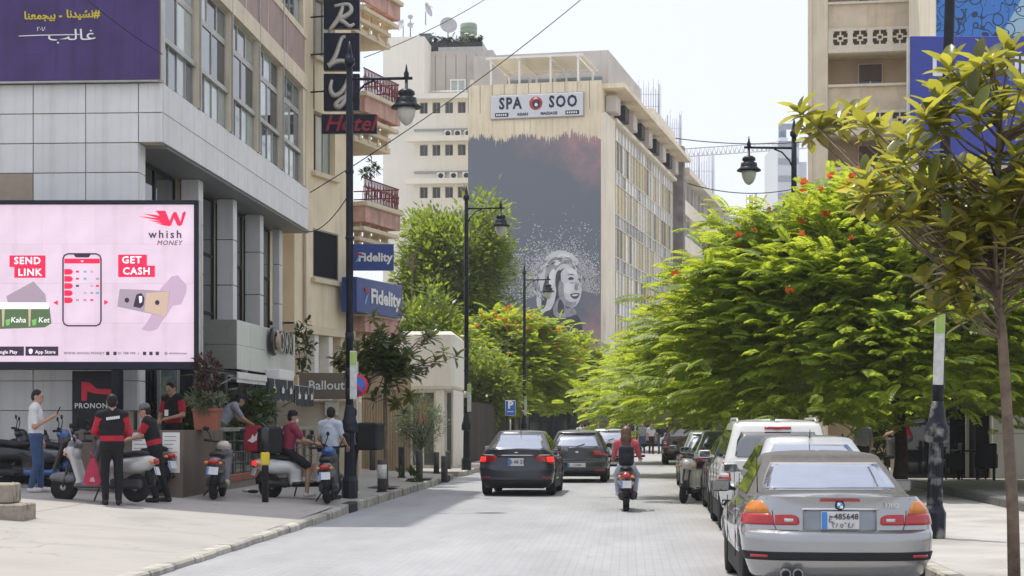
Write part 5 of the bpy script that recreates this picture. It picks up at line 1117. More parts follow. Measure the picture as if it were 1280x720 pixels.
def foliage(par, V, F, pos, Rm, sc, m, piece, n_parts, view=Vector((0,0,1.65)), rest='foliage', base=None):
    """the pieces that show largest become parts, the rest one foliage part"""
    wp = pos + np.array(par.location); d = np.linalg.norm(wp-np.array(view), axis=1)
    ctr = pos.mean(0); tov = -(wp.mean(0)); tov /= np.linalg.norm(tov)
    score = d - 0.8*((pos-ctr) @ tov); order = np.argsort(score); big = order[:n_parts]; small = order[n_parts:]
    if n_parts:
        me = np_mesh(piece, V, F, m)
        for i in big:
            o = bpy.data.objects.new(piece, me); COL.objects.link(o); o.parent = par
            M = np.eye(4); M[:3, :3] = Rm[i]*sc[i]; M[:3, 3] = pos[i]; o.matrix_local = Matrix(M.tolist())
    if len(small):
        PV, PF = scatter(V, F, pos[small], Rm[small], sc[small]); return link(rest, np_mesh(rest, PV, PF, m), par, kind='stuff')
def limbs(mb, base, targets, r0, rnd, mi=0, sag=.0):
    for t in targets:
        t = Vector(t); b_ = Vector(base); mid = b_.lerp(t, .5)+Vector((rnd.uniform(-.15,.15), rnd.uniform(-.15,.15), .12*(t-b_).length))*.7
        P = [b_, b_.lerp(mid, .5)+(mid-b_.lerp(t,.5))*.1, mid, mid.lerp(t, .5)+Vector((0,0,.03)), t]; mb.tube(P, [r0, r0*.8, r0*.6, r0*.4, r0*.15], 7, mi)
def poinciana(lbl, X, Y, z0, rx, ry, ztop, zlow, n_, nparts, nflow, seed, fs=.5, trunk=True, flowers_left=False):
    g = np.random.default_rng(seed); rnd = random.Random(seed)
    t = thing('flame_tree', lbl, 'tree', (X, Y, z0), 0, 'flame trees with orange red flowers'); hz = ztop-z0; lz = zlow-z0
    if trunk:
        mb = MB(); h0 = 1.9; mb.tube([(0,0,-.05),(.08,.05,.8),(.02,.02,h0)], [.2,.15,.13], 10); mb.build('trunk', bark_d, t)
        mb = MB(); tg_ = [(rx*.65*math.cos(a)*rnd.uniform(.6,1), ry*.65*math.sin(a)*rnd.uniform(.6,1), lerp(lz, hz, rnd.uniform(.45,.8))) for a in np.linspace(0, 6.0, 9)]
        limbs(mb, (.02,.02,h0-.1), tg_, .12, rnd); mb.build('limb', bark_d, t)
    # clumps spread through an umbrella shaped shell, each a layered spray of fronds
    nc = max(30, n_//20); th = g.uniform(0, 2*PI, nc); zf = g.uniform(0, 1, nc)**.9; dep = 1-g.beta(1, 3.2, nc)*.75
    lump = 1+.10*np.sin(3*th+seed)+.07*np.sin(5*th+seed*2)+.05*np.sin(zf*9+th*2)
    rad = np.sqrt(1-zf**2)*dep*lump; cx, cy_ = rx*rad*np.cos(th), ry*rad*np.sin(th); cz = lz+(hz-lz)*zf*(.25+.75*dep)*(.93+.07*lump)
    ci = g.integers(0, nc, n_); sp = .42 if rx > 3.5 else .36
    off = g.normal(0, 1, (n_, 3))*np.array([sp, sp, sp*.62]); pos = np.stack([cx[ci], cy_[ci], cz[ci]], 1)+off
    nr = np.stack([cx[ci]/rx, cy_[ci]/ry, zf[ci]], 1); nr /= np.linalg.norm(nr, axis=1)[:, None]+1e-6
    out = nr*np.array([1, 1, .25])+off*np.array([1, 1, 0])*.7+g.normal(0, .42, (n_, 3))*np.array([1, 1, .4]); out[:, 2] += -.14+.32*zf[ci]
    up = nr*.55+np.array([0, 0, .85])+g.normal(0, .27, (n_, 3))
    Rm = frames(out, up); sc = fs*g.uniform(.6, 1.25, n_); pos = pos-Rm[:, :, 1]*sc[:, None]*.5
    foliage(t, FR_V, FR_F, pos, Rm, sc, lf_poin, 'leaf_frond', nparts)
    # flower heads near the surface
    er = (pos[:, 0]/rx)**2+(pos[:, 1]/ry)**2+((pos[:, 2]-lz)/(hz-lz))**2; cand = np.where((er > .72) & (pos[:, 1] < .35*ry) & (pos[:, 2] > lerp(lz, hz, .35)))[0]; wt = ((pos[cand, 2]-lz)/(hz-lz))**1.6; fi = g.choice(cand, min(nflow, len(cand)), False, wt/wt.sum())
    fm = None; mb = MB()
    for j in range(13):
        a, e_ = rnd.uniform(0, 6.3), rnd.uniform(-.2, 1.2); r_ = rnd.uniform(.03, .14); c = Vector((math.cos(a)*math.cos(e_), math.sin(a)*math.cos(e_), math.sin(e_)))*r_; s_ = .055
        u = Vector((rnd.uniform(-1,1), rnd.uniform(-1,1), rnd.uniform(-1,1))).normalized()*s_; w_ = u.orthogonal().normalized()*s_; mb.quad(c-u, c+w_, c+u, c-w_)
    fm = mb.mesh('flower_head', flow)
    for i in fi: link('flower_head', fm, t, Vector(pos[i])+Vector((0, -.2, .24))).scale = (rnd.uniform(.5,1.05),)*3
    return t
p = st(4.9, 40.5); poinciana('broad flame tree nearest behind the parked cars at right', 8.7, 40.5, .11, 5.4, 4.7, 7.25, 2.0, 13000, 300, 110, 11, .62)
poinciana('flame tree further along the right pavement with drooping left edge', 7.8, 57, .11, 4.7, 4.5, 6.1, 1.9, 7500, 0, 70, 12, .64)
poinciana('farthest flame tree on the right pavement', 8.0, 76, .11, 4.7, 5, 6.2, 2.1, 4000, 0, 8, 13, .66)
poinciana('light green flame tree with many flowers left of the street', -.05, 91, .15, 3.4, 4.2, 7.4, 2.6, 7000, 0, 130, 14, .62, True, True)
poinciana('flame tree behind the third street lamp left of the street', 3.3, 106, .16, 3.3, 4, 6.9, 2.6, 4500, 0, 26, 15, .66)
poinciana('shaded flame tree behind the parking sign', -2.0, 88, .15, 2.6, 3, 5.4, 2.2, 3500, 0, 4, 16, .66)
def bushy(name, lbl, cat, loc, m, n_, rx, ry, z0, z1, leafV, leafF, ls, seed, bm, th=.9, tr=.12, piece='leaf', nparts=0, up_bias=.3, group=None, nclump=None, rough=.25, stem=True, spread=.3):
    g = np.random.default_rng(seed); rnd = random.Random(seed); t = thing(name, lbl, cat, loc, 0, group); cz_, rz_ = (z0+z1)/2, (z1-z0)/2
    nc = nclump or max(12, n_//26); d = g.normal(0, 1, (nc, 3)); d /= np.linalg.norm(d, axis=1)[:, None]; r_ = g.uniform(.25, 1, nc)**.45*(1+rough*np.sin(d[:, 0]*5+seed)*np.cos(d[:, 2]*4))
    C = d*r_[:, None]*np.array([rx, ry, rz_])+[0, 0, cz_]
    ci = g.integers(0, nc, n_); off = g.normal(0, 1, (n_, 3))*spread*min(rx, rz_)*.55; pos = C[ci]+off
    out = d[ci]*.6+off/(np.linalg.norm(off, axis=1)[:, None]+1e-6)+np.array([0, 0, up_bias])+g.normal(0, .3, (n_, 3)); up = d[ci]*.4+np.array([0, 0, 1])+g.normal(0, .3, (n_, 3))
    Rm = frames(out, up); sc = ls*g.uniform(.65, 1.3, n_)
    if stem:
        mb = MB(); mb.tube([(0,0,-.03),(rnd.uniform(-.03,.03),0,th*.5),(0,0,z0+rz_*.5)], [tr, tr*.85, tr*.7], 9); mb.build('trunk', bm, t)
        mb = MB(); idx = g.integers(0, nc, 16); limbs(mb, (0,0,max(th*.8, z0)), [C[i]*.92+np.array([0,0,0]) for i in idx], tr*.5, rnd); mb.build('limb', bm, t)
    foliage(t, leafV, leafF, pos, Rm, sc, m, piece, nparts); return t
bushy('ficus_tree', 'tall dense dark ficus tree beyond the hotel balconies', 'tree', (px(566, 0, 99).x, 99, .1), lf_fic, 26000, 3.1, 3.1, 4.0, 13.4, QL_V, QL_F, .36, 21, bark_d, 4, .35, up_bias=-.05, nclump=230, spread=.26)
bushy('ficus_tree', 'dark tree with paler leaves left behind the white shop', 'tree', (px(527, 0, 80).x, 80, .1), lf_fic, 8000, 1.9, 1.8, 2.2, 7.2, QL_V, QL_F, .28, 22, bark_d, 2.2, .2, up_bias=0, nclump=100)
bushy('ficus_tree', 'low dark tree behind the parking sign', 'tree', (px(597, 0, 84).x, 84, .1), lf_fic, 6000, 1.6, 1.6, 1.6, 5.0, QL_V, QL_F, .28, 23, bark_d, 1.6, .2, up_bias=0, nclump=90)
p = px(532, 0, 47.5); bushy('olive_tree', 'small silvery olive tree near the kerb', 'tree', (p.x-.12, 47.5, .17), lf_oli, 5200, .58, .5, .85, 2.12, np.array([(0,0,0),(.09,.5,.02),(0,1,0),(-.09,.5,.02)], float), QL_F, .11, 24, bark_d, .9, .045, up_bias=.5, nclump=110, spread=.34)
MB().tube([(px(531,0,47.5).x-.12-.0,47.4,.17),(px(531,0,47.5).x-.32,47.4,1.0)], .018, 6).build('stake', alu, None, (0,0,0), label='thin grey stake leaning beside the olive tree', cat='stake')
# low sprouting plant by the kerb
bushy('weed', 'green sprouting weed beside the olive tree pit', 'plant', (px(512, 0, 46).x, 45.6, .2), lf_pot, 40, .25, .2, 0, .28, LF_V, LF_F, .2, 25, bark, stem=False, up_bias=.8, nclump=6)
tp = mat('tree_pit_soil', (.11,.09,.07), .95, var=.3, scale=6)
for x, Y in ((525, 47.5), (480, 41)):
    p = px(x, 0, Y); o = MB().box(-.3,.3,-.6,.6,0,.004).build('tree_pit', tp, None, (p.x, Y, plaza_z(p.x, Y)+.03), -AST); tag(o, kind='structure')
# magnolias: whorls of big leaves at branch ends
def magnolia(lbl, loc, trunk, whorls, m, ls, seed, nparts, tr, per=10, droop=0):
    g = np.random.default_rng(seed); rnd = random.Random(seed); t = thing('magnolia_tree', lbl, 'tree', loc, 0, 'broad leaved magnolia trees')
    mb = MB(); mb.tube(trunk, [lerp(tr, tr*.45, i/(len(trunk)-1)) for i in range(len(trunk))], 10); mb.build('trunk', bark, t)
    mb = MB(); T = [Vector(q) for q in trunk]; pos = []; Rm = []; sc = []
    for w_ in whorls:
        W_ = Vector(w_); hd_ = math.hypot(W_.x-T[4].x, W_.y); zz = min(max(W_.z-.55*hd_-.1+rnd.uniform(-.15,.15), T[4].z*.82), T[-1].z-.02); b_ = next(T[i].lerp(T[i+1], (zz-T[i].z)/(T[i+1].z-T[i].z)) for i in range(len(T)-1) if T[i+1].z >= zz)
        mid = b_.lerp(W_, .55)+Vector((0, 0, -.08*(W_-b_).length)); mb.tube([b_, mid, W_], [.016, .010, .006], 6)
        ax = ((W_-mid).normalized()*.45+Vector((rnd.uniform(-.2,.2), rnd.uniform(-.2,.2), 1-droop))).normalized(); a = ax.orthogonal().normalized(); c = ax.cross(a); n_ = per+rnd.randint(-3, 3)
        for j in range(n_):
            az = 2.4*j+rnd.uniform(-.3,.3); el = lerp(.95, -.35-droop*.3, j/n_)+rnd.uniform(-.2,.2)
            d = (a*math.cos(az)+c*math.sin(az))*math.cos(el)+ax*math.sin(el); o = W_-ax*(.1*j/n_)
            pos.append(o); dd = np.array([d]); uu = np.array([ax+Vector((rnd.uniform(-.2,.2),rnd.uniform(-.2,.2),0))*1.0+Vector((0,0,.3))]); Rm.append(frames(dd, uu)[0]); sc.append(ls*rnd.uniform(.7, 1.2))
    mb.build('branch', bark, t)
    foliage(t, LF_V, LF_F, np.array([tuple(q) for q in pos]), np.array(Rm), np.array(sc), m, 'leaf', nparts); return t
YM = 17.0; k = YM/2250; B = Vector((4.76, YM, .115)); rnd = random.Random(4)
def mg(x, y, dy=0): q = px(x, y, YM+dy); return (q.x-B.x, dy, q.z-B.z)
wh = [mg(1000,138,2.1), mg(1012,165,2.2), mg(1050,150,2.0), mg(1082,152,1.6), mg(1022,158,2.0), mg(1068,140,2.3), mg(1035,150,2.4), mg(1095,165,1.8), mg(1172,385,-.3), mg(1190,365,-.2), mg(1155,352,.2), mg(1196,340,-.4), mg(1206,392,-.2), mg(1185,82,0), mg(1240,72,0), mg(1262,66,.2), mg(1215,88,.3), mg(1196,108,0), mg(1090,250,.1), mg(1075,245,.5)]
for i in range(165):
    a = rnd.uniform(0, 6.28); r_ = math.sqrt(rnd.uniform(.02, 1)); x = 1245+185*r_*math.cos(a); y = 205+112*r_*math.sin(a)*(1 if math.sin(a) > 0 else 1.1); wh.append(mg(x+rnd.uniform(-14,14), y+rnd.uniform(-10,10), rnd.uniform(-1.0, 1.0)*(1-.4*r_)))
wh = wh[:20]+[q for q in wh[20:] if (640+2250*(q[0]+B.x)/(YM+q[1])) > interp([(60,1225),(100,1185),(150,1150),(185,1112),(220,1072),(300,1062),(330,1150),(400,1165)], 530-(q[2]+B.z-1.65)*2250/(YM+q[1]))]
for i in range(9): wh.append(mg(rnd.uniform(1180,1300), rnd.uniform(290,345), rnd.uniform(-.7,.7)))
tr_ = [mg(1268,770), mg(1266,640), mg(1259,520), mg(1253,420), mg(1245,355), mg(1240,280), mg(1248,200), mg(1250,130)]; tr_[0] = (tr_[0][0], 0, -.03)
magnolia('magnolia with glossy yellow green leaves nearest the camera at right', B, tr_, wh, lf_mag, .26, 31, 300, .062, 10)
B = Vector((px(482, 0, 41).x, 41, .2)); rnd = random.Random(9)
def mg(x, y, dy=0): q = px(x, y, 41+dy); return (q.x-B.x, dy, q.z-B.z)
wh = [mg(483+rnd.gauss(0, 25), 447+rnd.gauss(0, 22), rnd.uniform(-.6,.6)) for i in range(95)]+[mg(x, y) for x, y in ((424,455),(418,448),(432,462),(536,420),(541,412),(528,430),(466,500),(495,503),(505,515),(470,492),(530,455),(460,478))]
magnolia('small dark leaved magnolia behind the lamp post in front of the tan gate', B, [mg(483,620), mg(482,560), mg(481,500), mg(482,465), mg(484,430)], wh, lf_magd, .25, 32, 260, .055, 12, .2)
# potted and terrace plants
tcm = mat('terracotta', (.3,.1,.055), .75, var=.12, scale=4)
pp = px(258, 0, 33.2); pt = thing('plant_pot', 'square terracotta pot with a bushy reddish shrub on the planter wall', 'plant pot', (pp.x, 33.3, 1.545))
mb = MB(); mb.add([(-.2,-.2,0),(.2,-.2,0),(.2,.2,0),(-.2,.2,0),(-.235,-.235,.33),(.235,-.235,.33),(.235,.235,.33),(-.235,.235,.33)], [(0,3,2,1),(4,5,6,7),(0,1,5,4),(1,2,6,5),(2,3,7,6),(3,0,4,7)]); mb.bbox(-.25,.25,-.25,.25,.331,.4,.012); mb.build('pot', tcm, pt)
bushy('potted_shrub', 'reddish leafy shrub growing from the terracotta pot', 'shrub', (pp.x, 33.3, 1.9), lf_red, 700, .2, .2, .1, 1.1, QL_V, QL_F, .1, 41, bark, .2, .02, nclump=45)
bushy('potted_shrub', 'grey green leaves spilling round the foot of the terracotta pot shrub', 'shrub', (pp.x-.02, 33.25, 1.9), lf_oli, 600, .36, .3, .0, .35, QL_V, QL_F, .1, 42, bark, stem=False, nclump=40)
for i, (x, y, Y, rr_, lb_) in enumerate(((205,500,36.5,.5,'broad green plant behind the man at the planter wall'), (282,505,37.5,.35,'green plant behind the leaning man in cap'), (322,520,40,.4,'tall green plant inside the cafe posts'), (310,545,38.5,.35,'low green plant by the terrace railing'), (245,520,36,.35,'dark green plant behind the terracotta pot'))):
    q = px(x, y, Y); bushy('terrace_plant', lb_, 'plant', (q.x, Y, .8), lf_pot, 260, rr_, rr_*.7, .3, 1.5, LF_V, LF_F, .2, 50+i, bark, .3, .02, nclump=26, group='green plants on the cafe terrace')
bushy('climbing_plant', 'leafy creeper hanging beside the cafe name sign', 'plant', (px(378, 0, 50.2).x, 50.2, 2.9), lf_pot, 220, .3, .2, .2, 1.6, LF_V, LF_F, .16, 60, bark, .2, .02, nclump=24)
bushy('bare_shrub', 'leafless twiggy branches beside the white apartment block', 'shrub', (px(515, 0, 66).x, 66, 6.0), lf_fic, 30, .5, .5, 1.2, 4.0, QL_V, QL_F, .12, 61, bark, .5, .02, nclump=26)
bushy('balcony_plant', 'green potted plant on the hotel balcony railing', 'plant', (px(464, 0, 59.5).x, 59.3, 9.6), lf_pot, 120, .25, .2, .1, .7, LF_V, LF_F, .16, 62, bark, .1, .02, nclump=12)
bushy('hedge_bush', 'bushes behind the stone bench under the flame tree', 'shrub', (px(1110, 0, 54).x, 54, .1), lf_pot, 700, 1.2, .6, .2, 1.5, LF_V, LF_F, .2, 63, bark, .3, .03, nclump=50)
# ================================================================ cars
def paint(name, c, metal=.0, rough=.35): return mat(name, c, rough, metal, var=.04, scale=2, coat=.8)
tyre_m = mat('tyre', (.018,.018,.018), .85, var=.2, scale=20); rim_m = mat('alloy', (.4,.4,.41), .35, .7, var=.1); trim = mat('black_plastic', (.02,.02,.021), .6)
cglass = mat('car_glass', (.02,.026,.03), .03, var=0, ior=2.7); cglass2 = mat('rear_screen_glass', (.4,.44,.52), .05, .75, var=.05); lamp_r = mat('tail_red', (.42,.012,.015), .15, var=.1, scale=20, coat=.5); lamp_o = mat('tail_amber', (.62,.2,.015), .15, var=.1, scale=20, coat=.5); lamp_w = mat('lamp_clear', (.6,.55,.53), .12, var=.15, scale=20, coat=.5)
lamp_on = mat('brake_light_lit', (.75,.02,.015), .2, var=0, emit=.9); chrome = mat('chrome', (.65,.65,.65), .12, 1, var=0)
plate_w = mat('plate_white', (.62,.63,.62), .4, var=.06); plate_b = mat('plate_blue', (.05,.22,.6), .4, var=0); ink = mat('plate_ink', (.05,.05,.07), .5, var=0)
class Car:
    def __init__(s, name, label, cat, loc, rz, sp, body, group=None):
        s.t = thing(name, label, cat, loc, rz, group); s.sp = sp; s.body = body; s.zt0 = interp(sp['zt'], 0)
    def half(s, f):
        sp = s.sp; zr = lerp(sp['zb'], s.zt0, f); zf = lerp(sp['zb'], interp(sp['zt'], sp['L']), f)
        hw = interp(sp['hw'], f); yr = interp(sp['rear'], zr); yf = sp['L']-interp(sp['front'], zf)
        return s.out(hw, yr, yf, sp['rc'], sp['rcf'], sp['bow'], .16)
    def out(s, hw, yr, yf, rc, rcf, bow, bowf, ns=46):
        rc = min(rc, hw*.8); P = []; xl = hw-rc
        for i in range(6): x = xl*i/6; P.append((x, yr+bow*(x/hw)**2))
        y0 = yr+bow*(xl/hw)**2
        for i in range(9): a = PI/2*i/8; P.append((xl+rc*math.sin(a), y0+rc*s.sp.get('rcy', .8)*(1-math.cos(a))))
        ya = P[-1][1]; xlf = hw-rcf; y1 = yf-bowf*(xlf/hw)**2; yb = y1-rcf
        for i in range(1, ns): y = lerp(ya, yb, i/ns); P.append((hw*(1-.0*abs(i/ns-.5)), y))
        for i in range(9): a = PI/2*i/8; P.append((xlf+rcf*math.cos(a), yb+rcf*math.sin(a)))
        for i in range(5, -1, -1): x = xlf*i/6; P.append((x, yf-bowf*(x/hw)**2))
        return np.array(P)
    def gh(s, f):
        g = s.sp['gh']; return s.out(lerp(g['hwb'], g['hwr'], f+.12*f*(1-f)), lerp(g['yrb'], g['yrr'], f), lerp(g['yfb'], g['yfr'], f), g['rc'], .25, g['bow'], .1, 24)
    def shell(s, roofm=None):
        sp = s.sp; fs = sp.get('fs', np.linspace(0, 1, 30)); rows = []
        for f in fs:
            h = s.half(f); full = np.concatenate([h, h[::-1]*[-1, 1]]); row = []
            for x, y in full:
                z = lerp(sp['zb'], interp(sp['zt'], y), f)
                for yc in sp['wy']:
                    d = abs(y-yc)
                    if d < sp['Ra']: z = max(z, sp['Rw']+math.sqrt(sp['Ra']**2-d*d))
                row.append((x, y, z))
            rows.append(row)
        m = len(rows[0]); mb = MB(); V = [p for r_ in rows for p in r_]; n_ = len(rows)
        F = [(i*m+j, i*m+(j+1) % m, (i+1)*m+(j+1) % m, (i+1)*m+j) for i in range(n_-1) for j in range(m)]
        F = [q for q in F if len({tuple(round(c, 4) for c in V[a]) for a in q}) > 2]; mb.add(V, F, 0, True)
        h = rows[-1][:m//2]; P = []
        for x, y, z in h:
            for k_ in (1, .6, .2, -.2, -.6, -1): P.append((x*k_, y, z+.03*(1-k_*k_)))
        mb.grid(P, len(h), 6, 0, True)
        hw = interp(sp['hw'], .5); mb.box(-hw+.25, hw-.25, .35, sp['L']-.35, .17, sp['Rw']*2+.1, 1); mb.box(-hw+.03, hw-.03, sp['wy'][0]+sp['Ra'], sp['wy'][1]-sp['Ra'], .17, .5, 1)
        b = mb.build('body', [s.body, trim], s.t); s.b = b; b.data.set_sharp_from_angle(angle=R(32))
        g = sp['gh']; rows = []
        for f in (-.12, 0, .2, .4, .6, .8, .93, 1.0): h = s.gh(max(0, f)); full = np.concatenate([h, h[::-1]*[-1, 1]]); rows.append([(x, y, s.gz(f, y)) for x, y in full])
        ctr = np.array([0, (g['yrr']+g['yfr'])/2]); h = s.gh(1.0); full = np.concatenate([h, h[::-1]*[-1, 1]])
        for k_, dz in ((.965, .022), (.9, .038), (.7, .055), (.4, .066), (.05, .07)): rows.append([((x-ctr[0])*k_, ctr[1]+(y-ctr[1])*k_, s.gz(1, y)+dz*g.get('crown', 1)) for x, y in full])
        m = len(rows[0]); mb = MB(); mb.add([p for r_ in rows for p in r_], [(i*m+j, i*m+(j+1) % m, (i+1)*m+(j+1) % m, (i+1)*m+j) for i in range(len(rows)-1) for j in range(m)], 0, True)
        mb.build('soft_top' if g.get('soft') else 'cabin', roofm or s.body, s.t); return s
    def gz(s, f, y):
        g = s.sp['gh']; return lerp(g['zb'], g['zr'], f) - (.05*((y-(g['yrr']+g['yfr'])/2)/1.2)**2 if f > .9 else 0)*min(1, max(0, (f-.9)*10))*.6
    def at(s, P, q):
        d = np.r_[0, np.cumsum(np.linalg.norm(np.diff(P, axis=0), axis=1))]; a = abs(q); x = np.interp(a, d, P[:, 0]); y = np.interp(a, d, P[:, 1])
        x2, y2 = np.interp(a+.02, d, P[:, 0]), np.interp(a+.02, d, P[:, 1]); x1, y1 = np.interp(max(a-.02, 0), d, P[:, 0]), np.interp(max(a-.02, 0), d, P[:, 1]); t = np.array([x2-x1, y2-y1]); t /= np.linalg.norm(t)
        sg = 1 if q >= 0 else -1; return sg*x, y, np.array([t[1]*sg, -t[0]])
    def patch(s, name, rows, m, o=.006, green=False, nc=8, par=None, label=None):
        """patch on the rear: rows of (height, s0, s1) measured along the rear outline from its centre"""
        P = []; B_ = []
        for z, s0, s1 in rows:
            f = (z-s.sp['gh']['zb'])/(s.sp['gh']['zr']-s.sp['gh']['zb']) if green else (z-s.sp['zb'])/(s.zt0-s.sp['zb'])
            H_ = s.gh(f) if green else s.half(f)
            for i in range(nc+1):
                x, y, n_ = s.at(H_, lerp(s0, s1, i/nc)); P.append((x+n_[0]*o, y+n_[1]*o, z)); B_.append((x-n_[0]*.02, y-n_[1]*.02, z))
        nr = len(rows); c = nc+1; mb = MB(); mb.grid(P, nr, c); mb.v += B_; N = nr*c
        loop = [j for j in range(c)]+[i*c+c-1 for i in range(1, nr)]+[(nr-1)*c+j for j in range(c-2, -1, -1)]+[i*c for i in range(nr-2, 0, -1)]
        for a, b_ in zip(loop, loop[1:]+loop[:1]): mb.f.append((a, b_, b_+N, a+N)); mb.m.append(0); mb.s.append(False)
        r_ = mb.build(name, m, par or s.t)
        if label: r_['label'] = label
        return r_
    def both(s, name, rows, m, **k): s.patch(name, rows, m, **k); s.patch(name, [(z, -a, -b_) for z, a, b_ in rows], m, **k)
    def side_glass(s, wins, m=None):
        for rows in wins:
            for sg in (-1, 1):
                P = []
                for z, ya, yb in rows:
                    f = (z-s.sp['gh']['zb'])/(s.sp['gh']['zr']-s.sp['gh']['zb']); g = s.sp['gh']; hw = lerp(g['hwb'], g['hwr'], f+.12*f*(1-f))+.007
                    for i in range(5): P.append((sg*hw, lerp(ya, yb, i/4), z))
                MB().grid(P, len(rows), 5).build('side_window', m or cglass, s.t)
    def windscreen(s, z0, z1, hw0, hw1):
        g = s.sp['gh']; P = []
        for i in range(4):
            z = lerp(z0, z1, i/3); f = (z-g['zb'])/(g['zr']-g['zb']); yf = lerp(g['yfb'], g['yfr'], f); hwf = lerp(g['hwb'], g['hwr'], f)
            for j in range(7): x = lerp(-1, 1, j/6)*lerp(hw0, hw1, i/3); P.append((x, yf-.1*(x/hwf)**2+.012, z))
        MB().grid(P, 4, 7).build('windscreen', cglass, s.t)
    def wheels(s, rimm=None):
        sp = s.sp; r_ = sp['Rw']; w_ = sp.get('tw', .2); hw = interp(sp['hw'], .45)
        for yc in sp['wy']:
            for sg in (-1, 1):
                x0 = sg*(hw-.02-w_/2); t = MB().lathe([(r_*.62,-w_/2),(r_*.9,-w_/2),(r_*.985,-w_*.36),(r_,-w_*.2),(r_,w_*.2),(r_*.985,w_*.36),(r_*.9,w_/2),(r_*.62,w_/2)], 26, (x0, yc, r_), 'X').build('wheel', tyre_m, s.t)
                mb = MB(); mb.lathe([(r_*.63,-w_*.4),(r_*.64,w_*.42),(r_*.6,w_*.46),(r_*.55,w_*.3),(r_*.5,w_*.15)] if sg > 0 else [(r_*.5,-w_*.15),(r_*.55,-w_*.3),(r_*.6,-w_*.46),(r_*.64,-w_*.42),(r_*.63,w_*.4)], 26, (x0, yc, r_), 'X')
                for k_ in range(8): a = k_*PI/4; c = Vector((x0+sg*w_*.3, yc+math.cos(a)*r_*.33, r_+math.sin(a)*r_*.33)); mb.cbox((0,0,0), (.03, r_*.5, .05), M=Matrix.Translation(c) @ Matrix.Rotation(a, 4, 'X'))
                mb.lathe([(.06,-.02),(.06,.02)], 10, (x0+sg*w_*.33, yc, r_), 'X'); mb.build('rim', rimm or rim_m, t)
    def mirrors(s, y, z, x0, m=None):
        for sg in (-1, 1):
            r_ = addsdf(MB(), [rbox((sg*(x0+.13), y, z), (.105, .06, .065), .045), cap((sg*(x0-.02), y+.03, z-.04), (sg*(x0+.06), y+.02, z-.02), .025, .02)], .02).build('door_mirror', m or s.body, s.t)
            MB().box(sg*(x0+.13)-.085, sg*(x0+.13)+.085, y-.066, y-.0605, z-.048, z+.048).build('mirror_glass', cglass, r_)
    def seams(s, ys, z0, z1):
        hw = interp(s.sp['hw'], .5)
        for y in ys:
            for sg in (-1, 1): MB().box(sg*(hw+.002)-.004, sg*(hw+.002)+.004, y-.005, y+.005, z0, z1).build('door_seam', trim, s.t)
    def handles(s, ys, z, m=None):
        hw = interp(s.sp['hw'], (z-.2)/(s.zt0-.2))
        for y in ys:
            for sg in (-1, 1): MB().bbox(sg*hw-.02, sg*hw+.025, y-.09, y+.09, z-.014, z+.014, .006).build('door_handle', m or s.body, s.t)
    def plate(s, z0, z1, w_, txt=None, sub=None, flip=1):
        zc = (z0+z1)/2; f = (zc-s.sp['zb'])/(s.zt0-s.sp['zb']); y = s.half(f)[0][1]-.03
        y = min(s.half((z-s.sp['zb'])/(s.zt0-s.sp['zb']))[0][1] for z in (z0, z1))-.012
        p_ = MB().bbox(-w_/2, w_/2, y-.012, y+.02, z0, z1, .004).build('licence_plate', plate_w, s.t); MB().bbox(-w_/2+.004, -w_/2+.055, y-.016, y-.0125, z0+.004, z1-.004, .001).build('plate_band', plate_b, p_)
        if txt:
            h = z1-z0; t_ = text(txt, h*(.46 if sub else .62), ink, s.t, (.03, y-.018, zc+(h*.2 if sub else 0)), ext=.001, bold=.001); t_.parent = p_
            if sub: t_ = text(sub, h*.42, ink, s.t, (.03, y-.018, zc-h*.28), ext=.001); t_.parent = p_
        return y
BASE = dict(zb=.2, rc=.38, rcf=.45, bow=.1, Rw=.31, Ra=.36, wy=(.75,3.4))
def spec(**k): d = dict(BASE); d.update(k); return d
SEDAN = spec(L=4.4, zt=[(0,1.03),(.1,1.07),(.75,1.06),(1.3,.98),(3.1,.96),(3.9,.86),(4.4,.66)], hw=[(0,.74),(.12,.82),(.4,.86),(.6,.865),(.82,.84),(.93,.79),(1,.72)],
    rear=[(.2,.14),(.3,.05),(.42,.0),(.62,.0),(.7,.06),(.85,.09),(.98,.07),(1.03,.06)], front=[(.2,.1),(.45,0),(.6,.05),(.66,.15)], wy=(.88,3.46),
    gh=dict(yrb=.42,yrr=1.35,yfr=2.45,yfb=3.35,hwb=.78,hwr=.56,zb=1.0,zr=1.44,rc=.22,bow=.1))
HATCH = spec(L=4.0, zt=[(0,.95),(.3,.99),(1,1.0),(2.8,.97),(3.6,.86),(4,.66)], hw=SEDAN['hw'], rear=[(.2,.16),(.3,.04),(.42,.0),(.58,.0),(.66,.07),(.85,.1),(.95,.12)], front=SEDAN['front'], wy=(.62,3.15),
    gh=dict(yrb=.14,yrr=.62,yfr=2.2,yfb=3.0,hwb=.8,hwr=.58,zb=.93,zr=1.42,rc=.24,bow=.12))
SUVS = spec(L=4.4, zb=.3, zt=[(0,1.08),(.3,1.1),(1,1.1),(3,1.08),(3.9,1.0),(4.4,.85)], hw=[(0,.78),(.12,.86),(.4,.9),(.7,.9),(.9,.87),(1,.82)], rear=[(.3,.14),(.42,.03),(.5,0),(.7,0),(.76,.06),(1.08,.09)], front=[(.3,.1),(.6,0),(.85,.12)], Rw=.35, Ra=.41, tw=.23, wy=(.8,3.44), rc=.3,
    gh=dict(yrb=.1,yrr=.42,yfr=2.5,yfb=3.2,hwb=.84,hwr=.66,zb=1.02,zr=1.66,rc=.18,bow=.07))
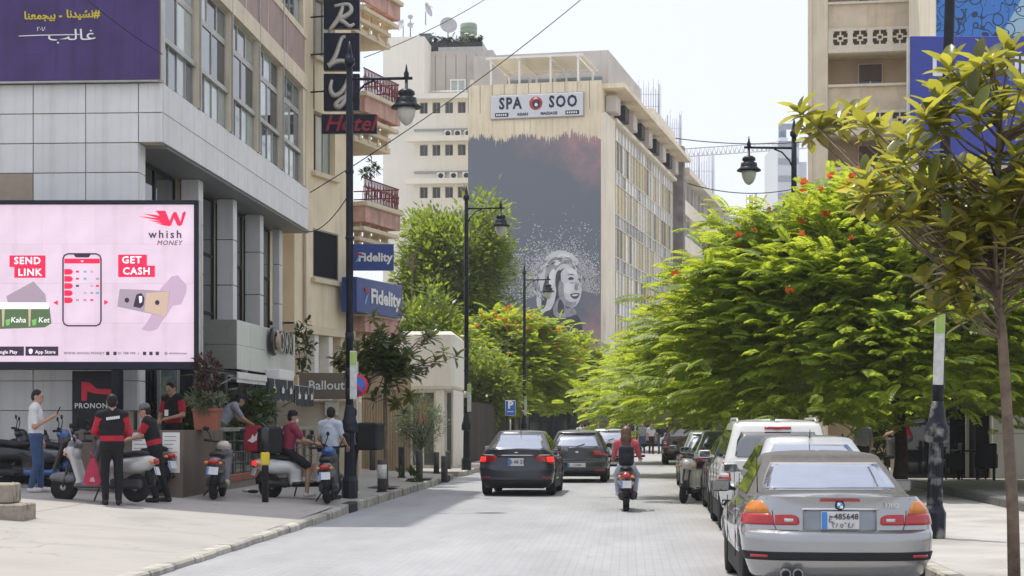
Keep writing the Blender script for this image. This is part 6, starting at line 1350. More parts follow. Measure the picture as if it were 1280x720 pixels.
CONV = spec(L=4.49, zb=.19, zt=[(0,.97),(.12,.985),(1.1,.965),(1.9,.9),(3.0,.9),(3.9,.82),(4.49,.66)], hw=[(0,.72),(.1,.8),(.35,.865),(.6,.88),(.78,.86),(.9,.82),(1,.74)],
    rear=[(.19,.2),(.26,.08),(.36,.015),(.42,0),(.6,0),(.645,.012),(.66,.07),(.69,.08),(.78,.088),(.9,.1),(.95,.092),(.985,.075)], front=SEDAN['front'], wy=(.86,3.58), rc=.5, rcy=.62, bow=.09, Ra=.365,
    gh=dict(yrb=.62,yrr=1.5,yfr=2.6,yfb=3.2,hwb=.76,hwr=.575,zb=.94,zr=1.315,rc=.3,bow=.14,soft=True))
silver = paint('silver_paint', (.36,.365,.37), .7, .24); cloth = mat('grey_soft_top', (.13,.125,.118), .95, var=.12, scale=14, bump=.3, bscale=250)
p0 = px(1050, 0, 16.4)
c = Car('convertible_car', 'silver convertible with grey cloth top parked nearest the camera', 'car', (p0.x, 16.35, 0), -AST, CONV, silver); c.shell(cloth)
c.patch('rear_window', [(1.03,-.62,.62),(1.05,-.64,.64),(1.14,-.6,.6),(1.23,-.54,.54),(1.255,-.52,.52)], cglass2, green=True, nc=14)
c.patch('rear_window_seal', [(1.012,-.655,.655),(1.03,-.665,.665),(1.14,-.625,.625),(1.25,-.555,.555),(1.272,-.535,.535)], mat('window_seal', (.3,.3,.3), .5), o=.002, green=True, nc=14)
c.patch('top_hem', [(.945,-1.02,1.02),(.975,-1.0,1.0)], cloth, o=.012, green=True, nc=20)
for sg in (-1, 1):
    def q(name, rows, m, **k): return c.patch(name, [(z, sg*a, sg*b_) for z, a, b_ in rows], m, **k)
    q('tail_lamp', [(.725,.60,1.03),(.745,.595,1.045),(.80,.605,1.03),(.825,.63,1.01)], lamp_r, o=.012, nc=14)
    q('tail_lamp', [(.725,.385,.585),(.74,.365,.585),(.79,.37,.585),(.812,.40,.585),(.82,.44,.585)], lamp_r, o=.01, nc=8)
    q('indicator_lamp', [(.83,.63,1.0),(.88,.66,.98),(.925,.70,.93),(.94,.73,.88)], lamp_o, o=.012, nc=12)
    q('reversing_lamp', [(.755,.42,.5),(.785,.42,.5)], lamp_w, o=.016, nc=4)
    q('reflector', [(.432,.66,.84),(.456,.66,.84)], lamp_r, o=.016, nc=6)
c.patch('bumper_strip', [(.405,-1.0,1.0),(.42,-1.04,1.04),(.47,-1.04,1.04),(.482,-1.0,1.0)], trim, o=.01, nc=30)
c.patch('third_brake_light', [(.942,-.18,.18),(.962,-.178,.178)], lamp_r, o=.01); c.patch('plate_recess', [(.675,-.33,.33),(.69,-.335,.335),(.85,-.335,.335),(.862,-.32,.32)], mat('recess_silver', (.26,.28,.3), .35, .4), o=.005, nc=10)
c.patch('handle_strip', [(.862,-.35,.35),(.882,-.345,.345)], chrome, o=.02, nc=10)
for z0, z1 in ((.655,.66),): c.patch('lid_gap', [(z0,-.58,.58),(z1,-.58,.58)], trim, o=.004, nc=10)
for sg in (-1, 1): c.patch('lid_gap', [(.66,sg*.56,sg*.568),(.72,sg*.59,sg*.598),(.85,sg*.61,sg*.618),(.965,sg*.68,sg*.688)], trim, o=.004, nc=1)
c.plate(.69, .852, .345, '\u062c485648', '\u0662\u0668\u0665\u0666\u0664\u0668')
yb_ = c.half(.87)[0][1]; em_ = MB().lathe([(0,0),(.042,0),(.042,.012),(0,.012)], 20, (0, yb_-.03, .905), 'Y').build('badge', trim, c.t); MB().lathe([(0,0),(.03,0),(.03,.004)], 16, (0, yb_-.034, .905), 'Y').build('badge_face', mat('badge_blue', (.1,.25,.55), .3, var=0), em_); mb = MB(); mb.box(-.026,0,yb_-.037,yb_-.035,.905,.93); mb.box(0,.026,yb_-.037,yb_-.035,.879,.905); mb.build('badge_quarter', white_l, em_)
text('330Ci', .055, chrome, c.t, (.47, yb_-.012, .905), ext=.003)
for x in (-.50, -.39): MB().lathe([(.045,0),(.05,.0),(.05,.2),(.04,.2),(.04,.02)], 14, (x, -.03, .285), 'Y').build('exhaust_pipe', mat('exhaust', (.25,.25,.25), .3, .9), c.t); MB().lathe([(.001,-.006),(.036,-.006),(.036,.0)], 14, (x, -.03, .285), 'Y').build('exhaust_bore', black, c.t)
MB().tube([(-.69,.9,.97),(-.7,.88,1.36)], [.006,.003], 5).build('aerial', trim, c.t)
c.side_glass([[(.96,1.5,3.0),(1.1,1.55,2.9),(1.26,1.65,2.7)]]); c.windscreen(.97, 1.29, .66, .5); c.wheels(); c.mirrors(2.75, 1.0, .82, mat('mirror_dark', (.05,.06,.06), .3)); c.seams((1.35, 2.75), .35, .9); c.handles((1.55,), .8)

def family(kind, name, label, loc, rz, body, group=None, lit=False, plate=None, chr_=False, rails=False, lamp_m=None):
    sp = {'sedan': SEDAN, 'hatch': HATCH, 'suv': SUVS}[kind]; c = Car(name, label, 'car', loc, rz, sp, body, group); c.shell(); lm = lamp_on if lit else lamp_r
    if kind == 'sedan':
        c.patch('rear_window', [(1.07,-.6,.6),(1.1,-.62,.62),(1.25,-.56,.56),(1.39,-.47,.47)], cglass2, green=True, nc=12)
        c.both('tail_lamp', [(.75,.72,1.0),(.8,.5,1.03),(.88,.42,1.03),(.95,.5,.98),(.985,.72,.92)], lamp_r, o=.01, nc=10); c.both('brake_lamp', [(.79,.72,.96),(.9,.7,.97)], lm, o=.014, nc=6); c.both('reversing_lamp', [(.93,.5,.8),(.955,.55,.85)], lamp_w, o=.015, nc=5)
        c.patch('chrome_strip', [(.925,-.42,.42),(.945,-.42,.42)], chrome, o=.014, nc=8); c.patch('badge', [(.985,-.05,.05),(1.01,-.05,.05)], chrome, o=.014, nc=3)
        c.patch('lower_bumper', [(.21,-.8,.8),(.3,-.9,.9),(.37,-.86,.86)], trim, o=.008, nc=20); c.both('reflector', [(.42,.6,.82),(.45,.6,.82)], lamp_r, o=.01, nc=5)
        if plate: c.plate(.69, .87, .36, plate)
        c.side_glass([[(1.05,1.0,1.95),(1.2,1.2,1.96),(1.37,1.5,1.97)], [(1.05,2.03,3.05),(1.2,2.03,2.8),(1.37,2.04,2.55)]]); c.windscreen(1.03, 1.4, .68, .5); c.mirrors(2.95, 1.05, .8); c.seams((1.05,2.0,3.1), .35, 1.0); c.handles((1.35,2.3), .88)
    elif kind == 'hatch':
        c.patch('rear_window', [(1.0,-.62,.62),(1.05,-.64,.64),(1.2,-.58,.58),(1.33,-.5,.5)], cglass2, green=True, nc=12); c.patch('roof_spoiler', [(1.375,-.5,.5),(1.4,-.5,.5)], trim, o=.03, green=True, nc=8)
        c.both('tail_lamp', [(.77,.52,.98),(.82,.44,1.02),(.9,.48,1.02),(.945,.6,.95)], lm, o=.012, nc=10)
        c.patch('crease_strip', [(.64,-.75,.75),(.655,-.75,.75)], body, o=.02, nc=14); c.patch('badge', [(.84,-.05,.05),(.88,-.05,.05)], chrome, o=.014, nc=3); c.patch('lower_bumper', [(.21,-.8,.8),(.3,-.9,.9),(.34,-.85,.85)], trim, o=.008, nc=20)
        c.both('reflector', [(.33,.5,.78),(.37,.5,.78)], lamp_r, o=.014, nc=5); MB().tube([(0,.18,1.02),(.22,.3,1.09)], .012, 5).build('rear_wiper', trim, c.t)
        if plate: c.plate(.44, .55, .5, plate)
        c.side_glass([[(1.0,.75,1.75),(1.2,.85,1.76),(1.35,1.0,1.77)], [(1.0,1.83,2.8),(1.2,1.83,2.55),(1.35,1.83,2.3)]]); c.windscreen(.98, 1.38, .68, .5); c.mirrors(2.7, 1.02, .82); c.seams((.9,1.8,2.8), .35, .95); c.handles((1.15,2.05), .85)
    else:
        c.patch('rear_window', [(1.14,-.62,.62),(1.17,-.66,.66),(1.4,-.62,.62),(1.53,-.56,.56)], cglass, green=True, nc=12)
        c.both('tail_lamp', [(.78,.74,.9),(.8,.73,1.0),(1.05,.75,1.0),(1.075,.77,.95)], lamp_m or lamp_r, o=.014, nc=8); c.both('reversing_lamp', [(.84,.76,.9),(.9,.76,.9)], lamp_w, o=.018, nc=4); c.both('reversing_lamp', [(.93,.76,.9),(.96,.76,.9)], lamp_w, o=.018, nc=4)
        c.patch('third_brake_light', [(1.575,-.2,.2),(1.61,-.2,.2)], lamp_r, o=.02, green=True); c.patch('lower_bumper', [(.31,-.8,.8),(.42,-.95,.95),(.5,-.9,.9)], trim, o=.008, nc=20)
        if plate: c.plate(.78, .9, .5, plate)
        c.side_glass([[(1.12,.45,1.05),(1.35,.48,1.06),(1.56,.55,1.06)], [(1.12,1.12,2.0),(1.35,1.12,2.0),(1.56,1.12,2.0)], [(1.12,2.07,3.0),(1.35,2.07,2.8),(1.56,2.07,2.6)]]); c.windscreen(1.08, 1.6, .74, .58); c.mirrors(2.85, 1.15, .88); c.seams((1.1,2.04,3.0), .45, 1.05); c.handles((1.3,2.2), .95)
        if rails:
            for sg in (-1, 1): MB().tube([(sg*.6,.55,1.66),(sg*.6,.7,1.73),(sg*.6,2.2,1.73),(sg*.6,2.4,1.67)], .02, 6).build('roof_rail', alu, c.t)
    c.wheels(); MB().tube([(0,1.0 if kind != 'sedan' else 1.45,1.45 if kind != 'suv' else 1.7),(0,.9 if kind != 'sedan' else 1.36,1.58 if kind != 'suv' else 1.9)], [.01,.004], 5).build('aerial', trim, c.t); return c
dgrey = paint('dark_grey_paint', (.035,.04,.052), .3, .3); dbrown = paint('charcoal_paint', (.04,.04,.044), .3, .32); whitec = paint('white_car_paint', (.62,.62,.59)); slv2 = paint('light_silver_paint', (.42,.43,.43), .5, .3)
navyc = paint('midnight_paint', (.012,.016,.03), .2, .3); greenc = paint('grey_green_paint', (.16,.18,.16), .3, .3); maroon = paint('maroon_paint', (.07,.03,.032), .2, .3)
def road_at(u, v, h=0): q = st(u, v); return (q.x, q.y, 0)
PK = 'cars parked along the right kerb'
family('sedan', 'sedan_car', 'silver sedan parked directly ahead of the convertible', road_at(2.33, 21.9), -AST, slv2, PK)
family('suv', 'suv_car', 'white sport utility car with tall red tail lamps parked third in the row', road_at(2.29, 27.4), -AST, whitec, PK, rails=True)
family('hatch', 'hatchback_car', 'midnight blue car parked just beyond the white sport utility car', road_at(2.33, 33.0), -AST, navyc, PK, plate='B 219')
family('sedan', 'sedan_car', 'pale silver car parked beyond the midnight blue one', road_at(2.25, 39.2), -AST, slv2, PK)
family('hatch', 'hatchback_car', 'grey green car parked behind the white scooter', road_at(2.15, 45.4), -AST, greenc, PK)
family('suv', 'suv_car', 'dark maroon car farthest along the parked row', road_at(2.3, 72.5), -AST, maroon, PK)
family('sedan', 'sedan_car', 'dark grey sedan with lit brake lights driving away in the left lane', (.085, 41.0, 0), -R(5.2), dgrey, 'cars driving down the street', True, 'B 48 27', True)
family('hatch', 'hatchback_car', 'charcoal hatchback driving ahead of the dark sedan', (1.81, 50.4, 0), -R(4.6), dbrown, 'cars driving down the street', False, '2 7505')
family('hatch', 'hatchback_car', 'light silver car driving far ahead between hatchback and rider', (3.75, 70, 0), -R(4), slv2, 'cars driving down the street', False, '1 264')
# ================================================================ scooters
rubber = mat('rubber_black', (.02,.02,.02), .7); seat_m = mat('seat_vinyl', (.016,.016,.017), .45, var=.15)
engine_m = mat('engine_grey', (.06,.06,.062), .5, .4, var=.3); sc_plate = plate_w
def scooter(label, loc, rz, body, body2=None, tail=None, top_case=None, plate=True, lean=.06, group='scooters parked on the plaza', stand=True):
    body2 = body2 or body; t = thing('motor_scooter', label, 'scooter', loc, rz, group); t.rotation_euler.y = lean
    for yc, wr, tw in ((.66, .235, .1), (-.6, .235, .12)):
        w_ = MB().lathe([(wr*.62,-tw/2),(wr*.88,-tw/2),(wr*.98,-tw*.3),(wr,0),(wr*.98,tw*.3),(wr*.88,tw/2),(wr*.62,tw/2)], 22, (0, yc, wr), 'X').build('wheel', tyre_m, t)
        mb = MB(); mb.lathe([(wr*.64,-tw*.35),(wr*.64,tw*.35)], 20, (0, yc, wr), 'X'); mb.lathe([(.05,-tw*.6),(.05,tw*.6)], 10, (0, yc, wr), 'X', 1); mb.build('rim', [engine_m, alu], w_)
    addsdf(MB(), [ell((0,-.45,.60),(.17,.42,.15),0,.08), ell((0,-.72,.68),(.12,.24,.1),0,.06), rbox((0,-.12,.42),(.13,.12,.16),.05,0,.08), rbox((0,.12,.27),(.16,.32,.05),.03,1,.05),
        rbox((0,.43,.58),(.17,.05,.30),.045,0,.05,np.array(Matrix.Rotation(R(-20),3,'X'))), ell((0,.52,.82),(.16,.13,.13),0,.06), ell((0,.48,.95),(.14,.12,.09),1,.04)], .026).build('body', [body, body2], t)
    addsdf(MB(), [ell((0,.68,.40),(.075,.25,.1),0,.04), rbox((0,.58,.38),(.06,.12,.06),.03,0,.05)], .024).build('front_mudguard', body2, t)
    addsdf(MB(), [ell((0,-.3,.77),(.13,.26,.065),0,.05), ell((0,-.62,.8),(.12,.2,.06),0,.05)], .024).build('seat', seat_m, t)
    addsdf(MB(), [rbox((-.05,-.45,.3),(.09,.3,.09),.05,0,.05), ell((.12,-.55,.28),(.06,.28,.07),0,.03)], .024).build('engine', engine_m, t)
    MB().tube([(.16,-.35,.26),(.16,-.85,.34)], [.05,.055], 10).build('exhaust', engine_m, t)
    MB().tube([(0,-.75,.55),(0,-.86,.38),(0,-.84,.3)], [.04,.05,.06], 6).build('rear_mudguard', trim, t)
    for s_ in (-1, 1): MB().tube([(s_*.06,.66,.24),(s_*.06,.56,.7)], .022, 6).build('fork', engine_m, t)
    MB().tube([(-.33,.36,1.03),(-.2,.43,1.02),(0,.47,1.0),(.2,.43,1.02),(.33,.36,1.03)], .018, 7).build('handlebar', trim, t)
    for s_ in (-1, 1):
        MB().tube([(s_*.24,.41,1.025),(s_*.35,.35,1.03)], .024, 7).build('grip', rubber, t)
        m_ = MB().tube([(s_*.22,.42,1.03),(s_*.28,.44,1.16),(s_*.32,.43,1.2)], .009, 5).build('mirror_stem', trim, t); addsdf(MB(), [ell((s_*.34,.42,1.24),(.065,.02,.045),0,.01)], .012).build('mirror', trim, m_)
    addsdf(MB(), [ell((0,.63,.84),(.09,.05,.06),0,.02)], .018).build('headlight', lamp_w, t); addsdf(MB(), [ell((0,-.93,.68),(.09,.05,.05),0,.02)], .018).build('tail_light', tail or lamp_r, t)
    for s_ in (-1, 1):
        addsdf(MB(), [ell((s_*.12,-.9,.66),(.045,.04,.03),0,.02)], .014).build('indicator', lamp_o, t); addsdf(MB(), [ell((s_*.15,.6,.78),(.04,.03,.03),0,.02)], .014).build('indicator', lamp_o, t)
    if plate:
        pl_ = MB().cbox((0,0,0),(.2,.012,.14), M=Matrix.Translation((0,-.955,.52)) @ Matrix.Rotation(R(-18),4,'X')).build('licence_plate', plate_w, t); MB().cbox((-.082,-.008,0),(.03,.004,.13), M=Matrix.Translation((0,-.955,.52)) @ Matrix.Rotation(R(-18),4,'X')).build('plate_band', plate_b, pl_)
    if stand: MB().tube([(-.12,.0,.22),(-.26,.02,.02)], .015, 6).build('side_stand', engine_m, t)
    if top_case:
        tc_ = addsdf(MB(), [rbox((0,-.85,1.06),(.22,.2,.2),.06,0,.03)], .028).build('top_case', top_case, t); MB().box(-.225,.225,-.86,-.84,.86,1.264).build('strap', alu, tc_)
    return t
def at(x, Y, dz=0): p = px(x, 0, Y); return (p.x, Y, plaza_z(p.x, Y)+dz)
sc_silver = paint('scooter_silver', (.42,.42,.41), .3, .35); sc_blue = paint('scooter_blue', (.02,.085,.26), .2, .3); sc_black = paint('scooter_black', (.015,.015,.017), .1, .35); sc_grey = paint('scooter_dark_grey', (.09,.09,.1), .3, .35)
sc_white = paint('scooter_white', (.6,.6,.58)); sc_red = paint('scooter_maroon', (.1,.012,.018), .2, .3); sc_cream = paint('scooter_cream', (.5,.47,.38))
scooter('silver scooter with red triangle bag beside the man in black vest', at(127, 29.7), R(80), sc_silver, sc_grey)
scooter('blue and dark scooter with black top box behind the man in white', at(45, 32.2), R(-82), sc_black, sc_blue, top_case=trim)
scooter('black scooter cut by the left edge of the plaza', at(-8, 33.2), R(-70), sc_black)
scooter('black scooter between the blue one and the grey wall panels', at(68, 33.6), R(-75), sc_black, sc_grey)
scooter('charcoal scooter with raised mirror behind the top box scooter', at(18, 33.9), R(-64), sc_grey, sc_black)
scooter('dark scooter with covered front between the blue and silver scooters', at(100, 32.4), R(-110), sc_grey, sc_black)
scooter('scooter half hidden behind the man with black vest', at(163, 32.3), R(60), sc_black, sc_grey)
scooter('small grey scooter standing by the planter wall corner', at(272, 32.6), R(2), sc_grey, sc_cream)
DS = at(374, 34.3); scooter('white and black delivery scooter with rider and rear box', DS, R(-58), sc_white, sc_black, lamp_on, lean=.03)
scooter('blue black scooter seen from behind beside the first lamp post', at(412, 33.6), R(2), sc_black, sc_blue, lean=-.05)
WR = (px(783, 0, 34.6).x, 34.6, 0); scooter('maroon scooter ridden down the middle of the road', WR, -R(4), sc_red, sc_black, lean=0, group='scooters on the road', stand=False)
SP9 = px(864, 0, 38.0); scooter('white fronted scooter parked facing back between parked cars', (SP9.x, 38.0, 0), R(160), sc_cream, sc_black, lean=-.08, group='scooters on the road')
# ================================================================ people
skin = mat('skin', (.42,.25,.17), .55, var=.06); skin2 = mat('tan_skin', (.33,.19,.12), .55, var=.06); hair_m = mat('dark_hair', (.014,.011,.01), .5, var=.3, scale=40); hair_b = mat('brown_hair', (.12,.055,.028), .45, var=.45, scale=14, streak=.4)
def cl(name, c): return mat(name, c, .85, var=.14, scale=10, bump=.6, bscale=14)
wht_s = cl('white_shirt', (.62,.62,.63)); red_s = cl('red_shirt', (.42,.012,.03)); blk_s = cl('black_cloth', (.016,.016,.018)); jean = cl('blue_denim', (.035,.075,.17)); gry_s = cl('grey_shirt', (.23,.24,.27)); mar_s = cl('maroon_shirt', (.22,.02,.05)); lbl_s = cl('pale_blue_shirt', (.45,.5,.56)); pnk = cl('coral_jacket', (.5,.09,.11)); drk = cl('dark_trousers', (.025,.026,.032)); gtr = cl('grey_trousers', (.12,.12,.13)); lj = cl('light_denim', (.4,.44,.5)); camo = cl('camouflage_cloth', (.09,.085,.06)); shoe_w = cl('white_shoes', (.55,.52,.5)); shoe_d = cl('dark_shoes', (.03,.03,.03)); navy_c = cl('navy_cap', (.018,.024,.045)); gcap = cl('grey_cap', (.13,.13,.135)); mask_m = cl('face_mask', (.5,.55,.6))
STAND = dict(pel=(0,0,.95), che=(0,.0,1.27), nek=(0,-.01,1.47), hed=(0,.025,1.62), shL=(-.185,-.01,1.42), shR=(.185,-.01,1.42), elL=(-.235,-.04,1.14), elR=(.235,-.04,1.14), wrL=(-.235,.07,.9), wrR=(.235,.07,.9),
    hiL=(-.09,0,.92), hiR=(.09,0,.92), knL=(-.1,.03,.5), knR=(.1,.03,.5), anL=(-.105,-.02,.09), anR=(.105,-.02,.09))
def person(label, loc, rz, J, top, bottom, shoe, H=1.75, sk=None, sleeve=.62, vest=None, hair=None, long_hair=False, cap_m=None, cap_back=False, shorts=False, gaze=None, slim=1., group=None, toe=None, vox=.017, mask=None):
    """continuous posed body; materials: 0 skin 1 top 2 bottom 3 shoe 4 hair 5 vest"""
    s_ = H/1.75; D = dict(STAND); D.update(J or {}); P = {k_: np.array(v_, float) for k_, v_ in D.items()}
    t = thing('person', label, 'person', loc, rz, group); t.scale = (s_, s_, s_); L = lambda a, b_, q: P[a]+(P[b_]-P[a])*q
    spine = P['che']-P['pel']; sl_ = np.linalg.norm(spine); ax = P['shR']-P['shL']; ax /= np.linalg.norm(ax); up = spine/sl_; fw = np.cross(up, ax); Rt = np.stack([ax, fw, up], 1)
    vm = 5 if vest else 1
    pr = [ell(P['pel'], (.165*slim,.12,.12), 2, .06, Rt), ell(L('pel','che',.32), (.158*slim,.118,.13), 1, .07, Rt), ell(L('pel','che',.62), (.16*slim,.118,.15), vm, .07, Rt), ell(P['che'], (.178*slim,.122,.17), vm, .07, Rt),
          cap(L('che','nek',.62), L('che','nek',.8), .1, .075, vm, .07), cap(L('che','nek',.85), P['hed']+(P['nek']-P['hed'])*.35, .056, .054, 0, .03)]
    for q in 'LR':
        sg = -1 if q == 'L' else 1
        pr += [cap(L('nek','sh'+q,.35), P['sh'+q], .075, .068, vm if vest else 1, .05)]
        a, e, w_ = P['sh'+q], P['el'+q], P['wr'+q]
        if sleeve >= 1: pr += [cap(a, e, .062, .05, 1, .04), cap(e, w_, .05, .037, 1, .03)]
        else: pr += [cap(a, a+(e-a)*sleeve, .064, .06, 1, .04), cap(a+(e-a)*sleeve*.8, e, .047, .041, 0, .015), cap(e, w_, .042, .029, 0, .03)]
        d = w_-e; d /= np.linalg.norm(d); pr += [cap(w_, w_+d*.075, .028, .036, 0, .02)]
        h, k_, an = P['hi'+q], P['kn'+q], P['an'+q]
        if shorts: pr += [cap(h, h+(k_-h)*.92, .095, .085, 2, .05), cap(h+(k_-h)*.8, k_, .06, .055, 0, .02), cap(k_, an, .058, .04, 0, .03)]
        else: pr += [cap(h, k_, .092, .067, 2, .05), cap(k_, an+np.array([0,0,.02]), .066, .054, 2, .03)]
        td = np.array(toe if toe else (sg*.15, 1, 0), float); td[2] = 0; td /= np.linalg.norm(td)
        hz = an*[1,1,1]-np.array([0,0,.045]); pr += [cap(hz-td*.03, hz+td*.15, .045, .04, 3, .02)]
    # head
    hd = P['hed']; g = np.array(gaze if gaze else (0,1,-.08), float); g /= np.linalg.norm(g); sx_ = np.cross(g, [0,0,1]); sx_ /= np.linalg.norm(sx_); uz = np.cross(sx_, g); Rh = np.stack([sx_, g, uz], 1)
    def hp(x, y, z): return hd+Rh @ np.array([x, y, z])
    hm = 4
    pr += [ell(hp(0,0,.02), (.074,.094,.1), 0, .03, Rh), ell(hp(0,.03,-.055), (.056,.062,.062), 0, .04, Rh), cap(hp(0,.088,.01), hp(0,.108,-.018), .012, .017, 0, .012), cap(hp(0,.075,.035), hp(0,.08,.035), .03, .03, 0, .02),
           cap(hp(-.025,.083,-.052), hp(.025,.083,-.052), .012, .012, 0, .012)]
    for sg in (-1, 1): pr += [ell(hp(sg*.076,-.005,.0), (.014,.026,.034), 0, .01, Rh)]
    pr += [ell(hp(0,-.02,.045), (.082,.092,.092), hm, .015, Rh), ell(hp(0,-.045,-.005), (.07,.065,.075), hm, .02, Rh)]
    if long_hair: pr += [cap(hp(0,-.075,.03), hp(0,-.09,-.12), .1, .1, hm, .03), cap(hp(0,-.09,-.12), hp(.01,-.11,-.36), .1, .06, hm, .04), ell(hp(0,-.03,.05), (.1,.105,.1), hm, .02, Rh)]
    mb = addsdf(MB(), pr, vox)
    for q in 'LR':                 # five separate fingers
        e, w_ = P['el'+q], P['wr'+q]; d = w_-e; d /= np.linalg.norm(d); side = np.cross(d, [0,0,1.]); side = side/max(np.linalg.norm(side), 1e-6) if np.linalg.norm(side) > .3 else np.array([0, 1., 0]); nrm = np.cross(side, d); k_ = w_+d*.085
        dn = nrm*(-1 if nrm[2] > 0 else 1)
        for i, (o, ln) in enumerate(((-.028,.072),(-.009,.08),(.01,.076),(.028,.06))):
            b_ = k_+side*o; mb.tube([b_-d*.02, b_+d*ln*.5+dn*.006, b_+d*ln*.82+dn*.03, b_+d*ln*.75+dn*.055], [.0095,.009,.008,.006], 6, 0)
        b_ = w_+d*.03+side*.03; mb.tube([b_-side*.01, b_+side*.022+d*.025+dn*.01, b_+side*.02+d*.06+dn*.025], [.011,.010,.007], 6, 0)
    for sg in (-1, 1):
        c_ = hp(sg*.031,.0885,.012); mb.lathe([(0,-.004),(.009,-.002),(.009,.002),(0,.004)], 8, c_, 'Y', 4); b_ = [hp(sg*.018,.093,.034), hp(sg*.034,.092,.038), hp(sg*.05,.082,.034)]; mb.tube(b_, .005, 5, 4)
    mb.tube([hp(-.02,.094,-.052), hp(0,.098,-.05), hp(.02,.094,-.052)], .004, 5, 6)
    mb.build('body', [sk or skin, top, bottom, shoe, hair or hair_m, vest or top, mat('lips', (.3,.11,.09), .5)], t)
    if cap_m:
        Mh = Matrix(np.block([[Rh, hd[:, None]], [np.zeros((1, 3)), np.ones((1, 1))]]).tolist()); mb = MB()
        mb.lathe([(.099,.045),(.101,.075),(.092,.115),(.06,.143),(.012,.152)], 16, (0,-.012,0), M=Mh); sg = -1 if cap_back else 1
        V = []; 
        for i in range(9): a = lerp(R(25), R(155), i/8); V += [Mh @ Vector((.095*math.cos(a), sg*.095*math.sin(a)-.012, .05)), Mh @ Vector((.1*math.cos(a), sg*(.095*math.sin(a)+.085*math.sin(a))-.012, .034))]
        mb.grid(V, 9, 2); mb.build('cap', cap_m, t)
    if mask: Mh = Matrix(np.block([[Rh, hd[:, None]], [np.zeros((1, 3)), np.ones((1, 1))]]).tolist()); mb = MB(); mb.grid([Mh @ Vector(((.068)*math.sin(a)*k2, .0+(.108)*math.cos(a), z)) for z, k2 in ((-.015,1),(-.045,1.0),(-.09,.75)) for a in np.linspace(-1.2, 1.2, 9)], 3, 9); mb.build('face_mask', mask, t)
    t['P'] = 0; del t['P']; return t
def person_at(x, Y, z=None): p = px(x, 0, Y); return (p.x, Y, plaza_z(p.x, Y) if z is None else z)
# 1 man in white polo looking at his phone, in profile facing right
m1 = person_at(45, 30.9)
person('man in white polo shirt and blue jeans looking at his phone', m1, R(-86), dict(elR=(.24,.02,1.12), wrR=(.16,.29,1.28), elL=(-.23,-.05,1.13), wrL=(-.2,.06,.9), knL=(-.09,.05,.5), anL=(-.1,.06,.09), anR=(.1,-.06,.09)), wht_s, jean, shoe_w, 1.76, sleeve=.75, gaze=(.05,1,-.22))
f = lambda o, rz, v: Vector(o)+Matrix.Rotation(rz, 3, 'Z') @ Vector(v)
q = f(m1, R(-86), (.12,.40,1.40)); ph = MB().bbox(-.038,.038,-.005,.005,-.075,.075,.004).build('mobile_phone', blackgl, None, q); ph.rotation_euler = (R(-25), 0, R(-86)); tag(ph, 'black phone held up by the man in white polo', 'phone')
# 2 man seen from behind, red shirt and black vest
m2 = person_at(140, 29.2)
t = person('man from behind in red shirt and black vest with white print', m2, R(14), dict(pel=(0,0,.96), elL=(-.27,.05,1.16), wrL=(-.14,.25,1.1), elR=(.27,.03,1.15), wrR=(.17,.24,1.06), knL=(-.11,.02,.5), anL=(-.1,-.04,.09), anR=(.1,-.04,.09)), red_s, blk_s, shoe_d, 1.8, sleeve=1.0, vest=blk_s, slim=1.12)
pr_ = MB()
for q in range(7): pr_.box(-.09+q*.03, -.068+q*.03, -.15, -.142, 1.34+.004*q, 1.385+.004*q)
pr_.build('white_print', white_l, t)
# 3 man in cap leaning forward in profile facing left
m3 = person_at(190, 30.4)
person('man in grey cap and black vest leaning on the planter facing left', m3, R(84), dict(pel=(0,-.06,.93), che=(0,.02,1.24), nek=(0,.06,1.42), hed=(0,.13,1.56), shL=(-.185,.05,1.38), shR=(.185,.05,1.38), elL=(-.22,.16,1.13), elR=(.22,.16,1.13), wrL=(-.12,.38,1.08), wrR=(.12,.38,1.1), hiL=(-.09,-.06,.9), hiR=(.09,-.06,.9), knL=(-.1,.02,.48), knR=(.1,-.12,.48), anL=(-.1,-.1,.09), anR=(.1,-.25,.09)), red_s, blk_s, shoe_d, 1.72, sleeve=.6, vest=blk_s, cap_m=gcap, gaze=(0,1,-.25), sk=skin)
# 4 man behind the planter wall
m4 = px(216, 0, 34.2); person('dark haired man in black vest standing behind the planter wall', (m4.x, 34.25, .62), R(152), dict(hed=(0,.06,1.61), elL=(-.25,.04,1.14), wrL=(-.08,.24,1.08), elR=(.25,.04,1.14), wrR=(.1,.26,1.06)), red_s, blk_s, shoe_d, 1.84, sleeve=.7, vest=blk_s, gaze=(.1,1,-.6))
MB().cbox((0,0,0),(.07,.012,.12)).build('note_pad', white_p, None, (m4.x-.07, 33.93, 1.86), label='small white note held by the man behind the planter', cat='note')
# 5 man leaning over the railing
m5 = px(286, 0, 36.2); person('man in grey shirt and navy cap leaning on the terrace railing', (m5.x-.02, 36.2, .7), R(-68), dict(pel=(0,-.16,.95), che=(0,.02,1.2), nek=(0,.14,1.34), hed=(0,.25,1.43), shL=(-.185,.1,1.3), shR=(.185,.1,1.3), elL=(-.22,.26,1.06), elR=(.22,.26,1.06), wrL=(-.1,.44,.97), wrR=(.1,.44,.97), hiL=(-.09,-.17,.92), hiR=(.09,-.17,.92), knL=(-.1,-.12,.5), knR=(.1,-.12,.5), anL=(-.1,-.2,.09), anR=(.1,-.25,.09)), gry_s, camo, shoe_d, 1.74, sleeve=.7, cap_m=navy_c, gaze=(-.15,1,-.35), sk=skin2)
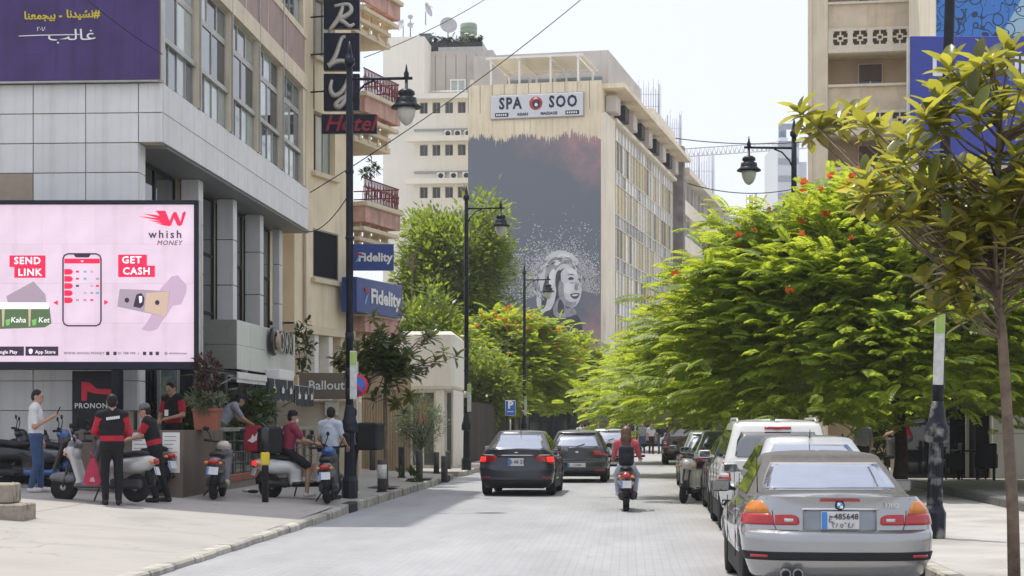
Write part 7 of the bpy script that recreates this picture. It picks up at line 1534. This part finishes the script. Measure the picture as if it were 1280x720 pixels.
# 6 seated delivery rider with box
SIT = dict(pel=(0,-.28,.9), che=(0,-.2,1.2), nek=(0,-.17,1.4), hed=(0,-.13,1.56), shL=(-.185,-.18,1.35), shR=(.185,-.18,1.35), elL=(-.25,-.02,1.12), elR=(.25,-.02,1.12), wrL=(-.27,.22,1.06), wrR=(.27,.22,1.06), hiL=(-.1,-.24,.87), hiR=(.1,-.24,.87), knL=(-.2,.14,.72), knR=(.2,.14,.72), anL=(-.17,.1,.36), anR=(.17,.1,.36))
J = dict(SIT); J.update(knR=(.24,.08,.62), anR=(.3,.02,.12), knL=(-.22,.14,.7))
person('delivery rider in maroon shirt and shorts sitting on the white scooter', DS, R(-58), J, mar_s, blk_s, shoe_w, 1.72, sleeve=.65, cap_m=blk_s, cap_back=True, shorts=True, gaze=(.35,1,-.1), sk=skin2, mask=mask_m)
def carry_box(lbl, loc, rz, size, m, panel=None, txt=None):
    b_ = thing('delivery_box', lbl, 'delivery box', loc, rz); w_, d_, h_ = size; MB().bbox(-w_/2,w_/2,-d_/2,d_/2,0,h_,.035).build('shell', m, b_)
    MB().bbox(-w_/2-.008,w_/2+.008,-d_/2-.008,d_/2+.008,h_*.86,h_*.9,.004).build('lid_seam', trim, b_)
    if panel: MB().bbox(w_/2*-1-.014,-w_/2-.001,-d_/2+.01,d_/2-.01,.01,h_*.84,.004).build('red_panel', panel, b_); MB().prism([(-.1,-.06),(.08,-.1),(.12,.1),(.02,.0),(-.06,.03)], -.004, 0).build('white_mark', white_l, b_, (-w_/2-.018, 0, h_*.55), R(-90))
    for a in (-.12,.12): MB().tube([(a,d_/2,.05),(a,d_/2+.05,h_*.5),(a,d_/2,h_*.9)], .018, 5).build('strap', trim, b_)
    return b_
carry_box('dark delivery box with red side behind the maroon shirted rider', f(DS, R(-58), (0,-.68,.86)), R(-58), (.5,.46,.5), trim, mat('box_red', (.36,.02,.04), .6), True)
q = f(DS, R(-58), (0,-.95,.9)); rp = MB().bbox(-.2,.2,-.015,.015,0,.48,.01).build('panel', MC['box_red'], None, q, R(-30)); tag(rp, 'red panel bag with white bird mark hung behind the delivery box', 'bag'); MB().prism([(-.12,-.06),(.0,-.1),(.1,-.05),(.12,.1),(.05,.01),(.0,.06),(-.03,-.01)], -.004, 0).build('white_mark', white_l, rp, (0,-.018,.26))
# 7 man in white tee, back to us
m7 = person_at(413, 34.6); person('man in pale tee shirt standing behind the blue black scooter', m7, R(-24), dict(elL=(-.25,.03,1.15), wrL=(-.22,.22,1.0), elR=(.24,.04,1.15), wrR=(.2,.25,1.02)), lbl_s, drk, shoe_d, 1.78, sleeve=.65, gaze=(-.55,1,-.1), mask=blk_s)
# 8 man with black cube backpack, facing left
m8 = person_at(441, 36.6); person('man carrying a black cube backpack behind the lamp post', m8, R(78), dict(elL=(-.24,.03,1.15), wrL=(-.2,.22,1.02)), lbl_s, drk, shoe_w, 1.8, sleeve=.65, gaze=(.3,1,-.05))
carry_box('large black cube delivery backpack worn beside the lamp post', f(m8, R(78), (0,-.37,.93)), R(78), (.5,.44,.56), trim)
# 9 woman riding
person('woman with long brown hair and coral jacket riding the maroon scooter', WR, -R(4), SIT, pnk, lj, shoe_w, 1.66, sleeve=1.0, hair=hair_b, long_hair=True, slim=.92, gaze=(.05,1,0))
bp_ = addsdf(MB(), [rbox((0,-.36,1.1),(.15,.08,.2),.06,0,.03), rbox((0,-.42,1.02),(.11,.05,.1),.04,0,.03)], .022).build('backpack', drk, None, (0,0,0)); bp_.location = WR; bp_.rotation_euler.z = -R(4); bp_.scale = (.95,)*3; tag(bp_, 'dark backpack on the back of the woman rider', 'backpack')
# right side: seated man and bench companion
mr = px(1130, 0, 48.6); person('man in red shirt sitting on the stone bench facing left', (mr.x-.02, 48.4, .78), R(80), dict(pel=(0,-.1,.5), che=(0,.02,.8), nek=(0,.08,.98), hed=(0,.16,1.12), shL=(-.185,.05,.94), shR=(.185,.05,.94), elL=(-.22,.22,.7), elR=(.22,.22,.7), wrL=(-.1,.42,.62), wrR=(.1,.42,.64), hiL=(-.1,-.06,.48), hiR=(.1,-.06,.48), knL=(-.12,.38,.44), knR=(.12,.38,.44), anL=(-.12,.36,.02), anR=(.12,.34,.02)), red_s, gtr, shoe_d, 1.72, sleeve=.7, cap_m=gcap, gaze=(0,1,-.3))
mr = px(1078, 0, 46); person('man in grey shirt standing with his back turned under the flame tree', (mr.x, 46, .115), R(10), {}, gry_s, drk, shoe_d, 1.7, sleeve=.65)
# far pedestrians
FP = 'pedestrians at the far end of the street'
for x, Y, rz, top, bot, lb in ((795,100.2,20,navy_c,drk,'far pedestrian in navy leftmost by the barrier'),(803,100,170,gry_s,jean,'far pedestrian in grey with blue jeans'),(814,99,200,wht_s,drk,'far pedestrian in white top'),(826,98.5,10,navy_c,jean,'far pedestrian in blue carrying a white bag'),(846,99.5,90,blk_s,drk,'far pedestrian in black walking right of the group'),(724,99.8,-60,wht_s,jean,'far pedestrian in white near the left trees'),(731,100,30,gry_s,drk,'far pedestrian in grey near the left trees')):
    u_, v_ = uv_of(px(x,0,Y).x, Y); person(lb, (px(x, 0, Y).x, Y, .0 if v_ < 101 else .16), R(rz), {}, top, bot, shoe_d, 1.7, group=FP, vox=.03)
wb = MB().bbox(-.18,.18,-.06,.06,0,.4,.03).build('bag', white_p, None, (px(829,0,98.4).x, 98.3, .55)); tag(wb, 'white bag carried by the far pedestrian in blue', 'bag')
# red triangular bag on the silver scooter
tb = thing('shopping_bag', 'red see through triangle bag hanging on the silver scooter', 'bag', (at(117, 29.35)[0], 29.3, at(117, 29.3)[2]))
MB().prism([(-.15,.36),(-.09,.29),(.1,.3),(.16,.35),(.1,.55),(.03,.74),(-.02,.74),(-.09,.56)], -.06, .06).build('pouch', mat('bag_red', (.4,.015,.06), .5, var=.3, scale=9), tb)
MB().tube([(-.02,0,.72),(-.04,0,.84),(.03,0,.72)], .01, 5).build('handle', MC['bag_red'], tb); MB().prism([(-.04,.36),(.05,.35),(.03,.43),(-.02,.42)], -.066, -.061).build('print', mat('bag_print', (.6,.3,.33), .6), tb)
hm = addsdf(MB(), [ell((0,0,.12),(.12,.14,.12),0,.02)], .018).build('helmet', sc_blue, None, (at(158,32)[0], 31.9, at(158,32)[2]+.98)); tag(hm, 'blue helmet resting on the scooter behind the man in vest', 'helmet')
# crumpled litter by the terrace wall
for x, Y, m_, lb in ((308,35.2,paper,'crumpled paper litter at the foot of the terrace wall'),(315,35.0,trim,'dark litter beside the crumpled paper')):
    q = at(x, Y); o = addsdf(MB(), [ell((0,0,.03),(.09,.06,.035),0,.02), ell((.07,.03,.03),(.06,.05,.03),0,.02)], .018).build('litter', m_, None, q); tag(o, lb, 'litter')

# ================================================================ summer haze
hz = bpy.data.materials.new('haze_air'); hz.use_nodes = True; n = hz.node_tree.nodes; n.clear()
ho = n.new('ShaderNodeOutputMaterial'); pv = n.new('ShaderNodeVolumePrincipled'); pv.inputs['Color'].default_value = (.93, .96, 1, 1); pv.inputs['Density'].default_value = .00025; pv.inputs['Anisotropy'].default_value = .3
hz.node_tree.links.new(pv.outputs[0], ho.inputs['Volume'])
MB().box(-3100, 3100, -400, 5100, -1.1, 57).build('haze', hz, kind='stuff')
SC.cycles.volume_bounces = 1
